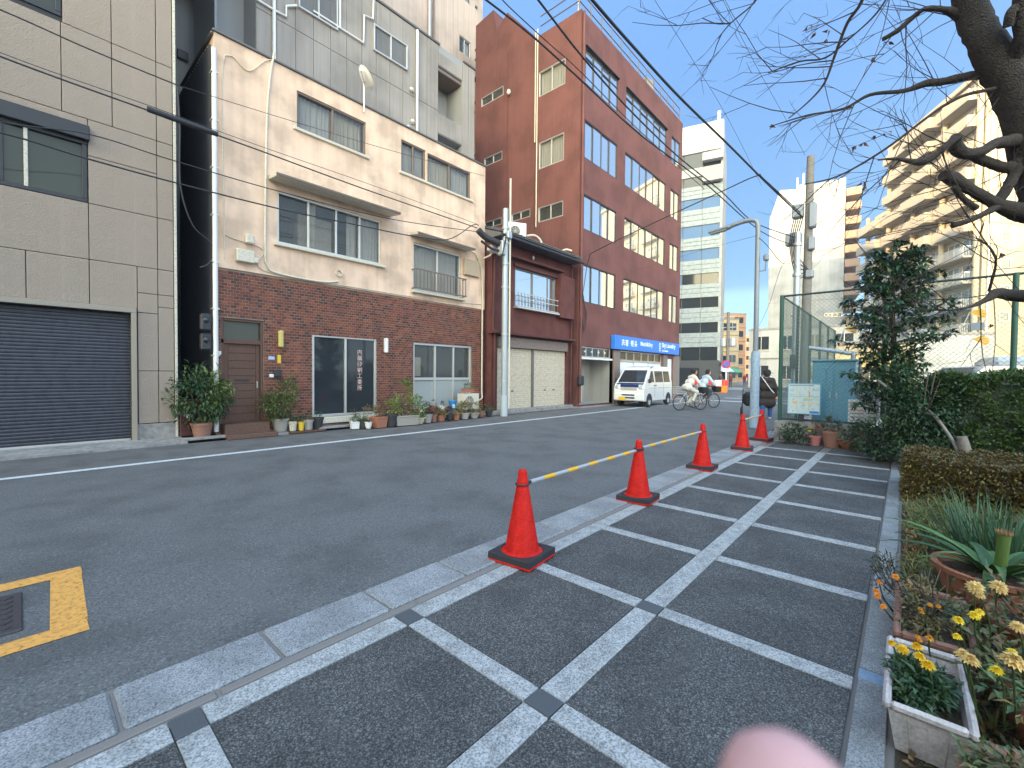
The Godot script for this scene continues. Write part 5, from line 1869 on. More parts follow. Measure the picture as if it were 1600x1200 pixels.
func cones() -> void:
	var spots := [Vector3(-2.22, 0.008, -2.62), Vector3(-2.28, 0.008, -4.76), Vector3(-2.33, 0.008, -7.06), Vector3(-2.37, 0.008, -9.46), Vector3(-2.38, 0.008, -11.05)]
	var says := ["nearest red traffic cone, largest of the five, its black weight facing the camera", "second red cone from the camera, where two striped bars meet", "third red cone, middle of the five, at the far end of the second bar", "fourth red cone, just left of the blue lamp post foot", "farthest red cone, right of the lamp post by the low wall"]
	var t := thing("traffic_cone", says[0], "traffic cone", spots[0], Basis(Vector3.UP, 0.12), "red cones along the kerb")
	var b := Mb.new()
	b.bev(Vector3(0, 0.011, 0), Vector3(0.385, 0.022, 0.385), 0.008)
	put("base", b, M.cone_red, t)
	b = Mb.new()
	var rr := 0.165
	var n := 32
	for i in n:
		var a0 := TAU * i / n
		var a1 := TAU * (i + 1) / n
		var o := []
		for a in [a0, a1]:
			var k: float = 0.19 / maxf(absf(cos(a)), absf(sin(a)))
			o.append([Vector3(cos(a) * rr, 0, sin(a) * rr), Vector3(cos(a) * k, 0, sin(a) * k)])
		var up := Vector3(0, 0.07, 0)
		var lo := Vector3(0, 0.022, 0)
		b.quad(o[0][0] + up, o[1][0] + up, o[1][1] * 0.985 + up, o[0][1] * 0.985 + up, Vector3.UP)
		b.quad(o[0][1] * 0.985 + up, o[1][1] * 0.985 + up, o[1][1] + up * 0.9, o[0][1] + up * 0.9, o[0][1] + Vector3.UP * 0.1)
		b.quad(o[0][1] + up * 0.9, o[1][1] + up * 0.9, o[1][1] + lo, o[0][1] + lo, o[0][1])
		b.quad(o[0][0] + up, o[1][0] + up, o[1][0] + lo, o[0][0] + lo, -o[0][0])
	put("weight", b, M.rubber, t)
	b = Mb.new()
	b.lathe(cone_profile(), 40)
	put("cone", b, M.cone_red, t)
	for k in range(1, 5):
		var c := copy(t, says[k])
		c.position = spots[k]
		c.rotation.y = [0.0, 0.1, 0.06, 0.2, -0.1][k]
	var bars := [[0, 1, "yellow and silver striped bar between the two nearest cones"], [1, 2, "striped bar between the second and the third cone"], [3, 4, "striped bar between the two farthest cones"]]
	for q in bars:
		var a: Vector3 = spots[q[0]] + Vector3(0, 0.583, 0)
		var e: Vector3 = spots[q[1]] + Vector3(0, 0.583, 0)
		if q[0] == 1:
			a.y += 0.014
		var bar_t := thing("cone_bar", q[2], "barrier bar", a, Basis(), "striped bars between the cones")
		var d := (e - a).normalized()
		var l := a.distance_to(e)
		var rb := Mb.new()
		rb.tube([d * 0.1, d * (l - 0.1)], 0.0165, 12)
		put("rod", rb, M.silver_tape, bar_t)
		var s := 0.28
		while s < l - 0.25:
			var y := Mb.new()
			y.tube([d * s, d * (s + 0.16)], 0.0172, 12)
			put("yellow_band", y, M.yellow_tape, bar_t)
			s += 0.36
		for k in 2:
			var c := Vector3.ZERO if k == 0 else d * l
			var ring := Mb.new()
			var pts := []
			for i in 25:
				pts.append(c + Vector3(cos(TAU * i / 24), 0, sin(TAU * i / 24)) * 0.052)
			ring.tube(pts, 0.007, 6, false)
			ring.tube([c + d * (0.05 if k == 0 else -0.05), c + d * (0.11 if k == 0 else -0.11)], 0.013, 8)
			put("end_ring", ring, M.rubber, bar_t)


func poles() -> void:
	var t := thing("utility_pole", "slim blue grey steel pole with cables in front of the small red house", "utility pole", Vector3(-10.33, 0, -11.16), Basis(), "utility poles")
	var b := Mb.new()
	b.tube([Vector3.ZERO, Vector3(0, 3.5, 0), Vector3(0, 7.1, 0)], [0.115, 0.105, 0.095], 16)
	put("pole", b, M.steel, t)
	b = Mb.new()
	b.tube([Vector3(0, 0.0, 0), Vector3(0, 0.42, 0)], 0.125, 16)
	b.tube([Vector3(0, 0.42, 0), Vector3(0, 0.72, 0)], 0.12, 16)
	put("sleeve", b, M.pole_sleeve, t)
	pipe("side_pipe", [Vector3(0.09, 0.3, -0.14), Vector3(0.09, 8.15, -0.14)], 0.035, M.cream_plastic, t)
	for y in [1.2, 2.8, 4.4, 5.2, 5.9, 6.4]:
		var c := Mb.new()
		c.tube([Vector3(0, y, 0), Vector3(0, y + 0.06, 0)], 0.125, 16)
		put("clamp", c, M.galv, t)
	var jb := Mb.new()
	jb.bev(Vector3(-0.05, 5.75, 0.1), Vector3(0.26, 0.5, 0.24), 0.03)
	jb.bev(Vector3(0.08, 6.2, -0.05), Vector3(0.22, 0.25, 0.22), 0.03)
	put("junction_box", jb, M.galv, t)
	b = Mb.new()
	b.tube(smooth([Vector3(-0.1, 5.9, 0.2), Vector3(-0.25, 6.02, 0.7), Vector3(-0.3, 6.2, 1.0)]), 0.11, 10)
	b.tube(smooth([Vector3(-0.1, 5.65, 0.2), Vector3(-0.2, 5.7, 0.5), Vector3(-0.25, 5.85, 0.9)]), 0.045, 8)
	put("cable_joint", b, M.wire, t)
	b = Mb.new()
	for k in 4:
		b.tube(smooth([Vector3(0.05, 6.3 - 0.1 * k, 0.05), Vector3(0.18, 5.9 - 0.1 * k, 0.18 + 0.04 * k), Vector3(0.0, 5.5 - 0.12 * k, 0.2), Vector3(-0.1, 5.8, 0.12)]), 0.014, 5)
	put("cable_loop", b, M.wire, t)
	# lamp post
	var lp := lev(1178, 668)
	t = thing("street_lamp", "pale blue street lamp post with an arm over the road behind the cones", "street lamp", lp)
	b = Mb.new()
	b.tube([Vector3.ZERO, Vector3(0, 2.1, 0), Vector3(0, 2.16, 0)], [0.118, 0.112, 0.075], 18)
	put("lower_post", b, M.blue_pole, t)
	b = Mb.new()
	b.tube([Vector3(0, 2.1, 0), Vector3(0, 5.55, 0)] + smooth([Vector3(0, 5.55, 0), Vector3(-0.02, 5.75, 0), Vector3(-0.12, 5.86, 0), Vector3(-0.4, 5.88, 0), Vector3(-0.85, 5.8, 0)]).slice(1), 0.065, 14)
	put("upper_post", b, M.galv_dark, t)
	b = Mb.new()
	b.bev(Vector3(-1.02, 5.77, 0), Vector3(0.62, 0.1, 0.2), 0.04, Basis(Vector3(0, 0, 1), 0.1))
	put("lamp_head", b, M.galv_dark, t)
	b = Mb.new()
	b.bev(Vector3(-1.05, 5.715, 0), Vector3(0.45, 0.03, 0.15), 0.01, Basis(Vector3(0, 0, 1), 0.1))
	put("lens", b, M.frosted, t)
	b = Mb.new()
	b.bev(Vector3(0.22, 4.75, 0), Vector3(0.14, 0.2, 0.14), 0.04)
	b.tube([Vector3(0, 4.4, 0), Vector3(0.2, 4.4, 0), Vector3(0.22, 4.7, 0)], 0.02, 6)
	put("cable_clamp", b, M.galv_dark, t)
	# the two poles behind the fence
	t = thing("utility_pole", "tall grey concrete pole with boxes and cross arms, taller of the pair behind the fence", "utility pole", Vector3(-2.8, 0, -19.35), Basis(), "utility poles")
	b = Mb.new()
	b.tube([Vector3.ZERO, Vector3(0.04, 9.5, 0)], [0.17, 0.12], 16)
	put("pole", b, M.pole_concrete, t)
	for q in [[-0.3, 7.55, 0.35, 0.5], [0.16, 7.3, 0.22, 0.9], [-0.42, 6.55, 0.5, 0.45], [0.1, 5.2, 0.25, 0.3], [0.14, 6.3, 0.2, 0.5]]:
		var x := Mb.new()
		x.bev(Vector3(q[0], q[1], 0.1), Vector3(q[2], q[3], 0.3), 0.04)
		put("equipment_box", x, M.galv_dark, t)
	for k in 9:
		var s := Mb.new()
		s.tube([Vector3(-0.22, 3.2 + k * 0.5, 0.0), Vector3(0.24, 3.2 + k * 0.5, 0.0)], 0.012, 5)
		put("step_bolt", s, M.galv, t)
	b = Mb.new()
	for k in 5:
		b.tube(smooth([Vector3(-0.1 - 0.07 * k, 7.4, 0.2), Vector3(-0.3 - 0.05 * k, 6.3, 0.3), Vector3(-0.25, 5.9 - 0.2 * k, 0.25), Vector3(0.1, 5.3, 0.2)]), 0.02, 5)
	put("cable_loop", b, M.wire, t)
	t = thing("utility_pole", "shorter blue grey steel pole standing close in front of the concrete pole", "utility pole", Vector3(-3.03, 0, -18.9), Basis(), "utility poles")
	b = Mb.new()
	b.tube([Vector3.ZERO, Vector3(0.0, 6.7, 0)], [0.12, 0.1], 14)
	put("pole", b, M.steel, t)
	for y in [5.1, 6.2]:
		var c := Mb.new()
		c.tube([Vector3(0, y, 0), Vector3(0, y + 0.1, 0)], 0.14, 14)
		put("clamp", c, M.galv, t)
	b = Mb.new()
	b.bev(Vector3(0.0, 2.0, 0.18), Vector3(0.25, 0.5, 0.2), 0.03)
	put("switch_box", b, M.black_metal, t)


func pot_row() -> void:
	# the big bush in its pot by the gap
	var at := Vector3(-10.98, 0.06, -2.55)
	var t := thing("potted_plant", "big dark green bush in a brown pot left of the wooden door", "potted plant", at)
	pot(t, "round", 0.2, 0.32, M.terracotta_pale)
	stems(t, 9, Vector3(0, 0.3, 0), Vector3(0, 0.95, 0), Vector3(0.4, 0.4, 0.4), 0.014)
	foliage(t, 1900, Vector3(0, 0.92, 0), Vector3(0.55, 0.6, 0.55), 0.13, GLOSSY + [Color(0.07, 0.12, 0.035), Color(0.14, 0.19, 0.04)], {"clumps": 36, "rise": -0.1, "wide": 0.34})
	var mb := thing("notice_box", "narrow maroon panel with small white print low in the gap", "panel", Vector3(-11.22, 0.1, -2.42), ALONG)
	var b := Mb.new()
	b.bev(Vector3(0, 0.38, 0), Vector3(0.4, 0.76, 0.05), 0.01)
	put("board", b, M.red_dark, mb)
	b = Mb.new()
	b.bev(Vector3(-0.05, 0.42, 0.03), Vector3(0.09, 0.1, 0.01), 0.003)
	put("label", b, M.sign_white, mb)
	# tall pale bush and small pots right of the door
	t = thing("potted_plant", "tall feathery olive green bush right of the wooden door", "potted plant", Vector3(-10.98, 0.06, -4.1))
	pot(t, "round", 0.19, 0.3, M.pot_grey)
	stems(t, 14, Vector3(0, 0.25, 0), Vector3(0, 0.8, 0), Vector3(0.3, 0.5, 0.3), 0.01)
	foliage(t, 1300, Vector3(0.02, 0.62, 0.06), Vector3(0.42, 0.36, 0.45), 0.075, [Color(0.1, 0.13, 0.03), Color(0.06, 0.1, 0.025), Color(0.15, 0.17, 0.05)], {"clumps": 26, "wide": 0.4})
	foliage(t, 700, Vector3(-0.02, 1.0, -0.18), Vector3(0.28, 0.42, 0.25), 0.07, [Color(0.13, 0.16, 0.04), Color(0.09, 0.12, 0.03), Color(0.18, 0.19, 0.07)], {"clumps": 16, "wide": 0.35})
	for q in [["small pale pot second from the feathery bush by the door", -10.85, -4.33, "round", 0.1, 0.22, M.cream_plastic], ["tiny yellow pot among the small pots by the door", -10.78, -4.5, "round", 0.07, 0.2, M.plate_yellow], ["cream flower pot between the yellow pot and the dark jar", -10.82, -4.68, "round", 0.12, 0.24, M.pot_grey], ["dark glazed jar at the right end of the small pots by the door", -10.85, -4.93, "round", 0.14, 0.28, M.pot_black]]:
		var p := thing("flower_pot", q[0], "flower pot", Vector3(q[1], 0.06, q[2]))
		pot(p, q[3], q[4], q[5], q[6])
		foliage(p, 60, Vector3(0, q[5] + 0.06, 0), Vector3(0.1, 0.1, 0.1), 0.06, GREENS, {"clumps": 5})
	var tr := thing("pot_tray", "low wooden tray under the small pots beside the door", "tray", Vector3(-10.8, 0.03, -4.62))
	b = Mb.new()
	b.bev(Vector3(0, 0, 0), Vector3(0.3, 0.045, 0.85), 0.008)
	put("board", b, M.wood_brown, tr)
	# the long row below the shop window
	var row := [
		["white bag shaped pot with green handle, leftmost of the long pot row", -10.5, -5.72, "square", 0.1, 0.18, M.white_plastic, 90, 0.12, 0.06, GREENS],
		["small black basket pot beside the white one in the long pot row", -10.4, -5.9, "round", 0.1, 0.15, M.pot_black, 60, 0.1, 0.06, GREENS],
		["small white footed pot in front of the thin bushy plant", -10.28, -5.98, "bowl", 0.09, 0.17, M.white_plastic, 20, 0.06, 0.05, DRY],
		["thin dry bushy plant behind the small white footed pot", -10.62, -6.02, "round", 0.12, 0.2, M.pot_black, 260, 0.3, 0.06, DRY],
		["square terracotta pot with sparse brown plant in the long pot row", -10.35, -6.32, "square", 0.17, 0.28, M.terracotta, 160, 0.24, 0.07, DRY],
		["tall black round pot with sprawling stems right of the terracotta one", -10.3, -6.66, "round", 0.18, 0.34, M.pot_black, 200, 0.25, 0.07, LIGHT],
		["long grey planter with the tall light green shrub beneath the brick pier", -10.32, -7.12, "square", 0.19, 0.27, M.pot_grey, 700, 0.42, 0.075, LIGHT],
		["cream bowl with yellowish green leaves right of the long grey planter", -10.3, -7.55, "bowl", 0.2, 0.18, M.cream_plastic, 300, 0.3, 0.08, LIGHT],
		["grey round pot with a dark purple plant in the long pot row", -10.36, -7.92, "round", 0.14, 0.25, M.pot_grey, 180, 0.22, 0.07, [Color(0.06, 0.03, 0.04), Color(0.1, 0.05, 0.05), Color(0.05, 0.05, 0.03)]],
		["small brown pot with stiff stems between the grey and the rusty plant", -10.42, -8.18, "round", 0.11, 0.22, M.terracotta_pale, 90, 0.16, 0.06, DRY],
		["rusty yellow leaved plant in a low pot of the long pot row", -10.4, -8.45, "round", 0.14, 0.18, M.terracotta, 240, 0.24, 0.07, [Color(0.28, 0.18, 0.04), Color(0.2, 0.13, 0.04), Color(0.14, 0.13, 0.04)]],
		["maroon leaved plant in a dark pot before the blue bucket", -10.4, -8.78, "round", 0.12, 0.2, M.pot_black, 120, 0.18, 0.06, [Color(0.1, 0.03, 0.03), Color(0.07, 0.04, 0.03)]],
		["orange terracotta pot with bright green strap leaves", -10.4, -9.05, "round", 0.13, 0.22, M.terracotta, 60, 0.14, 0.06, LIGHT],
		["tawny dried grass plant right of the orange terracotta pot", -10.4, -9.4, "round", 0.16, 0.2, M.pot_grey, 260, 0.25, 0.09, [Color(0.3, 0.2, 0.09), Color(0.2, 0.15, 0.07), Color(0.16, 0.16, 0.06)]],
		["mossy pot with pale arching stems, last big one of the long row", -10.38, -9.8, "round", 0.16, 0.18, M.pot_grey, 200, 0.26, 0.08, [Color(0.22, 0.2, 0.1), Color(0.12, 0.15, 0.05)]],
		["brown hanging basket pot on the ground by the outdoor unit", -10.5, -10.2, "bowl", 0.15, 0.2, M.terracotta_pale, 90, 0.16, 0.06, GREENS],
		["dark low pot at the foot of the steel pole", -10.55, -10.65, "round", 0.13, 0.18, M.pot_black, 140, 0.2, 0.07, GREENS],
	]
	for q in row:
		var p := thing("potted_plant", q[0], "potted plant", Vector3(q[1], 0.02, q[2]), Basis(Vector3.UP, rng.randf_range(-0.2, 0.2)), "pots along the cream building")
		var sq := Vector2(1.0, 1.9) if q[0].begins_with("long") else Vector2.ONE
		pot(p, q[3], q[4], q[5], q[6], sq)
		var r: float = q[8]
		stems(p, 7, Vector3(0, q[5] * 0.8, 0), Vector3(0, q[5] + r * 0.7, 0), Vector3(r, r * 0.8, r), 0.006)
		foliage(p, q[7], Vector3(0, q[5] + r * 0.62, 0), Vector3(r, r * 0.8, r * (1.4 if sq.y > 1 else 1.0)), q[9], q[10], {"clumps": 12})
		if q[0].begins_with("long"):
			stems(p, 4, Vector3(0, 0.25, 0.1), Vector3(-0.1, 1.05, 0.0), Vector3(0.15, 0.25, 0.2), 0.009)
			foliage(p, 260, Vector3(-0.1, 1.02, -0.02), Vector3(0.2, 0.3, 0.25), 0.08, LIGHT, {"clumps": 9})
		if q[0].begins_with("orange"):
			blades(p, 22, 0.25, 0.42, 0.03, 0.8, LIGHT, 0.9, 0.05)
	for q in [["small pink flowering pot on the ledge under the glazed bay", -10.85, -8.1, 0.1, 0.16, M.white_plastic], ["white bowl on the ledge beside the pink flowering pot", -10.85, -8.85, 0.13, 0.12, M.white_plastic], ["terracotta bowl between the pink pot and the white bowl on the ledge", -10.85, -8.5, 0.12, 0.15, M.terracotta]]:
		var p := thing("flower_pot", q[0], "flower pot", Vector3(q[1], 0.3, q[2]))
		pot(p, "bowl", q[3], q[4], q[5])
		foliage(p, 80, Vector3(0, q[4] + 0.06, 0), Vector3(0.14, 0.12, 0.14), 0.05, [Color(0.07, 0.04, 0.03), Color(0.05, 0.07, 0.03), Color(0.12, 0.05, 0.06)], {"clumps": 6})
	var lg := thing("pot_shelf", "low wooden ledge for pots under the glazed bay window", "shelf", Vector3(-10.88, 0.05, -8.5))
	b = Mb.new()
	b.bev(Vector3(0, 0.23, 0), Vector3(0.3, 0.04, 1.3), 0.008)
	put("board", b, M.wood_brown, lg)
	for z in [-0.55, 0.55]:
		b = Mb.new()
		b.bev(Vector3(0, 0.1, z), Vector3(0.24, 0.22, 0.08), 0.008)
		put("leg", b, M.pot_grey, lg)
	var bk := thing("bucket", "blue plastic bucket with a white label left of the outdoor unit", "bucket", Vector3(-10.8, 0.28, -9.25))
	b = Mb.new()
	b.lathe([Vector2(0, 0), Vector2(0.1, 0), Vector2(0.125, 0.27), Vector2(0.145, 0.27), Vector2(0.145, 0.31), Vector2(0.12, 0.31), Vector2(0.1, 0.05)], 20)
	put("tub", b, M.bin_blue, bk)
	b = Mb.new()
	b.bev(Vector3(0.1, 0.14, 0.04), Vector3(0.03, 0.12, 0.1), 0.006)
	put("label", b, M.white_plastic, bk)
	var ks := thing("block_stand", "grey block under the blue bucket and pots", "block", Vector3(-10.8, 0.03, -9.25))
	b = Mb.new()
	b.bev(Vector3(0, 0.12, 0), Vector3(0.3, 0.25, 0.34), 0.01)
	put("block", b, M.concrete, ks)
	ac_unit(Vector3(-10.75, 0.22, -9.88), Basis(Vector3.UP, PI / 2), Vector3(0.72, 0.52, 0.28), "cream air conditioner unit on the ground before the glazed bay", 1, M.cream_plastic)
	var sb := thing("block_stand", "pair of low concrete blocks carrying the ground level outdoor unit", "block", Vector3(-10.75, 0.03, -9.88))
	for z in [-0.25, 0.25]:
		b = Mb.new()
		b.bev(Vector3(0, 0.09, z), Vector3(0.32, 0.19, 0.12), 0.01)
		put("block", b, M.concrete, sb)
	var tp := thing("flower_pot", "terracotta trough with leaves on top of the outdoor unit", "flower pot", Vector3(-10.78, 0.83, -9.88))
	pot(tp, "square", 0.1, 0.14, M.terracotta, Vector2(1, 2.2))
	foliage(tp, 160, Vector3(0, 0.2, 0), Vector3(0.16, 0.13, 0.26), 0.07, GREENS, {"clumps": 9})


# ---------- the right-hand side: fence, hedges, planters, the bare tree
func sprig(n: int, r: float, l: float, w: float, pal: Array) -> ArrayMesh:
	var b := Mb.new()
	for i in n:
		b.col = pal[rng.randi() % pal.size()] * rng.randf_range(0.8, 1.25)
		var d := (rv() + Vector3(0, 0.55, 0)).normalized()
		b.leaf(d * r * rng.randf_range(0.1, 0.6), d, (Vector3.UP + rv() * 0.6).normalized(), l * rng.randf_range(0.7, 1.2), w)
	return b.done()


func spread(p: Node, called: String, me: ArrayMesh, m: Material, at: Array, s0 := 0.8, s1 := 1.25) -> void:
	var mm := MultiMesh.new()
	mm.transform_format = MultiMesh.TRANSFORM_3D
	mm.mesh = me
	mm.instance_count = at.size()
	for i in at.size():
		var bs := Basis.from_euler(Vector3(rng.randf_range(-0.5, 0.5), rng.randf() * TAU, rng.randf_range(-0.5, 0.5))).scaled(Vector3.ONE * rng.randf_range(s0, s1))
		mm.set_instance_transform(i, Transform3D(bs, at[i]))
	var o := MultiMeshInstance3D.new()
	o.multimesh = mm
	o.material_override = m
	o.name = called if p else numbered(called)
	(p if p else self).add_child(o, true)
	o.set_meta("kind", "stuff")


func hedge(label: String, x0: float, x1: float, z0: float, z1: float, h: float, n: int, me: ArrayMesh, inner: Material, bump := 0.06) -> void:
	var t := thing("hedge", label, "hedge", Vector3((x0 + x1) / 2, 0, (z0 + z1) / 2))
	var hx := (x1 - x0) / 2
	var hz := absf(z1 - z0) / 2
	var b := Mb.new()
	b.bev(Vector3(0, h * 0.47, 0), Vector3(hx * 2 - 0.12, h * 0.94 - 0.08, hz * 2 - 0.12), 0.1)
	put("dark_core", b, inner, t)  # solid dark core stands in for the shaded inside of the hedge
	var f := FastNoiseLite.new()
	f.frequency = 0.9
	f.seed = 4
	var at := []
	for i in n:
		var q := Vector3(rng.randf_range(-hx, hx), rng.randf_range(0.02, h), rng.randf_range(-hz, hz))
		match rng.randi() % 5:
			0, 1: q.y = h
			2, 3: q.z = hz
			4: q.x = -hx
		if hx > hz and absf(q.z) < hz * 0.9 and q.y < h and absf(q.x) < hx * 0.97 and rng.randf() < 0.7:
			q.z = hz
		var k := f.get_noise_3d(q.x * 1.5, q.y * 1.5 + 3, q.z * 1.5)
		q += Vector3(0 if absf(q.x) < hx else 1, 1 if q.y >= h else 0, 0 if absf(q.z) < hz else 1) * k * bump * 2.0
		var e := Vector3(maxf(absf(q.x) - hx + 0.1, 0) * signf(q.x), maxf(q.y - h + 0.1, 0), maxf(absf(q.z) - hz + 0.1, 0) * signf(q.z))
		q -= e * 0.35
		at.append(q + rv() * 0.03)
	spread(t, "foliage", me, M.leaf, at)


func right_side() -> void:
	fence_and_wall()
	# hedges
	var gs := sprig(14, 0.07, 0.055, 0.028, [Color(0.05, 0.1, 0.024), Color(0.038, 0.08, 0.02), Color(0.07, 0.125, 0.028), Color(0.1, 0.15, 0.032)])
	hedge("tall clipped bright green hedge in front of the fence on the right", 0.35, 5.5, -9.6, -11.1, 1.48, 5600, gs, M.dark_leaf, 0.11)
	var bsp := sprig(14, 0.05, 0.036, 0.02, [Color(0.17, 0.1, 0.035), Color(0.12, 0.1, 0.03), Color(0.2, 0.13, 0.04), Color(0.09, 0.075, 0.03), Color(0.19, 0.17, 0.04)])
	hedge("low russet azalea hedge along the forecourt edge before the green hedge", 0.0, 4.5, -6.9, -8.2, 0.5, 4600, bsp, M.dark_brown_core, 0.05)
	# litter and weeds on the soil
	var lit := sprig(10, 0.07, 0.04, 0.022, [Color(0.2, 0.12, 0.05), Color(0.13, 0.09, 0.045), Color(0.1, 0.1, 0.035), Color(0.26, 0.17, 0.08), Color(0.07, 0.085, 0.03)])
	var at := []
	for i in 2600:
		at.append(Vector3(0.04 + 2.6 * pow(rng.randf(), 1.3), 0.0 + 0.02 * rng.randf(), rng.randf_range(-2.2, -6.95)))
	spread(null, "leaf_litter", lit, M.leaf, at, 0.6, 1.2)
	var tf := Mb.new()
	for k in 26:
		var a := rng.randf() * TAU
		tf.col = LIGHT[rng.randi() % 4].lerp(DRY[rng.randi() % 5], 0.4)
		ribbon(tf, Vector3(rng.randf_range(-0.02, 0.02), 0, rng.randf_range(-0.02, 0.02)), Vector3(cos(a), 0, sin(a)), rng.randf_range(0.2, 1.0), rng.randf_range(0.08, 0.2), 0.008, 0.7, 3)
	at = []
	for i in 330:
		at.append(Vector3(0.05 + 2.2 * pow(rng.randf(), 1.2), 0, rng.randf_range(-2.6, -6.9)))
	spread(null, "grass", tf.done(), M.leaf, at, 0.7, 1.4)
	var twig_b := Mb.new()
	for k in 50:
		var c := Vector3(rng.randf_range(0.1, 2.0), 0.05, rng.randf_range(-3.2, -6.8))
		var d := Vector3(rng.randf_range(-1, 1), rng.randf_range(0, 0.25), rng.randf_range(-1, 1)) * rng.randf_range(0.1, 0.3)
		twig_b.tube([c - d, c + d * 0.3 + Vector3(0, 0.02, 0), c + d], 0.004, 4, false)
	put("dead_twigs", twig_b, M.twig, null, "", "stuff")
	planters()
	evergreens()
	bare_tree()


func fence_and_wall() -> void:
	var w := struct("low_wall", slab(-2.2, 6.0, -11.42, -11.8, 0.45, 0.6), M.concrete)
	var t := thing("wire_fence", "tall green chain link fence on a low concrete wall behind the pots", "fence", Vector3(0, 0.45, -11.62))
	for x in [-2.14, -0.33, 1.4, 3.4, 5.4]:
		var b := Mb.new()
		b.tube([Vector3(x, 0, 0), Vector3(x, 2.85, 0)], 0.042, 12)
		put("post", b, M.fence_green, t)
	for y in [0.04, 2.83]:
		var b := Mb.new()
		b.tube([Vector3(-2.14, y, 0), Vector3(5.4, y, 0)], 0.022, 10)
		put("rail", b, M.fence_dark, t)
	var m := Mb.new()
	var s := 0.085
	var n := int(7.6 / s)
	for i in range(-34, n):
		for sg in [1.0, -1.0]:
			var x0 := -2.14 + i * s
			var a := Vector2(x0, 0.05)
			var c := Vector2(x0 + 2.77, 2.82)
			if a.x < -2.14:
				a = Vector2(-2.14, 0.05 + (-2.14 - x0))
			if c.x > 5.4:
				c = Vector2(5.4, 0.05 + 5.4 - x0)
			if c.y <= a.y:
				continue
			var flip := func(p: Vector2) -> Vector3: return Vector3(p.x, p.y, 0.004) if sg > 0 else Vector3(3.26 - p.x, p.y, -0.004)
			m.tube([flip.call(a), flip.call(c)], 0.0028, 3, false)
	put("mesh", m, M.fence_wire, t, "", "stuff")
	# fence running away from the camera along the street
	t = thing("wire_fence", "chain link fence seen edge on, running away along the street from the corner post", "fence", Vector3(-2.14, 0.3, -11.62))
	for k in 5:
		var b := Mb.new()
		b.tube([Vector3(0, 0, -2 - k * 2.0), Vector3(0, 3.0, -2 - k * 2.0)], 0.036, 10)
		put("post", b, M.fence_dark, t)
	for y in [0.06, 2.98]:
		var b := Mb.new()
		b.tube([Vector3(0, y, 0), Vector3(0, y, -10)], 0.02, 8)
		put("rail", b, M.fence_dark, t)
	m = Mb.new()
	for i in range(-34, 118):
		for sg in [1.0, -1.0]:
			var z0: float = i * s
			var a := Vector2(maxf(z0, 0), 0.06 + maxf(-z0, 0))
			var c := Vector2(minf(z0 + 2.9, 10), 0.06 + minf(2.9, 10 - z0))
			if c.y <= a.y:
				continue
			var flip := func(p: Vector2) -> Vector3: return Vector3(0.004, p.y, -p.x) if sg > 0 else Vector3(-0.004, p.y, p.x - 10)
			m.tube([flip.call(a), flip.call(c)], 0.0028, 3, false)
	put("mesh", m, M.fence_wire, t, "", "stuff")
	struct("low_wall", slab(-2.25, -2.05, -11.8, -21.7, 0.3, 0.4), M.concrete)
	struct("lot", sheet(-2.05, 14, -11.8, -28, 0.0), M.old_asphalt)
	# map board, cabinet, bent pipe
	t = thing("map_board", "square neighbourhood map board in a dark frame on the fence left of the cabinet", "notice board", Vector3(-1.655, 0.965, -11.46))
	var b := Mb.new()
	b.bev(Vector3.ZERO, Vector3(0.62, 0.68, 0.03), 0.006)
	put("frame", b, M.cabinet_blue, t)
	b = Mb.new()
	b.quad(Vector3(-0.29, -0.32, 0.019), Vector3(0.29, -0.32, 0.019), Vector3(0.29, 0.32, 0.019), Vector3(-0.29, 0.32, 0.019), Vector3.BACK)
	put("map_print", b, M.map_print, t)
	b = Mb.new()
	b.bev(Vector3(-0.05, -0.42, -0.05), Vector3(0.1, 0.16, 0.06), 0.01)
	put("bracket", b, M.black_metal, t)
	t = thing("electrical_cabinet", "large blue green metal cabinet standing behind the fence", "cabinet", Vector3(-1.2, 0.3, -12.35))
	b = Mb.new()
	b.bev(Vector3(0, 0.75, 0), Vector3(0.78, 1.5, 0.5), 0.015)
	put("body", b, M.cabinet_blue, t)
	b = Mb.new()
	b.bev(Vector3(0, 1.52, 0), Vector3(0.84, 0.05, 0.56), 0.012)
	put("roof", b, M.cabinet_blue, t)
	for x in [-0.19, 0.19]:
		b = Mb.new()
		b.bev(Vector3(x, 0.72, 0.255), Vector3(0.35, 1.3, 0.015), 0.006)
		var d := put("door", b, M.cabinet_blue, t)
		b = Mb.new()
		b.bev(Vector3(x + (0.13 if x < 0 else -0.13), 0.75, 0.27), Vector3(0.03, 0.14, 0.02), 0.006)
		put("handle", b, M.galv, d)
	t = thing("cable_pipe", "bent grey pipe arching over the cabinet behind the fence", "pipe", Vector3(0, 0, -12.7))
	pipe("pipe", [Vector3(-1.75, 2.15, 0)] + smooth([Vector3(-1.75, 2.15, 0), Vector3(-1.0, 2.0, 0), Vector3(-0.9, 1.85, 0), Vector3(-0.88, 0.0, 0)], 5), 0.05, M.galv, t)
	pipe("brace", [Vector3(-0.78, 0, 0), Vector3(-0.78, 1.9, 0)], 0.03, M.galv_dark, t)
	t = thing("meter_cabinet", "small grey green box on posts right of the bent pipe", "box", Vector3(-0.62, 0, -12.2))
	b = Mb.new()
	b.bev(Vector3(0, 1.17, 0), Vector3(0.36, 0.36, 0.2), 0.015)
	put("case", b, M.cabinet_grey, t)
	for x in [-0.12, 0.12]:
		b = Mb.new()
		b.tube([Vector3(x, 0, 0), Vector3(x, 1.0, 0)], 0.025, 8)
		put("leg", b, M.galv, t)
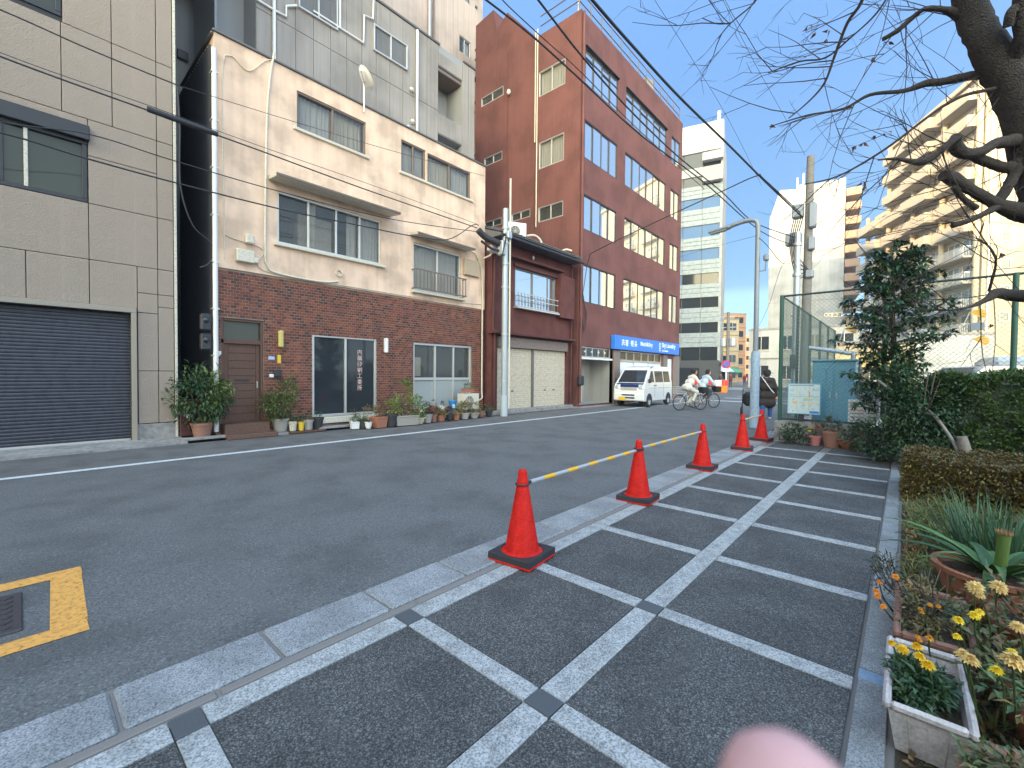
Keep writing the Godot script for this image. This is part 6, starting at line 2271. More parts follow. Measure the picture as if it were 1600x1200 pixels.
	# notices behind the fence
	for q in [[-0.75, 0.72, 0.3, 0.52, "white notice with an orange stripe fixed low behind the fence", true], [-0.5, 0.74, 0.2, 0.56, "white notice with blue print right of the orange striped one", false], [-0.24, 0.74, 0.24, 0.5, "white notice half hidden by the evergreen shrub", false], [0.02, 0.72, 0.22, 0.5, "white notice with small print, rightmost behind the fence", false]]:
		t = thing("notice", q[4], "notice", Vector3(q[0], q[1], -11.72))
		b = Mb.new()
		b.bev(Vector3.ZERO, Vector3(q[2], q[3], 0.012), 0.003)
		put("sheet", b, M.sign_white, t)
		for k in 6:
			b = Mb.new()
			b.box(Vector3(0, q[3] * (0.36 - 0.14 * k), 0.008), Vector3(q[2] * 0.75, q[3] * 0.035, 0.004))
			put("print_line", b, M.orange_plastic if q[5] and k == 2 else M.blue_grey, t)
	for q in [[1326, 515, "yellow and black cloth pinwheel on the fence left of the evergreen"], [1524, 490, "yellow cloth pinwheel high on the fence at the right"], [1528, 532, "lower yellow cloth pinwheel on the fence at the right"]]:
		var c := onz(q[0], q[1], -11.5)
		t = thing("pinwheel", q[2], "pinwheel", c, Basis(Vector3(0, 0, 1), -0.3))
		for k in 4:
			var a := k * 0.55 - 0.7
			b = Mb.new()
			b.tri(Vector3(-0.08, 0, 0.0), Vector3(cos(a) * 0.15, sin(a) * 0.1, 0.04), Vector3(cos(a + 0.5) * 0.15, sin(a + 0.5) * 0.1, 0.01), Vector3.BACK)
			put("cloth", b, M.yellow_tape if k % 3 != 2 or q[0] > 1400 else M.black_metal, t)
		pipe("stick", [Vector3(-0.08, 0, -0.01), Vector3(-0.08, -0.25, -0.05)], 0.008, M.white_plastic, t)
	var c := onz(1527, 510, -11.5)
	t = thing("notice", "small dark notice board between the two yellow pinwheels", "notice", c)
	b = Mb.new()
	b.bev(Vector3.ZERO, Vector3(0.17, 0.14, 0.02), 0.004)
	put("board", b, M.blue_grey, t)
	# vehicles parked in the lot
	t = thing("parked_car", "dark windowed pale car parked behind the fence, only its upper half showing", "car", Vector3(2.3, 0, -17.0), Basis(Vector3.UP, 0.4))
	b = Mb.new()
	b.prism([Vector2(-2.1, 0.3), Vector2(-2.1, 0.95), Vector2(-1.9, 1.1), Vector2(-1.3, 1.75), Vector2(1.6, 1.8), Vector2(2.0, 1.1), Vector2(2.1, 0.9), Vector2(2.1, 0.3)], Vector3(0, 0, -0.85), Vector3(1, 0, 0), Vector3.UP, Vector3(0, 0, 1.7))
	put("body", b, M.car_silver, t)
	b = Mb.new()
	b.prism([Vector2(-1.62, 1.12), Vector2(-1.14, 1.66), Vector2(1.45, 1.7), Vector2(1.75, 1.12)], Vector3(0, 0, 0.86), Vector3(1, 0, 0), Vector3.UP, Vector3(0, 0, 0.01))
	put("window", b, M.dark_glass, t)
	b = Mb.new()
	b.quad(Vector3(-2.0, 1.1, -0.75), Vector3(-2.0, 1.1, 0.75), Vector3(-1.4, 1.72, 0.7), Vector3(-1.4, 1.72, -0.7), Vector3.LEFT)
	put("windscreen", b, M.dark_glass, t)
	for x in [-1.35, 1.35]:
		b = Mb.new()
		b.lathe([Vector2(0, -0.1), Vector2(0.32, -0.1), Vector2(0.32, 0.1), Vector2(0, 0.1)], 18, Vector3(x, 0.32, 0.8), Basis(Vector3(1, 0, 0), PI / 2))
		put("wheel", b, M.rubber, t)
	t = thing("parked_truck", "dark blue box truck parked behind the fence at the right edge", "truck", Vector3(4.3, 0, -17.5), Basis(Vector3.UP, 0.1))
	b = Mb.new()
	b.bev(Vector3(0.6, 1.55, 0), Vector3(4.0, 1.7, 1.9), 0.04)
	put("cargo_box", b, M.truck_blue, t)
	b = Mb.new()
	b.bev(Vector3(-2.1, 1.25, 0), Vector3(1.4, 1.5, 1.8), 0.12)
	put("cab", b, M.car_silver, t)
	b = Mb.new()
	b.bev(Vector3(-2.3, 1.5, 0.905), Vector3(0.8, 0.55, 0.02), 0.01)
	put("window", b, M.dark_glass, t)
	b = Mb.new()
	b.bev(Vector3(0.6, 2.3, 0.96), Vector3(3.9, 0.04, 0.02), 0.005)
	put("stripe", b, M.sign_white, t)
	for x in [-2.0, 1.6]:
		b = Mb.new()
		b.lathe([Vector2(0, -0.12), Vector2(0.38, -0.12), Vector2(0.38, 0.12), Vector2(0, 0.12)], 18, Vector3(x, 0.38, 0.85), Basis(Vector3(1, 0, 0), PI / 2))
		put("wheel", b, M.rubber, t)


func flower(p: Node, at: Vector3, r: float, c: Color, base := Vector3.ZERO, dbl := true) -> void:   # a ruffled bloom on its stalk
	var b := Mb.new()
	var up := (Vector3(0, 1, 0.35) + rv() * 0.35).normalized()
	var x := up.cross(Vector3(0.3, 0.1, 0.9)).normalized()
	var z := x.cross(up)
	for ring in (5 if dbl else 2):
		var n := 15 - ring * 2
		var open := 1.35 - ring * (0.27 if dbl else 0.3)
		for k in n:
			var a := TAU * (k + ring * 0.4) / n + rng.randf() * 0.2
			var o := x * cos(a) + z * sin(a)
			var d := (o * sin(open) + up * cos(open)).normalized()
			b.col = c * rng.randf_range(0.75, 1.2)
			b.leaf(at + up * r * 0.1 * ring, d, up, r * rng.randf_range(0.75, 0.95) * (1.0 - 0.11 * ring), r * 0.62, 0.7)
	if not dbl:
		b.col = Color(0.3, 0.14, 0.01)
		b.ball(at + up * r * 0.15, Vector3.ONE * r * 0.3, 6, 4)
	var f := put("flower", b, M.petal, p)
	b = Mb.new()
	b.col = Color(0.06, 0.1, 0.03)
	b.tube(smooth([base, base.lerp(at, 0.6) + rv() * 0.02, at], 3), 0.0035, 5, false)
	put("stalk", b, M.leaf, f)


func planters() -> void:
	var M1 := [Color(0.04, 0.09, 0.04), Color(0.06, 0.13, 0.055), Color(0.03, 0.07, 0.035), Color(0.09, 0.15, 0.06)]
	# the white plastic trough
	var t := thing("planter", "white plastic trough with yellow marigolds beside the paving edge", "planter", Vector3(0.09, 0.005, -2.5))
	var b := Mb.new()
	var h := 0.2
	for q in [[0.09, 0.24, 0.0, 0.115, 0.275, h - 0.03]]:
		var lo := []
		var hi := []
		for s in [[-1, -1], [1, -1], [1, 1], [-1, 1]]:
			lo.append(Vector3(s[0] * q[0], q[2], s[1] * q[1]))
			hi.append(Vector3(s[0] * q[3], q[5], s[1] * q[4]))
		for i in 4:
			var j := (i + 1) % 4
			b.quad(lo[i], lo[j], hi[j], hi[i], lo[i] + lo[j])
			var inn := Vector3(0.93, 1, 0.96)
			b.quad(lo[i] * inn, lo[j] * inn, hi[j] * inn, hi[i] * inn, -(lo[i] + lo[j]))
			# ribs down the wall
			var n := 4 if i % 2 == 0 else 8
			for k in range(1, n):
				var f := float(k) / n
				var a: Vector3 = lo[i].lerp(lo[j], f)
				var c: Vector3 = hi[i].lerp(hi[j], f)
				b.tube([a, c], 0.0035, 5, false)
	put("pot", b, M.white_plastic_worn, t)
	b = Mb.new()
	for s in [-1.0, 1.0]:
		b.bev(Vector3(s * 0.118, h - 0.012, 0), Vector3(0.026, 0.034, 0.58), 0.009)
		b.bev(Vector3(0, h - 0.0125, s * 0.277), Vector3(0.212, 0.033, 0.026), 0.009)
	put("rim", b, M.white_plastic_worn, t)
	b = Mb.new()
	b.box(Vector3(0, h * 0.6, 0), Vector3(0.205, 0.01, 0.5))
	put("soil", b, M.soil, t)
	foliage(t, 900, Vector3(-0.02, 0.17, 0.03), Vector3(0.1, 0.08, 0.2), 0.045, M1, {"clumps": 22, "wide": 0.36})
	for q in [[1410, 1015, 0.028], [1433, 1012, 0.026], [1436, 1027, 0.026], [1450, 1041, 0.03], [1394, 1006, 0.02]]:
		var at := lev(q[0], q[1], 0.3) - Vector3(0.09, 0.005, -2.5)
		flower(t, at, q[2], Color(0.85, 0.5, 0.005), Vector3(at.x * 0.8, 0.12, at.z * 0.9))
	# terracotta trough behind it
	var tp := Vector3(0.13, 0.0, -3.2)
	t = thing("planter", "pinkish terracotta trough with dry marigolds just behind the white trough", "planter", tp)
	pot(t, "square", 0.15, 0.21, M.terracotta_pale, Vector2(1.0, 2.3))
	foliage(t, 900, Vector3(0, 0.24, 0), Vector3(0.16, 0.1, 0.36), 0.04, DRY + [Color(0.05, 0.07, 0.03)], {"clumps": 26, "wide": 0.3})
	stems(t, 26, Vector3(0, 0.2, 0), Vector3(0, 0.34, 0), Vector3(0.2, 0.14, 0.36), 0.003)
	for q in [[1453, 946, 0.015], [1466, 948, 0.014], [1438, 952, 0.013], [1441, 958, 0.012], [1452, 998, 0.018], [1434, 996, 0.012], [1437, 1001, 0.012]]:
		var at := lev(q[0], q[1], 0.33) - tp
		flower(t, at, q[2], Color(0.75, 0.3, 0.01), Vector3(at.x * 0.7, 0.2, at.z * 0.8))
	# orange marigolds leaning over the kerb
	var mp := Vector3(-0.01, 0.0, -3.62)
	t = thing("marigold", "straggly orange marigold leaning over the grey paving edge", "flower", mp)
	stems(t, 16, Vector3(0.06, 0.02, 0), Vector3(-0.05, 0.26, 0.05), Vector3(0.14, 0.16, 0.16), 0.0035)
	foliage(t, 240, Vector3(-0.04, 0.22, 0.05), Vector3(0.13, 0.13, 0.15), 0.045, [Color(0.05, 0.045, 0.035), Color(0.07, 0.06, 0.04), Color(0.06, 0.08, 0.04)], {"clumps": 9, "wide": 0.22})
	for q in [[1374, 911, 0.018], [1369, 925, 0.02], [1371, 932, 0.02], [1380, 948, 0.018], [1399, 902, 0.024]]:
		var at := lev(q[0], q[1], 0.3) - mp
		flower(t, at, q[2], Color(0.85, 0.26, 0.005), Vector3(at.x * 0.3 + 0.05, 0.03, at.z * 0.5))
	# brown terracotta pot with the strap leaved lily and its cut stem
	var lp := Vector3(0.42, 0.0, -3.9)
	t = thing("lily_pot", "wide brown terracotta pot of broad strap leaves with one thick cut stem", "potted plant", lp)
	pot(t, "bowl", 0.26, 0.3, M.terracotta)
	var lb := [Color(0.05, 0.12, 0.035), Color(0.07, 0.15, 0.04), Color(0.04, 0.1, 0.035), Color(0.09, 0.18, 0.05)]
	for k in 20:
		b = Mb.new()
		var a := TAU * k / 20.0 + rng.randf_range(-0.15, 0.15)
		b.col = lb[k % 4]
		ribbon(b, Vector3(cos(a) * 0.05, 0.27, sin(a) * 0.05), Vector3(cos(a), 0, sin(a)), rng.randf_range(0.7, 1.7), rng.randf_range(0.36, 0.62), 0.06, rng.randf_range(0.4, 1.0), 8)
		put("leaf", b, M.leaf, t)
	b = Mb.new()
	b.tube([Vector3(0.02, 0.25, 0.0), Vector3(0.03, 0.4, 0.01), Vector3(0.035, 0.53, 0.015)], [0.03, 0.029, 0.031], 12)
	var st := put("cut_stem", b, M.stem_green, t)
	b = Mb.new()
	for k in 14:
		var a := TAU * k / 14
		b.col = Color(0.35, 0.2, 0.1) * rng.randf_range(0.7, 1.2)
		b.leaf(Vector3(0.036 + cos(a) * 0.025, 0.515, 0.015 + sin(a) * 0.025), Vector3(cos(a) * 0.35, 1, sin(a) * 0.35).normalized(), Vector3(cos(a), 0, sin(a)), 0.04, 0.022)
	put("dry_sheath", b, M.leaf, st)
	# daffodil like clump
	t = thing("narrow_leaved_clump", "dense clump of upright bluish green narrow leaves behind the brown pot", "plant", Vector3(0.52, 0.0, -4.7))
	blades(t, 260, 0.42, 0.66, 0.017, 0.75, [Color(0.07, 0.15, 0.08), Color(0.05, 0.12, 0.06), Color(0.09, 0.18, 0.09)], 0.22, 0.22)
	t = thing("narrow_leaved_clump", "smaller low clump of arching thin leaves left of the brown pot", "plant", Vector3(0.24, 0.0, -3.85))
	blades(t, 120, 0.18, 0.34, 0.01, 1.3, [Color(0.08, 0.15, 0.06), Color(0.06, 0.11, 0.05), Color(0.16, 0.17, 0.08)], 0.8, 0.1)
	# big shallow pots at the right edge with pale yellow chrysanthemums
	var cp := Vector3(0.56, 0.0, -3.3)
	t = thing("chrysanthemum_pot", "brown pot with large pale yellow chrysanthemums at the right edge", "potted plant", cp)
	pot(t, "bowl", 0.22, 0.26, M.terracotta)
	stems(t, 24, Vector3(0, 0.2, 0), Vector3(-0.05, 0.4, 0.1), Vector3(0.28, 0.15, 0.4), 0.004)
	foliage(t, 1100, Vector3(-0.03, 0.3, 0.2), Vector3(0.34, 0.15, 0.6), 0.055, M1 + DRY, {"clumps": 34})
	for q in [[1524, 919, 0.042], [1560, 918, 0.042], [1532, 932, 0.022], [1590, 980, 0.03], [1505, 1025, 0.03], [1516, 1034, 0.032], [1582, 1036, 0.045]]:
		var at := lev(q[0], q[1], 0.46) - cp
		flower(t, at, q[2], Color(0.74, 0.5, 0.16), Vector3(at.x * 0.86, 0.16, at.z * 0.84))
	for q in [[1497, 971, 0.026], [1523, 963, 0.027], [1531, 957, 0.02], [1557, 1049, 0.024], [1581, 1020, 0.02], [1495, 996, 0.02]]:
		var at := lev(q[0], q[1], 0.42) - cp
		flower(t, at, q[2], Color(0.88, 0.62, 0.02), Vector3(at.x * 0.86, 0.16, at.z * 0.84))
	t = thing("planter", "long terracotta trough half out of view at the right edge", "planter", Vector3(0.56, 0.0, -2.62), Basis(Vector3.UP, 0.12))
	pot(t, "square", 0.14, 0.2, M.terracotta, Vector2(1.6, 1.9))
	foliage(t, 800, Vector3(-0.06, 0.24, 0), Vector3(0.3, 0.1, 0.34), 0.05, M1 + DRY, {"clumps": 22})
	t = thing("planter", "round brown bowl with weeds in the bottom right corner right of the white trough", "planter", Vector3(0.36, 0.0, -2.1))
	pot(t, "bowl", 0.19, 0.16, M.terracotta_pale)
	foliage(t, 420, Vector3(0, 0.17, 0), Vector3(0.18, 0.07, 0.18), 0.04, M1 + DRY, {"clumps": 14})
	# the pots by the low wall
	for q in [["pink plastic pot with red and yellow flowers by the low wall", 1273, 691, "round", 0.13, 0.22, M.pot_pink, 90], ["big terracotta pot with a grey green shrub by the low wall", 1300, 694, "round", 0.19, 0.34, M.terracotta_pale, 260], ["wide terracotta bowl right of the big pot by the low wall", 1331, 696, "bowl", 0.26, 0.2, M.terracotta, 160]]:
		var c := lev(q[1], q[2], 0.0)
		c.z = maxf(c.z, -11.2)
		var k := thing("potted_plant", q[0], "potted plant", Vector3(c.x * 11.2 / absf(lev(q[1], q[2]).z) if absf(lev(q[1], q[2]).z) > 11.2 else c.x, 0.0, c.z))
		pot(k, q[3], q[4], q[5], q[6])
		stems(k, 8, Vector3(0, q[5] * 0.8, 0), Vector3(0, q[5] + 0.25, 0), Vector3(0.16, 0.22, 0.16), 0.005)
		foliage(k, q[7], Vector3(0, q[5] + 0.16, 0), Vector3(0.2, 0.18, 0.2), 0.06, [Color(0.08, 0.1, 0.06), Color(0.06, 0.08, 0.04), Color(0.13, 0.13, 0.07)], {"clumps": 9})
		if q[3] == "round" and q[4] < 0.15:
			for i in 9:
				var at := Vector3(rng.randf_range(-0.12, 0.12), 0.3 + rng.randf() * 0.12, rng.randf_range(-0.05, 0.14))
				flower(k, at, 0.035, Color(0.8, 0.55, 0.01) if i % 2 else Color(0.55, 0.03, 0.06), Vector3(0, 0.2, 0), false)
	var gl := thing("garden_lamp", "small white conical lamp shade among the low shrubs", "garden lamp", Vector3(-0.33, 0, -10.45))
	pipe("stake", [Vector3.ZERO, Vector3(0, 0.55, 0)], 0.02, M.black_metal, gl)
	b = Mb.new()
	b.lathe([Vector2(0.12, 0.53), Vector2(0.13, 0.54), Vector2(0.02, 0.68), Vector2(0, 0.69)], 20)
	put("shade", b, M.white_plastic, gl)
	b = Mb.new()
	b.lathe([Vector2(0, 0.46), Vector2(0.06, 0.46), Vector2(0.1, 0.53), Vector2(0, 0.53)], 14)
	put("lamp_body", b, M.black_metal, gl)


func evergreens() -> void:
	var t := thing("evergreen_tree", "young glossy broadleaf evergreen tree in front of the fence", "tree", Vector3(-0.2, 0, -10.75))
	var b := Mb.new()
	b.tube(smooth([Vector3(0.02, 0, 0), Vector3(-0.02, 0.8, 0.02), Vector3(0.03, 1.8, 0), Vector3(-0.02, 2.8, 0), Vector3(0.0, 3.6, 0)]), 0.045, 8)
	put("trunk", b, M.bark, t)
	var b2 := Mb.new()
	var lf := Mb.new()
	for k in 88:
		var y := 0.85 + 2.9 * (k / 88.0)
		var a := k * 2.4 + rng.randf_range(-0.3, 0.3)
		var reach := (0.8 if y > 1.8 else 0.56) * (1.0 - maxf(0, (y - 2.6)) * 0.55) * rng.randf_range(0.6, 1.15)
		if y > 1.5 and y < 2.0:
			reach *= 0.75
		var o := Vector3(cos(a), 0, sin(a))
		var s := Vector3(0, y - 0.15, 0)
		var e := s + o * reach + Vector3(0, 0.22 + rng.randf() * 0.1, 0)
		b2.tube(smooth([s, s.lerp(e, 0.6) + Vector3(0, -0.02, 0), e], 3), [0.012, 0.011, 0.01, 0.009, 0.008, 0.007, 0.006], 5, false)
		for j in 3:
			var c := s.lerp(e, [1.0, 0.72, 0.5][j]) + rv() * 0.05
			var n := 22
			for i in n:
				var d := (rv() * Vector3(1, 0.45, 1) + o * 0.35 + Vector3(0, 0.12, 0)).normalized()
				lf.col = GLOSSY[rng.randi() % 4] * rng.randf_range(0.8, 1.5)
				lf.leaf(c + d * 0.03, d, Vector3.UP + rv() * 0.3, rng.randf_range(0.1, 0.17), 0.05, 0.5)
	put("branches", b2, M.twig, t)
	put("crown", lf, M.leaf_glossy, t, "", "stuff")
	# the bare leaning stem and a stump
	t = thing("leaning_stem", "pale bare leaning stem bending over in front of the dark shrub", "tree", Vector3(0.55, 0, -9.2))
	var pts := []
	for q in [[1500, 712, -8.9], [1483, 680, -9.1], [1455, 645, -9.4], [1425, 628, -9.7], [1395, 612, -10.0], [1372, 594, -10.3]]:
		pts.append(onz(q[0], q[1], q[2]) - Vector3(0.55, 0, -9.2))
	b = Mb.new()
	b.tube(smooth(pts, 5), 0.022, 8)
	put("trunk", b, M.pale_bark, t)
	t = thing("stump", "short weathered stump at the foot of the green hedge", "stump", onz(1497, 712, -8.9) + Vector3(0.08, -0.15, -0.05))
	b = Mb.new()
	b.tube([Vector3(0.06, -0.2, 0), Vector3(0.0, 0.2, 0), Vector3(-0.05, 0.42, 0)], [0.085, 0.07, 0.06], 10)
	put("stump", b, M.pale_bark, t)
	# dark shrubs
	var specs := [["tall dark rounded shrub between the evergreen tree and the clipped hedge", Vector3(0.22, 0, -9.6), Vector3(0.0, 1.02, 0), Vector3(0.52, 0.8, 0.4), 4600, 0.085], ["spreading dark fatsia like shrub at the foot of the evergreen tree", Vector3(-0.3, 0, -9.95), Vector3(0, 0.35, 0), Vector3(0.5, 0.36, 0.45), 900, 0.1], ["low dark shrub at the corner of the low wall left of the pink pot", Vector3(-1.78, 0, -11.1), Vector3(0, 0.22, 0), Vector3(0.36, 0.22, 0.22), 420, 0.09], ["low shrub between the terracotta bowl and the lamp shade", Vector3(-0.62, 0, -10.9), Vector3(0, 0.3, 0), Vector3(0.3, 0.28, 0.3), 420, 0.08], ["low dark shrub just left of the clipped hedge at ground level", Vector3(0.2, 0, -9.2), Vector3(0, 0.28, 0), Vector3(0.42, 0.3, 0.35), 700, 0.07]]
	for s in specs:
		t = thing("shrub", s[0], "shrub", s[1])
		stems(t, 10, Vector3.ZERO, s[2], s[3], 0.012)
		foliage(t, s[4], s[2], s[3], s[5], GLOSSY + [Color(0.05, 0.1, 0.03)], {"clumps": 30, "rise": 0.1})


func limb(b: Mb, px: Array, tips: Array, scale := 0.8) -> Array:   # px: [x, y, distance, radius in pixels]
	var pts := []
	var rad := []
	for q in px:
		var d := ray(q[0], q[1]).normalized()
		var p: Vector3 = EYE + d * q[2]
		pts.append(p)
		rad.append(q[3] * scale * q[2] / FOC * absf(d.dot(-view.z)))
	var sp := smooth(pts, 5)
	var sr := []
	for i in sp.size():
		var f := float(i) / 5
		var k := mini(int(f), rad.size() - 2)
		sr.append(lerpf(rad[k], rad[k + 1], f - k) * rng.randf_range(0.93, 1.08))
	b.tube(sp, sr, 14 if rad[0] > 0.05 else 7)
	for i in sp.size() - 1:
		tips.append([sp[i], (sp[i + 1] - sp[i]).normalized(), sr[i]])
	return sp


func twig(b: Mb, p: Vector3, d: Vector3, l: float, r: float, depth: int, ends: Array) -> void:
	var pts := [p]
	var q := p
	var dd := d
	var n := 4
	for i in n:
		dd = (dd + rv() * 0.13 + Vector3(0, 0.015, 0)).normalized()
		q += dd * l / n
		pts.append(q)
		if depth > 0 and i > 0 and rng.randf() < 0.55:
			twig(b, q, (dd + rv() * 0.75).normalized(), l * rng.randf_range(0.35, 0.6), r * 0.65, depth - 1, ends)
	b.tube(pts, [r, r * 0.85, r * 0.7, r * 0.55, r * 0.4], 4, false)
	ends.append([q, dd])


func bare_tree() -> void:
	var foot := Vector3(1.2, 0, -5.5)
	var t := thing("bare_tree", "bare winter street tree with knobbly pruned branches at the right edge", "tree", Vector3.ZERO)
	var b := Mb.new()
	var tips := []
	var d0 := EYE + ray(1634, 300).normalized() * 6.0
	var base := [foot, Vector3(1.17, 1.0, -5.55), Vector3(1.06, 2.2, -5.58), d0]
	b.tube(smooth(base, 5), 0.17, 16)
	limb(b, [[1636, 310, 6.0, 31], [1614, 227, 6.0, 30], [1590, 150, 6.0, 29], [1560, 100, 6.0, 26], [1538, 60, 6.0, 22], [1522, 28, 6.05, 21], [1506, -30, 6.1, 19], [1480, -130, 6.3, 15], [1440, -260, 6.6, 9]], [], 0.95)
	limb(b, [[1572, 112, 6.0, 22], [1586, 86, 5.95, 12], [1597, 55, 5.9, 10], [1594, 10, 5.9, 10], [1600, -90, 5.9, 9]], [], 0.95)
	limb(b, [[1590, 10, 5.9, 10], [1580, 20, 5.85, 9], [1576, 42, 5.85, 8]], [])
	put("trunk", b, M.bark, t)
	b = Mb.new()
	limb(b, [[1510, 35, 6.05, 9], [1490, 20, 6.0, 8], [1470, 14, 5.95, 5], [1445, 14, 5.9, 4.5], [1425, 28, 5.9, 4.5], [1402, 48, 5.85, 5], [1378, 62, 5.85, 4]], tips)
	limb(b, [[1540, 115, 6.0, 9], [1508, 120, 5.95, 8], [1470, 128, 5.9, 7], [1448, 130, 5.85, 7], [1412, 142, 5.8, 4], [1360, 148, 5.7, 3.2], [1318, 170, 5.6, 2.2], [1262, 180, 5.5, 1.5], [1202, 198, 5.4, 0.8]], tips)
	limb(b, [[1575, 130, 6.0, 5], [1556, 138, 5.9, 4], [1510, 148, 5.7, 3], [1475, 165, 5.6, 3], [1440, 190, 5.4, 2.5], [1380, 235, 5.2, 2.2], [1310, 275, 5.1, 1.5], [1255, 288, 5.0, 0.8]], tips)
	limb(b, [[1605, 215, 6.0, 16], [1572, 222, 5.8, 12], [1555, 224, 5.7, 9], [1535, 236, 5.6, 9], [1508, 240, 5.5, 10], [1492, 228, 5.45, 11], [1494, 212, 5.4, 8]], tips)
	limb(b, [[1494, 215, 5.4, 8], [1470, 235, 5.3, 6], [1440, 253, 5.2, 7], [1400, 248, 5.1, 2.5], [1372, 250, 5.0, 1.5]], tips)
	limb(b, [[1604, 250, 6.0, 16], [1575, 262, 5.85, 10], [1548, 255, 5.75, 9], [1520, 244, 5.6, 8]], tips)
	limb(b, [[1606, 335, 6.0, 18], [1582, 328, 5.8, 15], [1556, 318, 5.7, 11], [1520, 298, 5.5, 9], [1490, 280, 5.4, 12], [1474, 274, 5.3, 9]], tips)
	limb(b, [[1556, 318, 5.7, 10], [1570, 300, 5.75, 9], [1584, 275, 5.85, 10], [1592, 250, 5.9, 12]], tips)
	limb(b, [[1560, 322, 5.7, 8], [1535, 335, 5.55, 5], [1510, 346, 5.45, 5], [1488, 352, 5.4, 6]], tips)
	limb(b, [[1525, 325, 5.5, 6], [1505, 310, 5.4, 5], [1490, 292, 5.35, 5]], tips)
	limb(b, [[1620, 462, 6.0, 14], [1585, 462, 5.8, 11], [1558, 458, 5.6, 10], [1545, 466, 5.5, 6], [1520, 478, 5.3, 3], [1490, 484, 5.2, 2], [1440, 484, 5.1, 1.2]], tips)
	limb(b, [[1360, -40, 5.3, 3.5], [1345, 5, 5.3, 3.2], [1324, 36, 5.3, 3], [1305, 85, 5.3, 2.6], [1288, 130, 5.25, 2], [1262, 160, 5.2, 1.5], [1232, 185, 5.2, 1]], tips)
	limb(b, [[1402, -30, 5.5, 2], [1370, 20, 5.45, 1.8], [1330, 58, 5.4, 1.6], [1290, 90, 5.35, 1.6], [1250, 96, 5.3, 1.5], [1200, 114, 5.3, 1]], tips)
	limb(b, [[1190, -20, 5.4, 1.5], [1178, 5, 5.4, 1.4], [1142, 36, 5.4, 1.2], [1122, 60, 5.4, 0.8]], tips)
	limb(b, [[1142, 36, 5.4, 1.2], [1120, 37, 5.4, 1.0], [1097, 28, 5.4, 0.7]], tips)
	limb(b, [[1545, 455, 5.5, 2.5], [1556, 412, 5.4, 2], [1548, 388, 5.4, 1.6], [1525, 372, 5.4, 1.4]], tips)
	put("branches", b, M.bark_dark, t)
	b = Mb.new()
	var ends := []
	for q in tips:
		var k := 0.34 if q[2] < 0.035 else 0.3
		if rng.randf() < k:
			var d: Vector3 = (q[1] * 0.55 + rv() * 0.75 + view.x * -0.25).normalized()
			d = (d - view.z * d.dot(view.z) * 0.6).normalized()
			twig(b, q[0], d, rng.randf_range(0.3, 0.85), rng.randf_range(0.0028, 0.0055), 2, ends)
	put("twigs", b, M.bark_dark, t, "", "stuff")
	b = Mb.new()
	for q in [[1290, 48, 5.3], [1292, 60, 5.3], [1275, 50, 5.3], [1338, 228, 5.2], [1350, 222, 5.2], [1364, 212, 5.2], [1386, 205, 5.2], [1346, 283, 5.1], [1352, 290, 5.1], [1358, 282, 5.1], [1328, 165, 5.5], [1362, 90, 5.8], [1205, 194, 5.4], [1563, 395, 5.5], [1515, 415, 5.4], [1548, 505, 5.4], [1262, 40, 5.3], [1388, 65, 5.8]]:
		var p := from(q[0], q[1], q[2])
		for i in 2:
			b.col = Color(0.13, 0.06, 0.035) * rng.randf_range(0.6, 1.5)
			b.leaf(p, (Vector3.DOWN + rv() * 0.8).normalized(), rv(), 0.055, 0.024, 0.9)
	put("withered_leaves", b, M.leaf, t, "", "stuff")


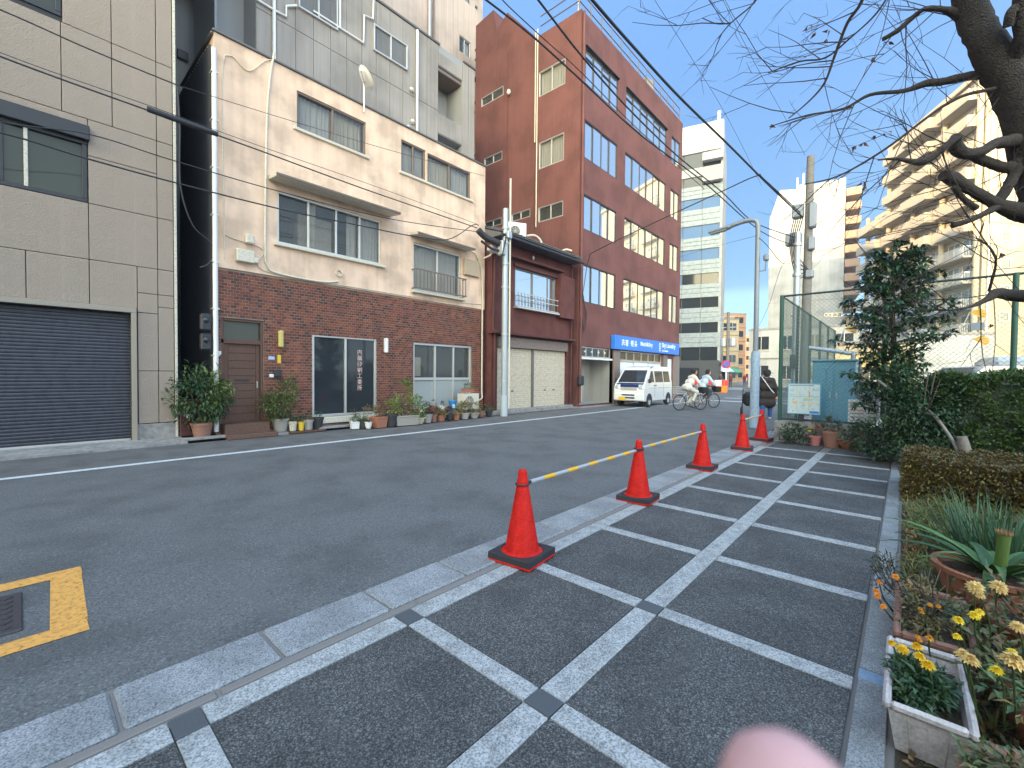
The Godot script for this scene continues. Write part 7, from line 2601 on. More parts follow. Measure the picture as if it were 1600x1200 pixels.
# ---------- people, bicycles, the van
func flesh(bones: Array, cell: float, blend := 55.0) -> ArrayMesh:
	# bones: [from, to, radius, radius, colour]; their tapered capsules joined smoothly and meshed as one skin
	var lo := Vector3.INF
	var hi := -Vector3.INF
	for q in bones:
		var r: float = maxf(q[2], q[3]) + cell * 3 + 0.02
		for e in 2:
			lo = lo.min(q[e] - Vector3.ONE * r)
			hi = hi.max(q[e] + Vector3.ONE * r)
	var n := Vector3i(((hi - lo) / cell).ceil()) + Vector3i.ONE
	var f := PackedFloat32Array()
	f.resize(n.x * n.y * n.z)
	var near := PackedFloat32Array()
	near.resize(f.size())
	near.fill(1e9)
	var who := PackedInt32Array()
	who.resize(f.size())
	for bi in bones.size():
		var q: Array = bones[bi]
		var a: Vector3 = q[0]
		var ab: Vector3 = q[1] - a
		var l2 := maxf(ab.length_squared(), 1e-9)
		var r: float = maxf(q[2], q[3]) + 0.05
		var i0 := Vector3i(((a.min(q[1]) - Vector3.ONE * r - lo) / cell).floor()).clamp(Vector3i.ZERO, n - Vector3i.ONE)
		var i1 := Vector3i(((a.max(q[1]) + Vector3.ONE * r - lo) / cell).ceil()).clamp(Vector3i.ZERO, n - Vector3i.ONE)
		for x in range(i0.x, i1.x + 1):
			for y in range(i0.y, i1.y + 1):
				for z in range(i0.z, i1.z + 1):
					var p := lo + Vector3(x, y, z) * cell
					var t := clampf((p - a).dot(ab) / l2, 0, 1)
					var d: float = p.distance_to(a + ab * t) - lerpf(q[2], q[3], t)
					var k := (x * n.y + y) * n.z + z
					f[k] += exp(-blend * d)
					if d < near[k]:
						near[k] = d
						who[k] = bi
	var st := [n.y * n.z, n.z, 1]
	for k in f.size():
		f[k] = -log(f[k]) / blend if f[k] > 1e-20 else 1.0
	var vid := {}
	var b := Mb.new()
	var pts := PackedVector3Array()
	var nor := PackedVector3Array()
	var cols := PackedColorArray()
	for x in n.x - 1:
		for y in n.y - 1:
			for z in n.z - 1:
				var k := (x * n.y + y) * n.z + z
				var m := 0
				for c in 8:
					if f[k + (st[0] if c & 1 else 0) + (st[1] if c & 2 else 0) + (st[2] if c & 4 else 0)] < 0:
						m += 1
				if m == 0 or m == 8:
					continue
				var s := Vector3.ZERO
				var cnt := 0
				for e in [[0, 1], [0, 2], [0, 4], [1, 3], [1, 5], [2, 3], [2, 6], [4, 5], [4, 6], [3, 7], [5, 7], [6, 7]]:
					var pa := Vector3(e[0] & 1, (e[0] >> 1) & 1, (e[0] >> 2) & 1)
					var pb := Vector3(e[1] & 1, (e[1] >> 1) & 1, (e[1] >> 2) & 1)
					var fa := f[k + int(pa.x) * st[0] + int(pa.y) * st[1] + int(pa.z)]
					var fb := f[k + int(pb.x) * st[0] + int(pb.y) * st[1] + int(pb.z)]
					if (fa < 0) != (fb < 0):
						s += pa.lerp(pb, fa / (fa - fb))
						cnt += 1
				vid[k] = pts.size()
				pts.append(lo + (Vector3(x, y, z) + s / cnt) * cell)
				var g := Vector3(f[k + st[0]] - f[k], f[k + st[1]] - f[k], f[k + st[2]] - f[k]) + Vector3(f[k + st[0] + st[1] + 1] - f[k + st[1] + 1], f[k + st[0] + st[1] + 1] - f[k + st[0] + 1], f[k + st[0] + st[1] + 1] - f[k + st[0] + st[1]])
				nor.append(g.normalized())
				cols.append(bones[who[k]][4])
	for x in range(1, n.x - 1):
		for y in range(1, n.y - 1):
			for z in range(1, n.z - 1):
				var k := (x * n.y + y) * n.z + z
				for ax in 3:
					if (f[k] < 0) == (f[k + st[ax]] < 0):
						continue
					var u: int = st[(ax + 1) % 3]
					var w: int = st[(ax + 2) % 3]
					var q := [vid[k], vid[k - u], vid[k - u - w], vid[k - w]]
					for t in [[0, 1, 2], [0, 2, 3]]:
						var i: int = q[t[0]]
						var j: int = q[t[1]]
						var h: int = q[t[2]]
						b.col = cols[i]
						b.tri(pts[i], pts[j], pts[h], nor[i] + nor[j] + nor[h], nor[i], nor[j], nor[h])
	return b.done()


const SKIN := Color(0.5, 0.3, 0.21)


func head_bones(c: Vector3, fwd: Vector3, hair: Color, s := 1.0) -> Array:
	var up := Vector3.UP
	var r := fwd.cross(up).normalized()
	var o := [
		[c + up * 0.03 * s, c + up * 0.035 * s - fwd * 0.015, 0.088 * s, 0.09 * s, SKIN],
		[c + fwd * 0.03 * s - up * 0.04 * s, c + fwd * 0.035 * s - up * 0.085 * s, 0.055 * s, 0.04 * s, SKIN],
		[c + fwd * 0.09 * s + up * 0.0, c + fwd * 0.108 * s - up * 0.025 * s, 0.011 * s, 0.016 * s, SKIN],
		[c + up * 0.06 * s - fwd * 0.03, c + up * 0.05 * s - fwd * 0.035, 0.094 * s, 0.096 * s, hair],
		[c - fwd * 0.05 * s, c - fwd * 0.045 * s - up * 0.07 * s, 0.075 * s, 0.05 * s, hair]]
	for sg in [-1.0, 1.0]:
		o.append([c + r * sg * 0.085 * s + up * 0.01, c + r * sg * 0.088 * s - up * 0.03 * s, 0.014 * s, 0.012 * s, SKIN])
		o.append([c + fwd * 0.088 * s + r * sg * 0.033 * s + up * 0.015 * s, c + fwd * 0.089 * s + r * sg * 0.034 * s + up * 0.015 * s, 0.011 * s, 0.011 * s, Color(0.03, 0.02, 0.02)])
	o.append([c + fwd * 0.085 * s - up * 0.06 * s + r * 0.02 * s, c + fwd * 0.085 * s - up * 0.06 * s - r * 0.02 * s, 0.009 * s, 0.009 * s, Color(0.35, 0.14, 0.12)])
	return o


func hand_bones(w: Vector3, d: Vector3, side: Vector3, col := SKIN) -> Array:   # a curled hand: palm, four fingers, thumb
	var o := [[w, w + d * 0.08, 0.024, 0.03, col]]
	var curl := d.cross(side).normalized()
	for k in 4:
		var k0: Vector3 = w + d * 0.085 + side * (0.03 - 0.02 * k)
		var l: float = [0.035, 0.04, 0.037, 0.03][k]
		var k1 := k0 + (d + curl * 0.5).normalized() * l
		o.append([k0, k1, 0.0095, 0.009, col])
		o.append([k1, k1 + (d * 0.2 + curl).normalized() * l * 0.8, 0.009, 0.008, col])
	o.append([w + d * 0.03 + side * 0.03, w + d * 0.07 + side * 0.055 + curl * 0.02, 0.012, 0.01, col])
	return o


func people_and_van() -> void:
	van()
	walker()
	cyclist("first", lev(1078, 641), "person in a cream jacket and light trousers riding a bicycle, leaning forward", "silver city bicycle with a rear basket, ridden by the cream jacketed person", Color(0.7, 0.66, 0.6), Color(0.6, 0.56, 0.5))
	cyclist("second", lev(1100, 637.5), "person in a pale blue shirt with a dark bag riding the farther bicycle", "dark bicycle beyond the silver one, ridden by the person in pale blue", Color(0.5, 0.6, 0.72), Color(0.06, 0.06, 0.075))
	photographer()
	# far figures on the street beyond the junction
	for q in [[1163, 602, "person in a red top and blue trousers far up the street", Color(0.55, 0.07, 0.06), Color(0.05, 0.1, 0.3)], [1171, 604, "person in dark clothes far up the street left of the lamp post", Color(0.04, 0.04, 0.05), Color(0.04, 0.04, 0.06)], [1126, 606, "person in a brown coat standing before the utility pole far away", Color(0.1, 0.07, 0.06), Color(0.5, 0.48, 0.45)], [1141, 605, "person in a maroon jacket beside a motorbike far away", Color(0.2, 0.04, 0.06), Color(0.04, 0.04, 0.05)]]:
		var at := lev(q[0], q[1])
		var t := thing("person", q[2], "person", at)
		var j: Color = q[3]
		var p: Color = q[4]
		var bones := head_bones(Vector3(0, 1.58, 0), Vector3(0, 0, 1), Color(0.03, 0.025, 0.02))
		bones.append_array([[Vector3(0, 1.45, 0), Vector3(0, 1.05, 0), 0.15, 0.14, j], [Vector3(0, 1.5, 0), Vector3(0, 1.4, 0), 0.06, 0.07, SKIN]])
		for s in [-1.0, 1.0]:
			bones.append_array([[Vector3(s * 0.17, 1.4, 0), Vector3(s * 0.23, 1.1, 0), 0.06, 0.05, j], [Vector3(s * 0.23, 1.1, 0), Vector3(s * 0.22, 0.85, 0.06), 0.045, 0.035, j], [Vector3(s * 0.22, 0.85, 0.06), Vector3(s * 0.22, 0.74, 0.08), 0.035, 0.025, SKIN], [Vector3(s * 0.09, 0.95, 0), Vector3(s * 0.11, 0.5, 0.03), 0.095, 0.07, p], [Vector3(s * 0.11, 0.5, 0.03), Vector3(s * 0.11, 0.08, 0), 0.065, 0.045, p], [Vector3(s * 0.11, 0.04, -0.04), Vector3(s * 0.12, 0.035, 0.12), 0.04, 0.035, Color(0.03, 0.03, 0.03)]])
		put("body", flesh(bones, 0.03), M.cloth, t)


func walker() -> void:
	var at := lev(1197, 655)
	var t := thing("person", "person in a long dark coat, black cap and blue trousers walking away", "person", at, Basis(Vector3.UP, 0.15))
	var coat := Color(0.035, 0.026, 0.026)
	var jean := Color(0.03, 0.09, 0.25)
	var fwd := Vector3(0, 0, -1)
	var bones := head_bones(Vector3(0, 1.52, -0.03), fwd, Color(0.03, 0.026, 0.024), 0.98)
	bones.append([Vector3(0, 1.44, 0), Vector3(0, 1.36, 0), 0.055, 0.07, SKIN])
	bones.append_array([[Vector3(-0.1, 1.31, 0), Vector3(0.1, 1.31, 0), 0.11, 0.11, coat], [Vector3(-0.09, 1.1, 0), Vector3(0.09, 1.1, 0), 0.14, 0.14, coat], [Vector3(-0.1, 0.8, 0), Vector3(0.1, 0.8, 0), 0.16, 0.16, coat], [Vector3(-0.12, 0.56, 0), Vector3(0.12, 0.56, 0), 0.165, 0.165, coat]])
	for s in [-1.0, 1.0]:
		var st: float = 0.16 * s
		bones.append_array([[Vector3(s * 0.17, 1.33, 0), Vector3(s * 0.26, 1.08, 0.03), 0.075, 0.066, coat], [Vector3(s * 0.26, 1.08, 0.03), Vector3(s * 0.27, 0.84, -0.05), 0.062, 0.052, coat]])
		bones.append_array(hand_bones(Vector3(s * 0.27, 0.82, -0.06), Vector3(0, -1, -0.15).normalized(), Vector3(0, -0.1, -1) * 1.0))
		bones.append_array([[Vector3(s * 0.09, 0.6, 0), Vector3(s * 0.1, 0.42, -st * 0.5), 0.09, 0.075, jean], [Vector3(s * 0.1, 0.42, -st * 0.5), Vector3(s * 0.1, 0.1, -st * 0.9 + 0.04), 0.072, 0.06, jean], [Vector3(s * 0.1, 0.045, -st * 0.9 + 0.06), Vector3(s * 0.11, 0.035, -st * 0.9 - 0.11), 0.042, 0.035, Color(0.5, 0.48, 0.45)]])
	put("body", flesh(bones, 0.018), M.cloth, t)
	var b := Mb.new()
	b.lathe([Vector2(0.115, 1.55), Vector2(0.118, 1.6), Vector2(0.1, 1.66), Vector2(0.05, 1.685), Vector2(0, 1.69)], 18, Vector3(0, 0, -0.02))
	b.prism([Vector2(-0.09, 0), Vector2(0.09, 0), Vector2(0.07, 0.09), Vector2(-0.07, 0.09)], Vector3(0.1, 1.56, -0.08), Vector3(0, 0, 1), Vector3(1, 0, 0.2), Vector3(0, 0.012, 0))
	put("cap", b, M.black_cloth, t)
	b = Mb.new()
	b.tube(smooth([Vector3(-0.14, 1.42, 0.05), Vector3(-0.02, 1.25, 0.155), Vector3(0.14, 1.0, 0.165), Vector3(0.22, 0.9, 0.08)]), 0.014, 6)
	put("strap", b, M.white_plastic, t)
	t = thing("pushchair", "black wheeled pushchair beside the walker, half behind the lamp post", "pushchair", lev(1170, 650), Basis(Vector3.UP, 0.3))
	for x in [-0.24, 0.24]:
		for z in [-0.3, 0.3]:
			b = Mb.new()
			var pts := []
			for i in 21:
				pts.append(Vector3(x, 0.15 + sin(TAU * i / 20) * 0.13, z + cos(TAU * i / 20) * 0.13))
			b.tube(pts, 0.025, 6, false)
			b.tube([Vector3(x - 0.02, 0.15, z), Vector3(x + 0.02, 0.15, z)], 0.03, 8)
			put("wheel", b, M.rubber, t)
	b = Mb.new()
	for x in [-0.22, 0.22]:
		b.tube([Vector3(x, 0.15, -0.3), Vector3(x, 0.55, 0.05), Vector3(x, 1.0, 0.35)], 0.014, 6)
		b.tube([Vector3(x, 0.15, 0.3), Vector3(x, 0.55, 0.05)], 0.014, 6)
	b.tube([Vector3(-0.22, 1.0, 0.35), Vector3(0.22, 1.0, 0.35)], 0.016, 6)
	put("frame", b, M.black_metal, t)
	b = Mb.new()
	b.bev(Vector3(0, 0.62, -0.05), Vector3(0.4, 0.5, 0.45), 0.1)
	put("seat", b, M.black_cloth, t)


func cyclist(_which: String, at: Vector3, says: String, bike_says: String, top: Color, low: Color) -> void:
	var bs := Basis(Vector3.UP, -0.55)
	var k := thing("bicycle", bike_says, "bicycle", at, bs)
	var b: Mb
	for z in [-0.53, 0.53]:
		b = Mb.new()
		var pts := []
		for i in 29:
			pts.append(Vector3(0, 0.33 + sin(TAU * i / 28) * 0.31, z + cos(TAU * i / 28) * 0.31))
		b.tube(pts, 0.02, 6, false)
		var w := put("wheel", b, M.rubber, k)
		b = Mb.new()
		for i in 14:
			var a := TAU * i / 14
			b.tube([Vector3(0.02 * (1 if i % 2 else -1), 0.33, z), Vector3(0, 0.33 + sin(a) * 0.3, z + cos(a) * 0.3)], 0.003, 3, false)
		b.tube([Vector3(-0.04, 0.33, z), Vector3(0.04, 0.33, z)], 0.025, 8)
		put("spokes", b, M.alu, w)
	b = Mb.new()
	for q in [[Vector3(0, 0.33, 0.53), Vector3(0, 0.3, 0.08)], [Vector3(0, 0.3, 0.08), Vector3(0, 0.82, 0.22)], [Vector3(0, 0.33, 0.53), Vector3(0, 0.74, 0.2)], [Vector3(0, 0.3, 0.08), Vector3(0, 0.78, -0.36)], [Vector3(0, 0.55, 0.15), Vector3(0, 0.84, -0.37)], [Vector3(0, 0.98, -0.32), Vector3(0, 0.62, -0.44)], [Vector3(0, 0.62, -0.44), Vector3(0, 0.33, -0.53)]]:
		b.tube(q, 0.016, 6)
	b.tube([Vector3(-0.26, 1.03, -0.18), Vector3(-0.2, 1.04, -0.32), Vector3(0.2, 1.04, -0.32), Vector3(0.26, 1.03, -0.18)], 0.013, 6)
	b.tube([Vector3(-0.12, 0.3, 0.08), Vector3(0.12, 0.3, 0.08)], 0.01, 6)
	put("frame", b, M.alu, k)
	b = Mb.new()
	b.bev(Vector3(0, 0.86, 0.24), Vector3(0.16, 0.06, 0.26), 0.025)
	put("saddle", b, M.black_metal, k)
	b = Mb.new()
	for i in 2:
		b.bev(Vector3(0, 0.24 + 0.12 * i - 0.06, 0.08 + (0.12 if i else -0.12)), Vector3(0.3, 0.02, 0.08), 0.006)
	put("pedals", b, M.black_metal, k)
	b = Mb.new()
	for i in 4:
		var y := 0.72 + 0.09 * i
		b.tube([Vector3(-0.18, y, 0.42), Vector3(0.18, y, 0.42), Vector3(0.18, y, 0.78), Vector3(-0.18, y, 0.78), Vector3(-0.18, y, 0.42)], 0.008, 4, false)
	for i in 9:
		for z in [0.42, 0.78]:
			b.tube([Vector3(-0.18 + i * 0.045, 0.72, z), Vector3(-0.18 + i * 0.045, 1.0, z)], 0.005, 3, false)
	b.box(Vector3(0, 0.72, 0.6), Vector3(0.36, 0.02, 0.36))
	put("rear_basket", b, M.alu, k)
	var fb := Mb.new()
	fb.bev(Vector3(0, 0.85, -0.66), Vector3(0.36, 0.25, 0.28), 0.03)
	put("front_basket", fb, M.black_cloth, k)
	var t := thing("person", says, "person", at, bs)
	var fwd := Vector3(0, 0, -1)
	var bones := head_bones(Vector3(0, 1.6, -0.2), fwd, Color(0.025, 0.022, 0.02))
	bones.append([Vector3(0, 1.5, -0.16), Vector3(0, 1.43, -0.12), 0.055, 0.065, SKIN])
	bones.append_array([[Vector3(-0.11, 1.38, -0.1), Vector3(0.11, 1.38, -0.1), 0.1, 0.1, top], [Vector3(-0.07, 1.18, 0.03), Vector3(0.07, 1.18, 0.03), 0.145, 0.145, top], [Vector3(-0.08, 0.97, 0.17), Vector3(0.08, 0.97, 0.17), 0.15, 0.15, top]])
	for s in [-1.0, 1.0]:
		var knee := Vector3(s * 0.13, 0.68 + 0.09 * s, -0.22)
		var foot := Vector3(s * 0.12, 0.33 + 0.09 * s, 0.0 - 0.06 * s)
		bones.append_array([[Vector3(s * 0.18, 1.38, -0.1), Vector3(s * 0.26, 1.18, -0.22), 0.068, 0.056, top], [Vector3(s * 0.26, 1.18, -0.22), Vector3(s * 0.24, 1.07, -0.3), 0.052, 0.045, top]])
		bones.append_array(hand_bones(Vector3(s * 0.24, 1.075, -0.24), Vector3(0, -0.05, -1).normalized(), Vector3(-s, 0, 0)))
		bones.append_array([[Vector3(s * 0.09, 0.95, 0.15), knee, 0.105, 0.08, low], [knee, foot, 0.075, 0.05, low], [foot + Vector3(0, -0.03, 0.04), foot + Vector3(0, -0.06, -0.14), 0.042, 0.035, Color(0.3, 0.2, 0.12)]])
	put("body", flesh(bones, 0.02), M.cloth, t)


func van() -> void:
	var t := thing("parked_van", "white small van with dark bonnet trim parked at the left kerb facing the camera", "van", Vector3(-9.52, 0, -20.35), Basis(Vector3.UP, 0.03))
	# z runs from the nose (+1.7) to the tail (-1.7); half width by height
	var hw := func(y: float) -> float: return 0.735 if y < 1.05 else lerpf(0.735, 0.61, pow((y - 1.05) / 0.85, 1.2))
	var prof := [[1.7, 0.28], [1.72, 0.55], [1.7, 0.82], [1.62, 1.02], [1.5, 1.1], [0.92, 1.72], [0.72, 1.83], [0.3, 1.88], [-1.3, 1.88], [-1.58, 1.8], [-1.68, 1.1], [-1.7, 0.5], [-1.66, 0.28]]
	var b := Mb.new()
	for i in prof.size():
		var p: Array = prof[i]
		var q: Array = prof[(i + 1) % prof.size()]
		var wp: float = hw.call(p[1])
		var wq: float = hw.call(q[1])
		if i == prof.size() - 1:
			wp = 0.735
		var out := Vector3(0, -(q[0] - p[0]), (q[1] - p[1]))
		b.quad(Vector3(-wp, p[1], p[0]), Vector3(wp, p[1], p[0]), Vector3(wq, q[1], q[0]), Vector3(-wq, q[1], q[0]), Vector3(0, p[1] + q[1] - 2.0, p[0] + q[0]) + out * 0.001)
	# sides in horizontal bands so that they lean in above the belt
	var ys := [0.28, 0.5, 0.82, 1.05, 1.3, 1.55, 1.75, 1.88]
	var ends := func(y: float, front: bool) -> float:
		var best := 0.0
		for i in prof.size() - 1:
			var p: Array = prof[i]
			var q: Array = prof[i + 1]
			if (p[1] - y) * (q[1] - y) <= 0 and absf(p[1] - q[1]) > 1e-4:
				var z: float = lerpf(p[0], q[0], (y - p[1]) / (q[1] - p[1]))
				best = maxf(best, z) if front else minf(best, z)
		return best
	for i in ys.size() - 1:
		var y0: float = ys[i]
		var y1: float = minf(ys[i + 1], 1.879)
		var f0: float = ends.call(y0, true)
		var f1: float = ends.call(y1, true)
		var r0: float = ends.call(y0, false)
		var r1: float = ends.call(y1, false)
		for s in [-1.0, 1.0]:
			var w0: float = hw.call(y0) * s
			var w1: float = hw.call(y1) * s
			b.quad(Vector3(w0, y0, r0), Vector3(w0, y0, f0), Vector3(w1, y1, f1), Vector3(w1, y1, r1), Vector3(s, 0.1, 0))
	put("body", b, M.car_white, t)
	var skin := func(y: float, s: float, off: float) -> float: return (hw.call(y) + off) * s
	# windscreen and side glass
	b = Mb.new()
	var a0 := Vector3(0, 1.13, 1.49)
	var a1 := Vector3(0, 1.69, 0.968)
	var nn := Vector3(0, 0.52, 0.56).normalized() * 0.006
	b.quad(Vector3(-0.64, a0.y, a0.z) + nn, Vector3(0.64, a0.y, a0.z) + nn, Vector3(0.57, a1.y, a1.z) + nn, Vector3(-0.57, a1.y, a1.z) + nn, nn)
	put("windscreen", b, M.dark_glass, t)
	for s in [-1.0, 1.0]:
		for q in [[1.25, 0.8, 0.55, 0.58], [0.42, 0.42, -0.55, -0.55], [-0.63, -0.63, -1.45, -1.38]]:
			b = Mb.new()
			var y0 := 1.13
			var y1 := 1.66
			b.quad(Vector3(skin.call(y0, s, 0.006), y0, q[0]), Vector3(skin.call(y0, s, 0.006), y0, q[2]), Vector3(skin.call(y1, s, 0.006), y1, q[3]), Vector3(skin.call(y1, s, 0.006), y1, q[1]), Vector3(s, 0.1, 0))
			put("side_window", b, M.dark_glass, t)
		b = Mb.new()
		for z in [0.48, -0.59]:
			b.box(Vector3(0.737 * s, 0.78, z), Vector3(0.006, 0.7, 0.012))
		b.box(Vector3(0.737 * s, 0.86, -0.2), Vector3(0.008, 0.012, 2.6))
		put("door_seam", b, M.alu_dark, t)
		for z in [0.56, 0.38]:
			b = Mb.new()
			b.bev(Vector3(0.745 * s, 0.98, z), Vector3(0.03, 0.035, 0.13), 0.01)
			put("door_handle", b, M.black_metal, t)
		b = Mb.new()
		b.bev(Vector3(0.82 * s, 1.2, 1.28), Vector3(0.14, 0.2, 0.09), 0.03)
		put("wing_mirror", b, M.black_metal, t)
		b = Mb.new()
		b.bev(Vector3(0.58 * s, 0.9, 1.655), Vector3(0.26, 0.2, 0.12), 0.05, Basis(Vector3(1, 0, 0), -0.25))
		put("headlight", b, M.headlight, t)
		b = Mb.new()
		b.bev(Vector3(0.63 * s, 0.42, 1.715), Vector3(0.1, 0.1, 0.05), 0.03)
		put("fog_lamp", b, M.alu_dark, t)
	b = Mb.new()
	b.quad(Vector3(-0.66, 1.03, 1.63), Vector3(0.66, 1.03, 1.63), Vector3(0.64, 1.1, 1.52), Vector3(-0.64, 1.1, 1.52), Vector3(0, 1, 1))
	b.bev(Vector3(0, 0.96, 1.655), Vector3(0.9, 0.13, 0.04), 0.02, Basis(Vector3(1, 0, 0), -0.3))
	put("bonnet_trim", b, M.trim_blue, t)
	b = Mb.new()
	b.bev(Vector3(0, 0.82, 1.7), Vector3(0.8, 0.13, 0.03), 0.01)
	put("grille_panel", b, M.alu, t)
	b = Mb.new()
	b.bev(Vector3(0, 0.46, 1.7), Vector3(1.49, 0.36, 0.14), 0.05)
	put("bumper", b, M.car_white, t)
	for y in [0.55, 0.42]:
		b = Mb.new()
		b.bev(Vector3(0, y, 1.775), Vector3(0.62, 0.07, 0.02), 0.008)
		put("air_intake", b, M.black_metal, t)
	b = Mb.new()
	b.bev(Vector3(-0.3, 0.38, 1.79), Vector3(0.33, 0.165, 0.02), 0.005)
	put("number_plate", b, M.plate_yellow, t)
	for s in [-1.0, 1.0]:
		for z in [1.12, -1.2]:
			b = Mb.new()
			b.lathe([Vector2(0.17, -0.09), Vector2(0.25, -0.09), Vector2(0.275, -0.06), Vector2(0.275, 0.06), Vector2(0.25, 0.09), Vector2(0.17, 0.09)], 26, Vector3(0.665 * s, 0.275, z), Basis(Vector3(0, 0, 1), -PI / 2 * s))
			var w := put("wheel", b, M.rubber, t)
			b = Mb.new()
			b.lathe([Vector2(0.18, 0.07), Vector2(0.16, 0.075), Vector2(0.12, 0.055), Vector2(0.05, 0.08), Vector2(0, 0.085)], 20, Vector3(0.665 * s, 0.275, z), Basis(Vector3(0, 0, 1), -PI / 2 * s))
			put("rim", b, M.alu, w)
			b = Mb.new()
			for i in 12:
				var aa := PI * i / 12 - 0.02
				var ab := PI * (i + 1) / 12
				b.quad(Vector3(0.739 * s, 0.29 + sin(aa) * 0.285, z + cos(aa) * 0.285), Vector3(0.739 * s, 0.29 + sin(ab) * 0.285, z + cos(ab) * 0.285), Vector3(0.739 * s, 0.29 + sin(ab) * 0.34, z + cos(ab) * 0.34), Vector3(0.739 * s, 0.29 + sin(aa) * 0.34, z + cos(aa) * 0.34), Vector3(s, 0, 0))
			for i in 12:
				var aa := PI * i / 12
				var ab := PI * (i + 1) / 12
				b.tri(Vector3(0.7375 * s, 0.29, z), Vector3(0.7375 * s, 0.29 + sin(aa) * 0.285, z + cos(aa) * 0.285), Vector3(0.7375 * s, 0.29 + sin(ab) * 0.285, z + cos(ab) * 0.285), Vector3(s, 0, 0))
			put("wheel_arch", b, M.black_metal, t)
	for x in [-0.25, 0.28]:
		b = Mb.new()
		b.tube([Vector3(x, 1.14, 1.5), Vector3(x + 0.3, 1.3, 1.36)], 0.01, 5)
		put("wiper", b, M.black_metal, t)
	b = Mb.new()
	b.bev(Vector3(0, 0.3, 0), Vector3(1.38, 0.1, 3.2), 0.02)
	put("underbody", b, M.black_metal, t)
	# a pale car far up the street
	t = thing("parked_car", "pale blue car far up the street beside the walking person", "car", lev(1189, 611), Basis(Vector3.UP, 0.25))
	b = Mb.new()
	b.prism([Vector2(-2, 0.3), Vector2(-2, 0.9), Vector2(-1.2, 1.0), Vector2(-0.7, 1.5), Vector2(0.9, 1.5), Vector2(1.6, 1.0), Vector2(2, 0.9), Vector2(2, 0.3)], Vector3(-0.85, 0, 0), Vector3(0, 0, 1), Vector3.UP, Vector3(1.7, 0, 0))
	put("body", b, M.pale_blue, t)
	b = Mb.new()
	b.quad(Vector3(-0.7, 1.03, 1.6), Vector3(0.7, 1.03, 1.6), Vector3(0.65, 1.46, 0.96), Vector3(-0.65, 1.46, 0.96), Vector3(0, 1, 1))
	put("windscreen", b, M.dark_glass, t)
	for s in [-1.0, 1.0]:
		for z in [-1.25, 1.25]:
			b = Mb.new()
			b.lathe([Vector2(0, -0.1), Vector2(0.32, -0.1), Vector2(0.32, 0.1), Vector2(0, 0.1)], 16, Vector3(0.8 * s, 0.32, z), Basis(Vector3(0, 0, 1), PI / 2))
			put("wheel", b, M.rubber, t)


# ---------- wires overhead
func wire_from(called: String, says: String, pts: Array, r: float, sleeve := []) -> void:   # pts: [x, y, height] on level h, or Vector3
	var w := []
	for q in pts:
		w.append(q if q is Vector3 else lev(q[0], q[1], q[2]))
	var b := Mb.new()
	b.tube(smooth(w, 7), r, 6)
	var t := thing(called, says, "cable", Vector3.ZERO, Basis(), "cables overhead")
	put("wire", b, M.wire, t)
	if sleeve.size():
		b = Mb.new()
		b.tube([lev(sleeve[0], sleeve[1], sleeve[4]), lev(sleeve[2], sleeve[3], sleeve[5])], 0.05, 8)
		put("sleeve", b, M.wire, t)


func onw(x: float, y: float, at: float) -> Vector3:
	return onx(x, y, at)


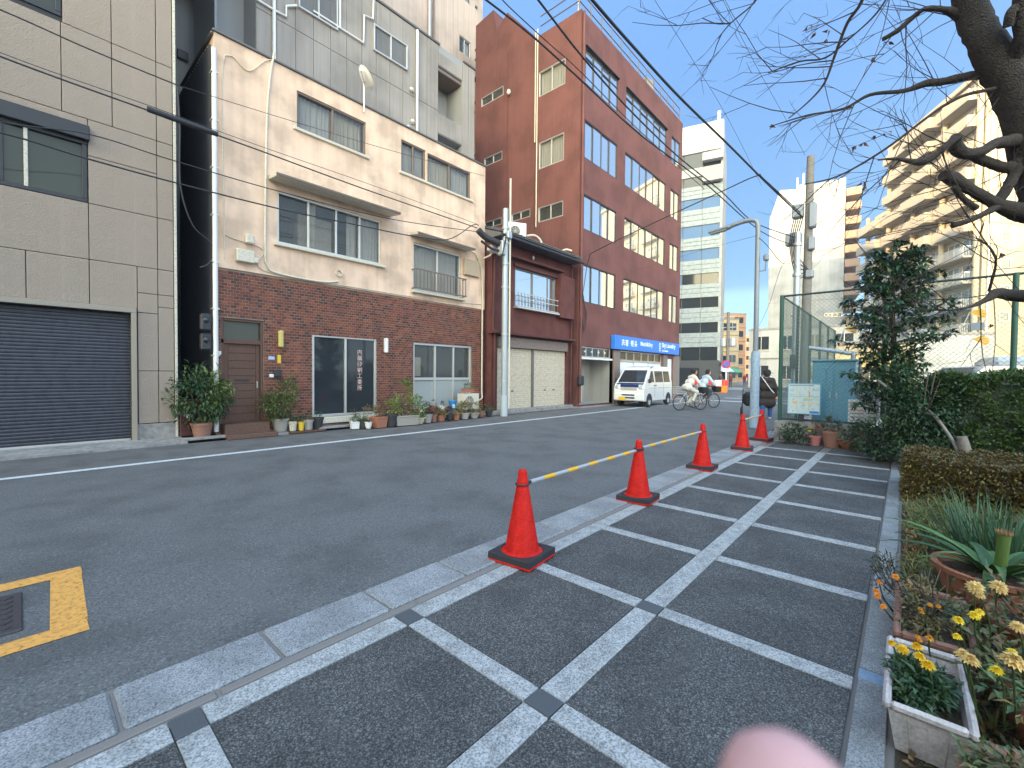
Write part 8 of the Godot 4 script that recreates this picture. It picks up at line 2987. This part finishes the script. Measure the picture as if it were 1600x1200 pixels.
func wires() -> void:
	var P := Vector3(-10.3, 6.0, -10.3)
	wire_from("overhead_cable", "thick cable with a black joint sleeve in front of the beige and cream facades", [onw(-260, -20, -10.1), onw(0, 88, -10.1), onw(230, 172, -10.15), onw(400, 233, -10.2), onw(560, 292, -10.25), onw(690, 337, -10.3), onw(745, 356, -10.3)], 0.014)
	var js := thing("cable_sleeve", "black joint sleeve hung on the thick cable near the gap", "cable sleeve", Vector3.ZERO)
	var b := Mb.new()
	b.tube([onw(230, 170, -10.12), onw(285, 190, -10.13), onw(340, 210, -10.14)], [0.05, 0.055, 0.05], 10)
	put("sleeve", b, M.wire, js)
	wire_from("overhead_cable", "uppermost thin cable crossing the beige facade towards the cream roof", [onw(-260, -90, -10.3), onw(0, 15, -10.3), onw(140, 77, -10.3), onw(277, 133, -10.3)], 0.012)
	wire_from("overhead_cable", "thin wire continuing the uppermost cable across the cream facade", [onw(277, 133, -10.3), onw(420, 178, -10.4), onw(600, 232, -10.5), onw(757, 275, -10.6)], 0.006)
	wire_from("overhead_cable", "second lowest cable crossing below the joint sleeve on the facades", [onw(-260, 125, -10.2), onw(0, 190, -10.2), onw(140, 210, -10.2), onw(275, 252, -10.2), onw(440, 300, -10.25), onw(610, 342, -10.3), onw(745, 362, -10.3)], 0.01)
	wire_from("overhead_cable", "lowest thick cable crossing the dark upper window of the beige building", [onw(-260, 150, -10.0), onw(0, 207, -10.0), onw(137, 248, -10.05), onw(280, 287, -10.1), onw(440, 327, -10.15), onw(560, 352, -10.2), onw(640, 368, -10.25), onw(700, 374, -10.3), onw(738, 352, -10.3), onw(748, 352, -10.3)], 0.014)
	wire_from("overhead_cable", "thin messenger wire riding just above the thick sleeved cable", [onw(-260, -30, -10.1), onw(0, 82, -10.1), onw(230, 164, -10.15), onw(400, 226, -10.2), onw(600, 296, -10.25), onw(745, 350, -10.3)], 0.006)
	wire_from("overhead_cable", "drop cable hanging in the gap between the beige and cream buildings", [onw(277, 133, -11.0), onw(281, 200, -11.0), onw(282, 290, -11.0), onw(300, 350, -11.05), onw(325, 375, -11.1), onw(337, 392, -11.1), onw(326, 412, -11.1), onw(312, 418, -11.1)], 0.016)
	# bundle from the pair of poles on the right to over the photographer's head
	var Q := Vector3(-2.9, 7.6, -19.2)
	wire_from("overhead_cable", "thickest cable sweeping from the right hand poles up over the street", [Vector3(-2.95, 7.3, -19.2), [1200, 288, 7.35], [1140, 228, 7.45], [1060, 150, 7.55], [985, 68, 7.6], [922, -4, 7.65], [850, -90, 7.7]], 0.026)
	wire_from("overhead_cable", "long cable from the right hand poles passing the red building's top windows", [Vector3(-3.0, 6.5, -19.1), [1180, 348, 6.6], [1128, 300, 6.65], [1060, 245, 6.75], [990, 178, 6.85], [915, 95, 6.9], [838, -4, 6.95]], 0.016)
	wire_from("overhead_cable", "cable below it crossing the red building's corner", [Vector3(-3.0, 6.2, -19.1), [1190, 362, 6.2], [1100, 285, 6.3], [1000, 210, 6.4], [900, 118, 6.5], [830, 55, 6.55], [752, -6, 6.6]], 0.015)
	wire_from("overhead_cable", "thin knotted wire across the red building's penthouse", [[1100, 295, 6.6], [1000, 205, 6.7], [905, 110, 6.8], [860, 70, 6.85], [800, 15, 6.9], [780, -6, 6.9]], 0.008)
	wire_from("overhead_cable", "cable from the red building's corner rising across its windows to the bracket", [onx(908, 478, -10.7), onx(912, 450, -10.6), onx(920, 405, -10.4), lev(935, 390, 6.3), lev(1050, 335, 6.9), lev(1130, 298, 7.2), lev(1182, 275, 7.3), lev(1195, 281, 7.3), Vector3(-3.0, 7.45, -19.2)], 0.016)
	wire_from("overhead_cable", "faint high wire crossing the sky above the banded office tower", [[1010, -20, 12.0], [1080, 90, 11.8], [1140, 190, 11.6], [1190, 290, 11.0]], 0.006)
	wire_from("overhead_cable", "faint high wire crossing the sky right of the banded office tower", [[1120, -20, 12.0], [1180, 100, 11.8], [1230, 190, 11.6], [1258, 243, 11.2]], 0.006)
	wire_from("overhead_cable", "thin wire falling from the right hand poles towards the far street", [Vector3(-3.0, 5.4, -19.0), [1224, 412, 5.5], [1200, 480, 4.8], [1180, 520, 4.6]], 0.008)
	wire_from("overhead_cable", "thin wire from the right hand poles to the street lamp's clamp", [Vector3(-3.0, 5.7, -19.0), [1224, 412, 5.6], [1200, 385, 5.5], [1187, 372, 5.3]], 0.01)
	wire_from("overhead_cable", "faint wire from the lamp post across to the red building", [lev(1184, 368, 5.2), onx(1100, 390, -8.0), onx(985, 425, -10.7)], 0.005)
	wire_from("overhead_cable", "pair of slack wires running right from the poles behind the bare tree", [Vector3(-2.7, 6.9, -19.3), [1330, 325, 7.0], [1400, 330, 7.2], [1600, 352, 7.6]], 0.01)
	wire_from("overhead_cable", "slack wire rising right from the poles towards the bare tree", [Vector3(-2.7, 6.0, -19.3), [1330, 380, 6.2], [1395, 335, 6.8], [1500, 300, 7.4]], 0.008)


func photographer() -> void:   # the hand that holds the camera; one fingertip reaches in front of the lens
	var t := thing("hand", "blurred pink fingertip of the photographer reaching into the bottom of the view", "hand")
	var c := func(x: float, y: float, z: float) -> Vector3: return EYE + view * Vector3(x, y, z)
	var sk := Color(0.72, 0.4, 0.38)
	var bones := []
	var roots := [[0.0, 0.0, 0.0], [0.022, -0.012, 0.004], [0.043, -0.024, 0.012], [0.061, -0.034, 0.024]]
	var ln := [1.0, 0.98, 0.9, 0.74]
	for k in 4:
		var o := Vector3(roots[k][0], roots[k][1], roots[k][2])
		var q := [Vector3(0.0372, -0.0572, -0.06), Vector3(0.056, -0.0755, -0.056), Vector3(0.077, -0.088, -0.043), Vector3(0.096, -0.1, -0.006)]
		var base: Vector3 = q[3] + o
		var pts := []
		for i in 4:
			pts.append(base + (q[i] - q[3]) * ln[k])
		for i in 3:
			bones.append([c.call(pts[i].x, pts[i].y, pts[i].z), c.call(pts[i + 1].x, pts[i + 1].y, pts[i + 1].z), 0.0086 + 0.0005 * i, 0.0091 + 0.0005 * i, sk])
		bones.append([c.call(base.x, base.y, base.z), c.call(0.12 + o.x * 0.4, -0.17 + o.y * 0.3, 0.035), 0.0125, 0.02, sk])
	bones.append([c.call(0.11, -0.165, 0.03), c.call(0.075, -0.13, 0.035), 0.016, 0.012, sk])
	bones.append([c.call(0.075, -0.13, 0.035), c.call(0.052, -0.1, 0.03), 0.011, 0.009, sk])
	bones.append([c.call(0.13, -0.17, 0.035), c.call(0.14, -0.23, 0.06), 0.03, 0.026, sk])
	put("hand", flesh(bones, 0.0028, 300.0), M.cloth, t)
	var n := Mb.new()
	n.tube([c.call(0.138, -0.215, 0.055), c.call(0.15, -0.3, 0.12), c.call(0.17, -0.42, 0.24)], [0.036, 0.045, 0.055], 16)
	put("sleeve", n, M.black_cloth, t)
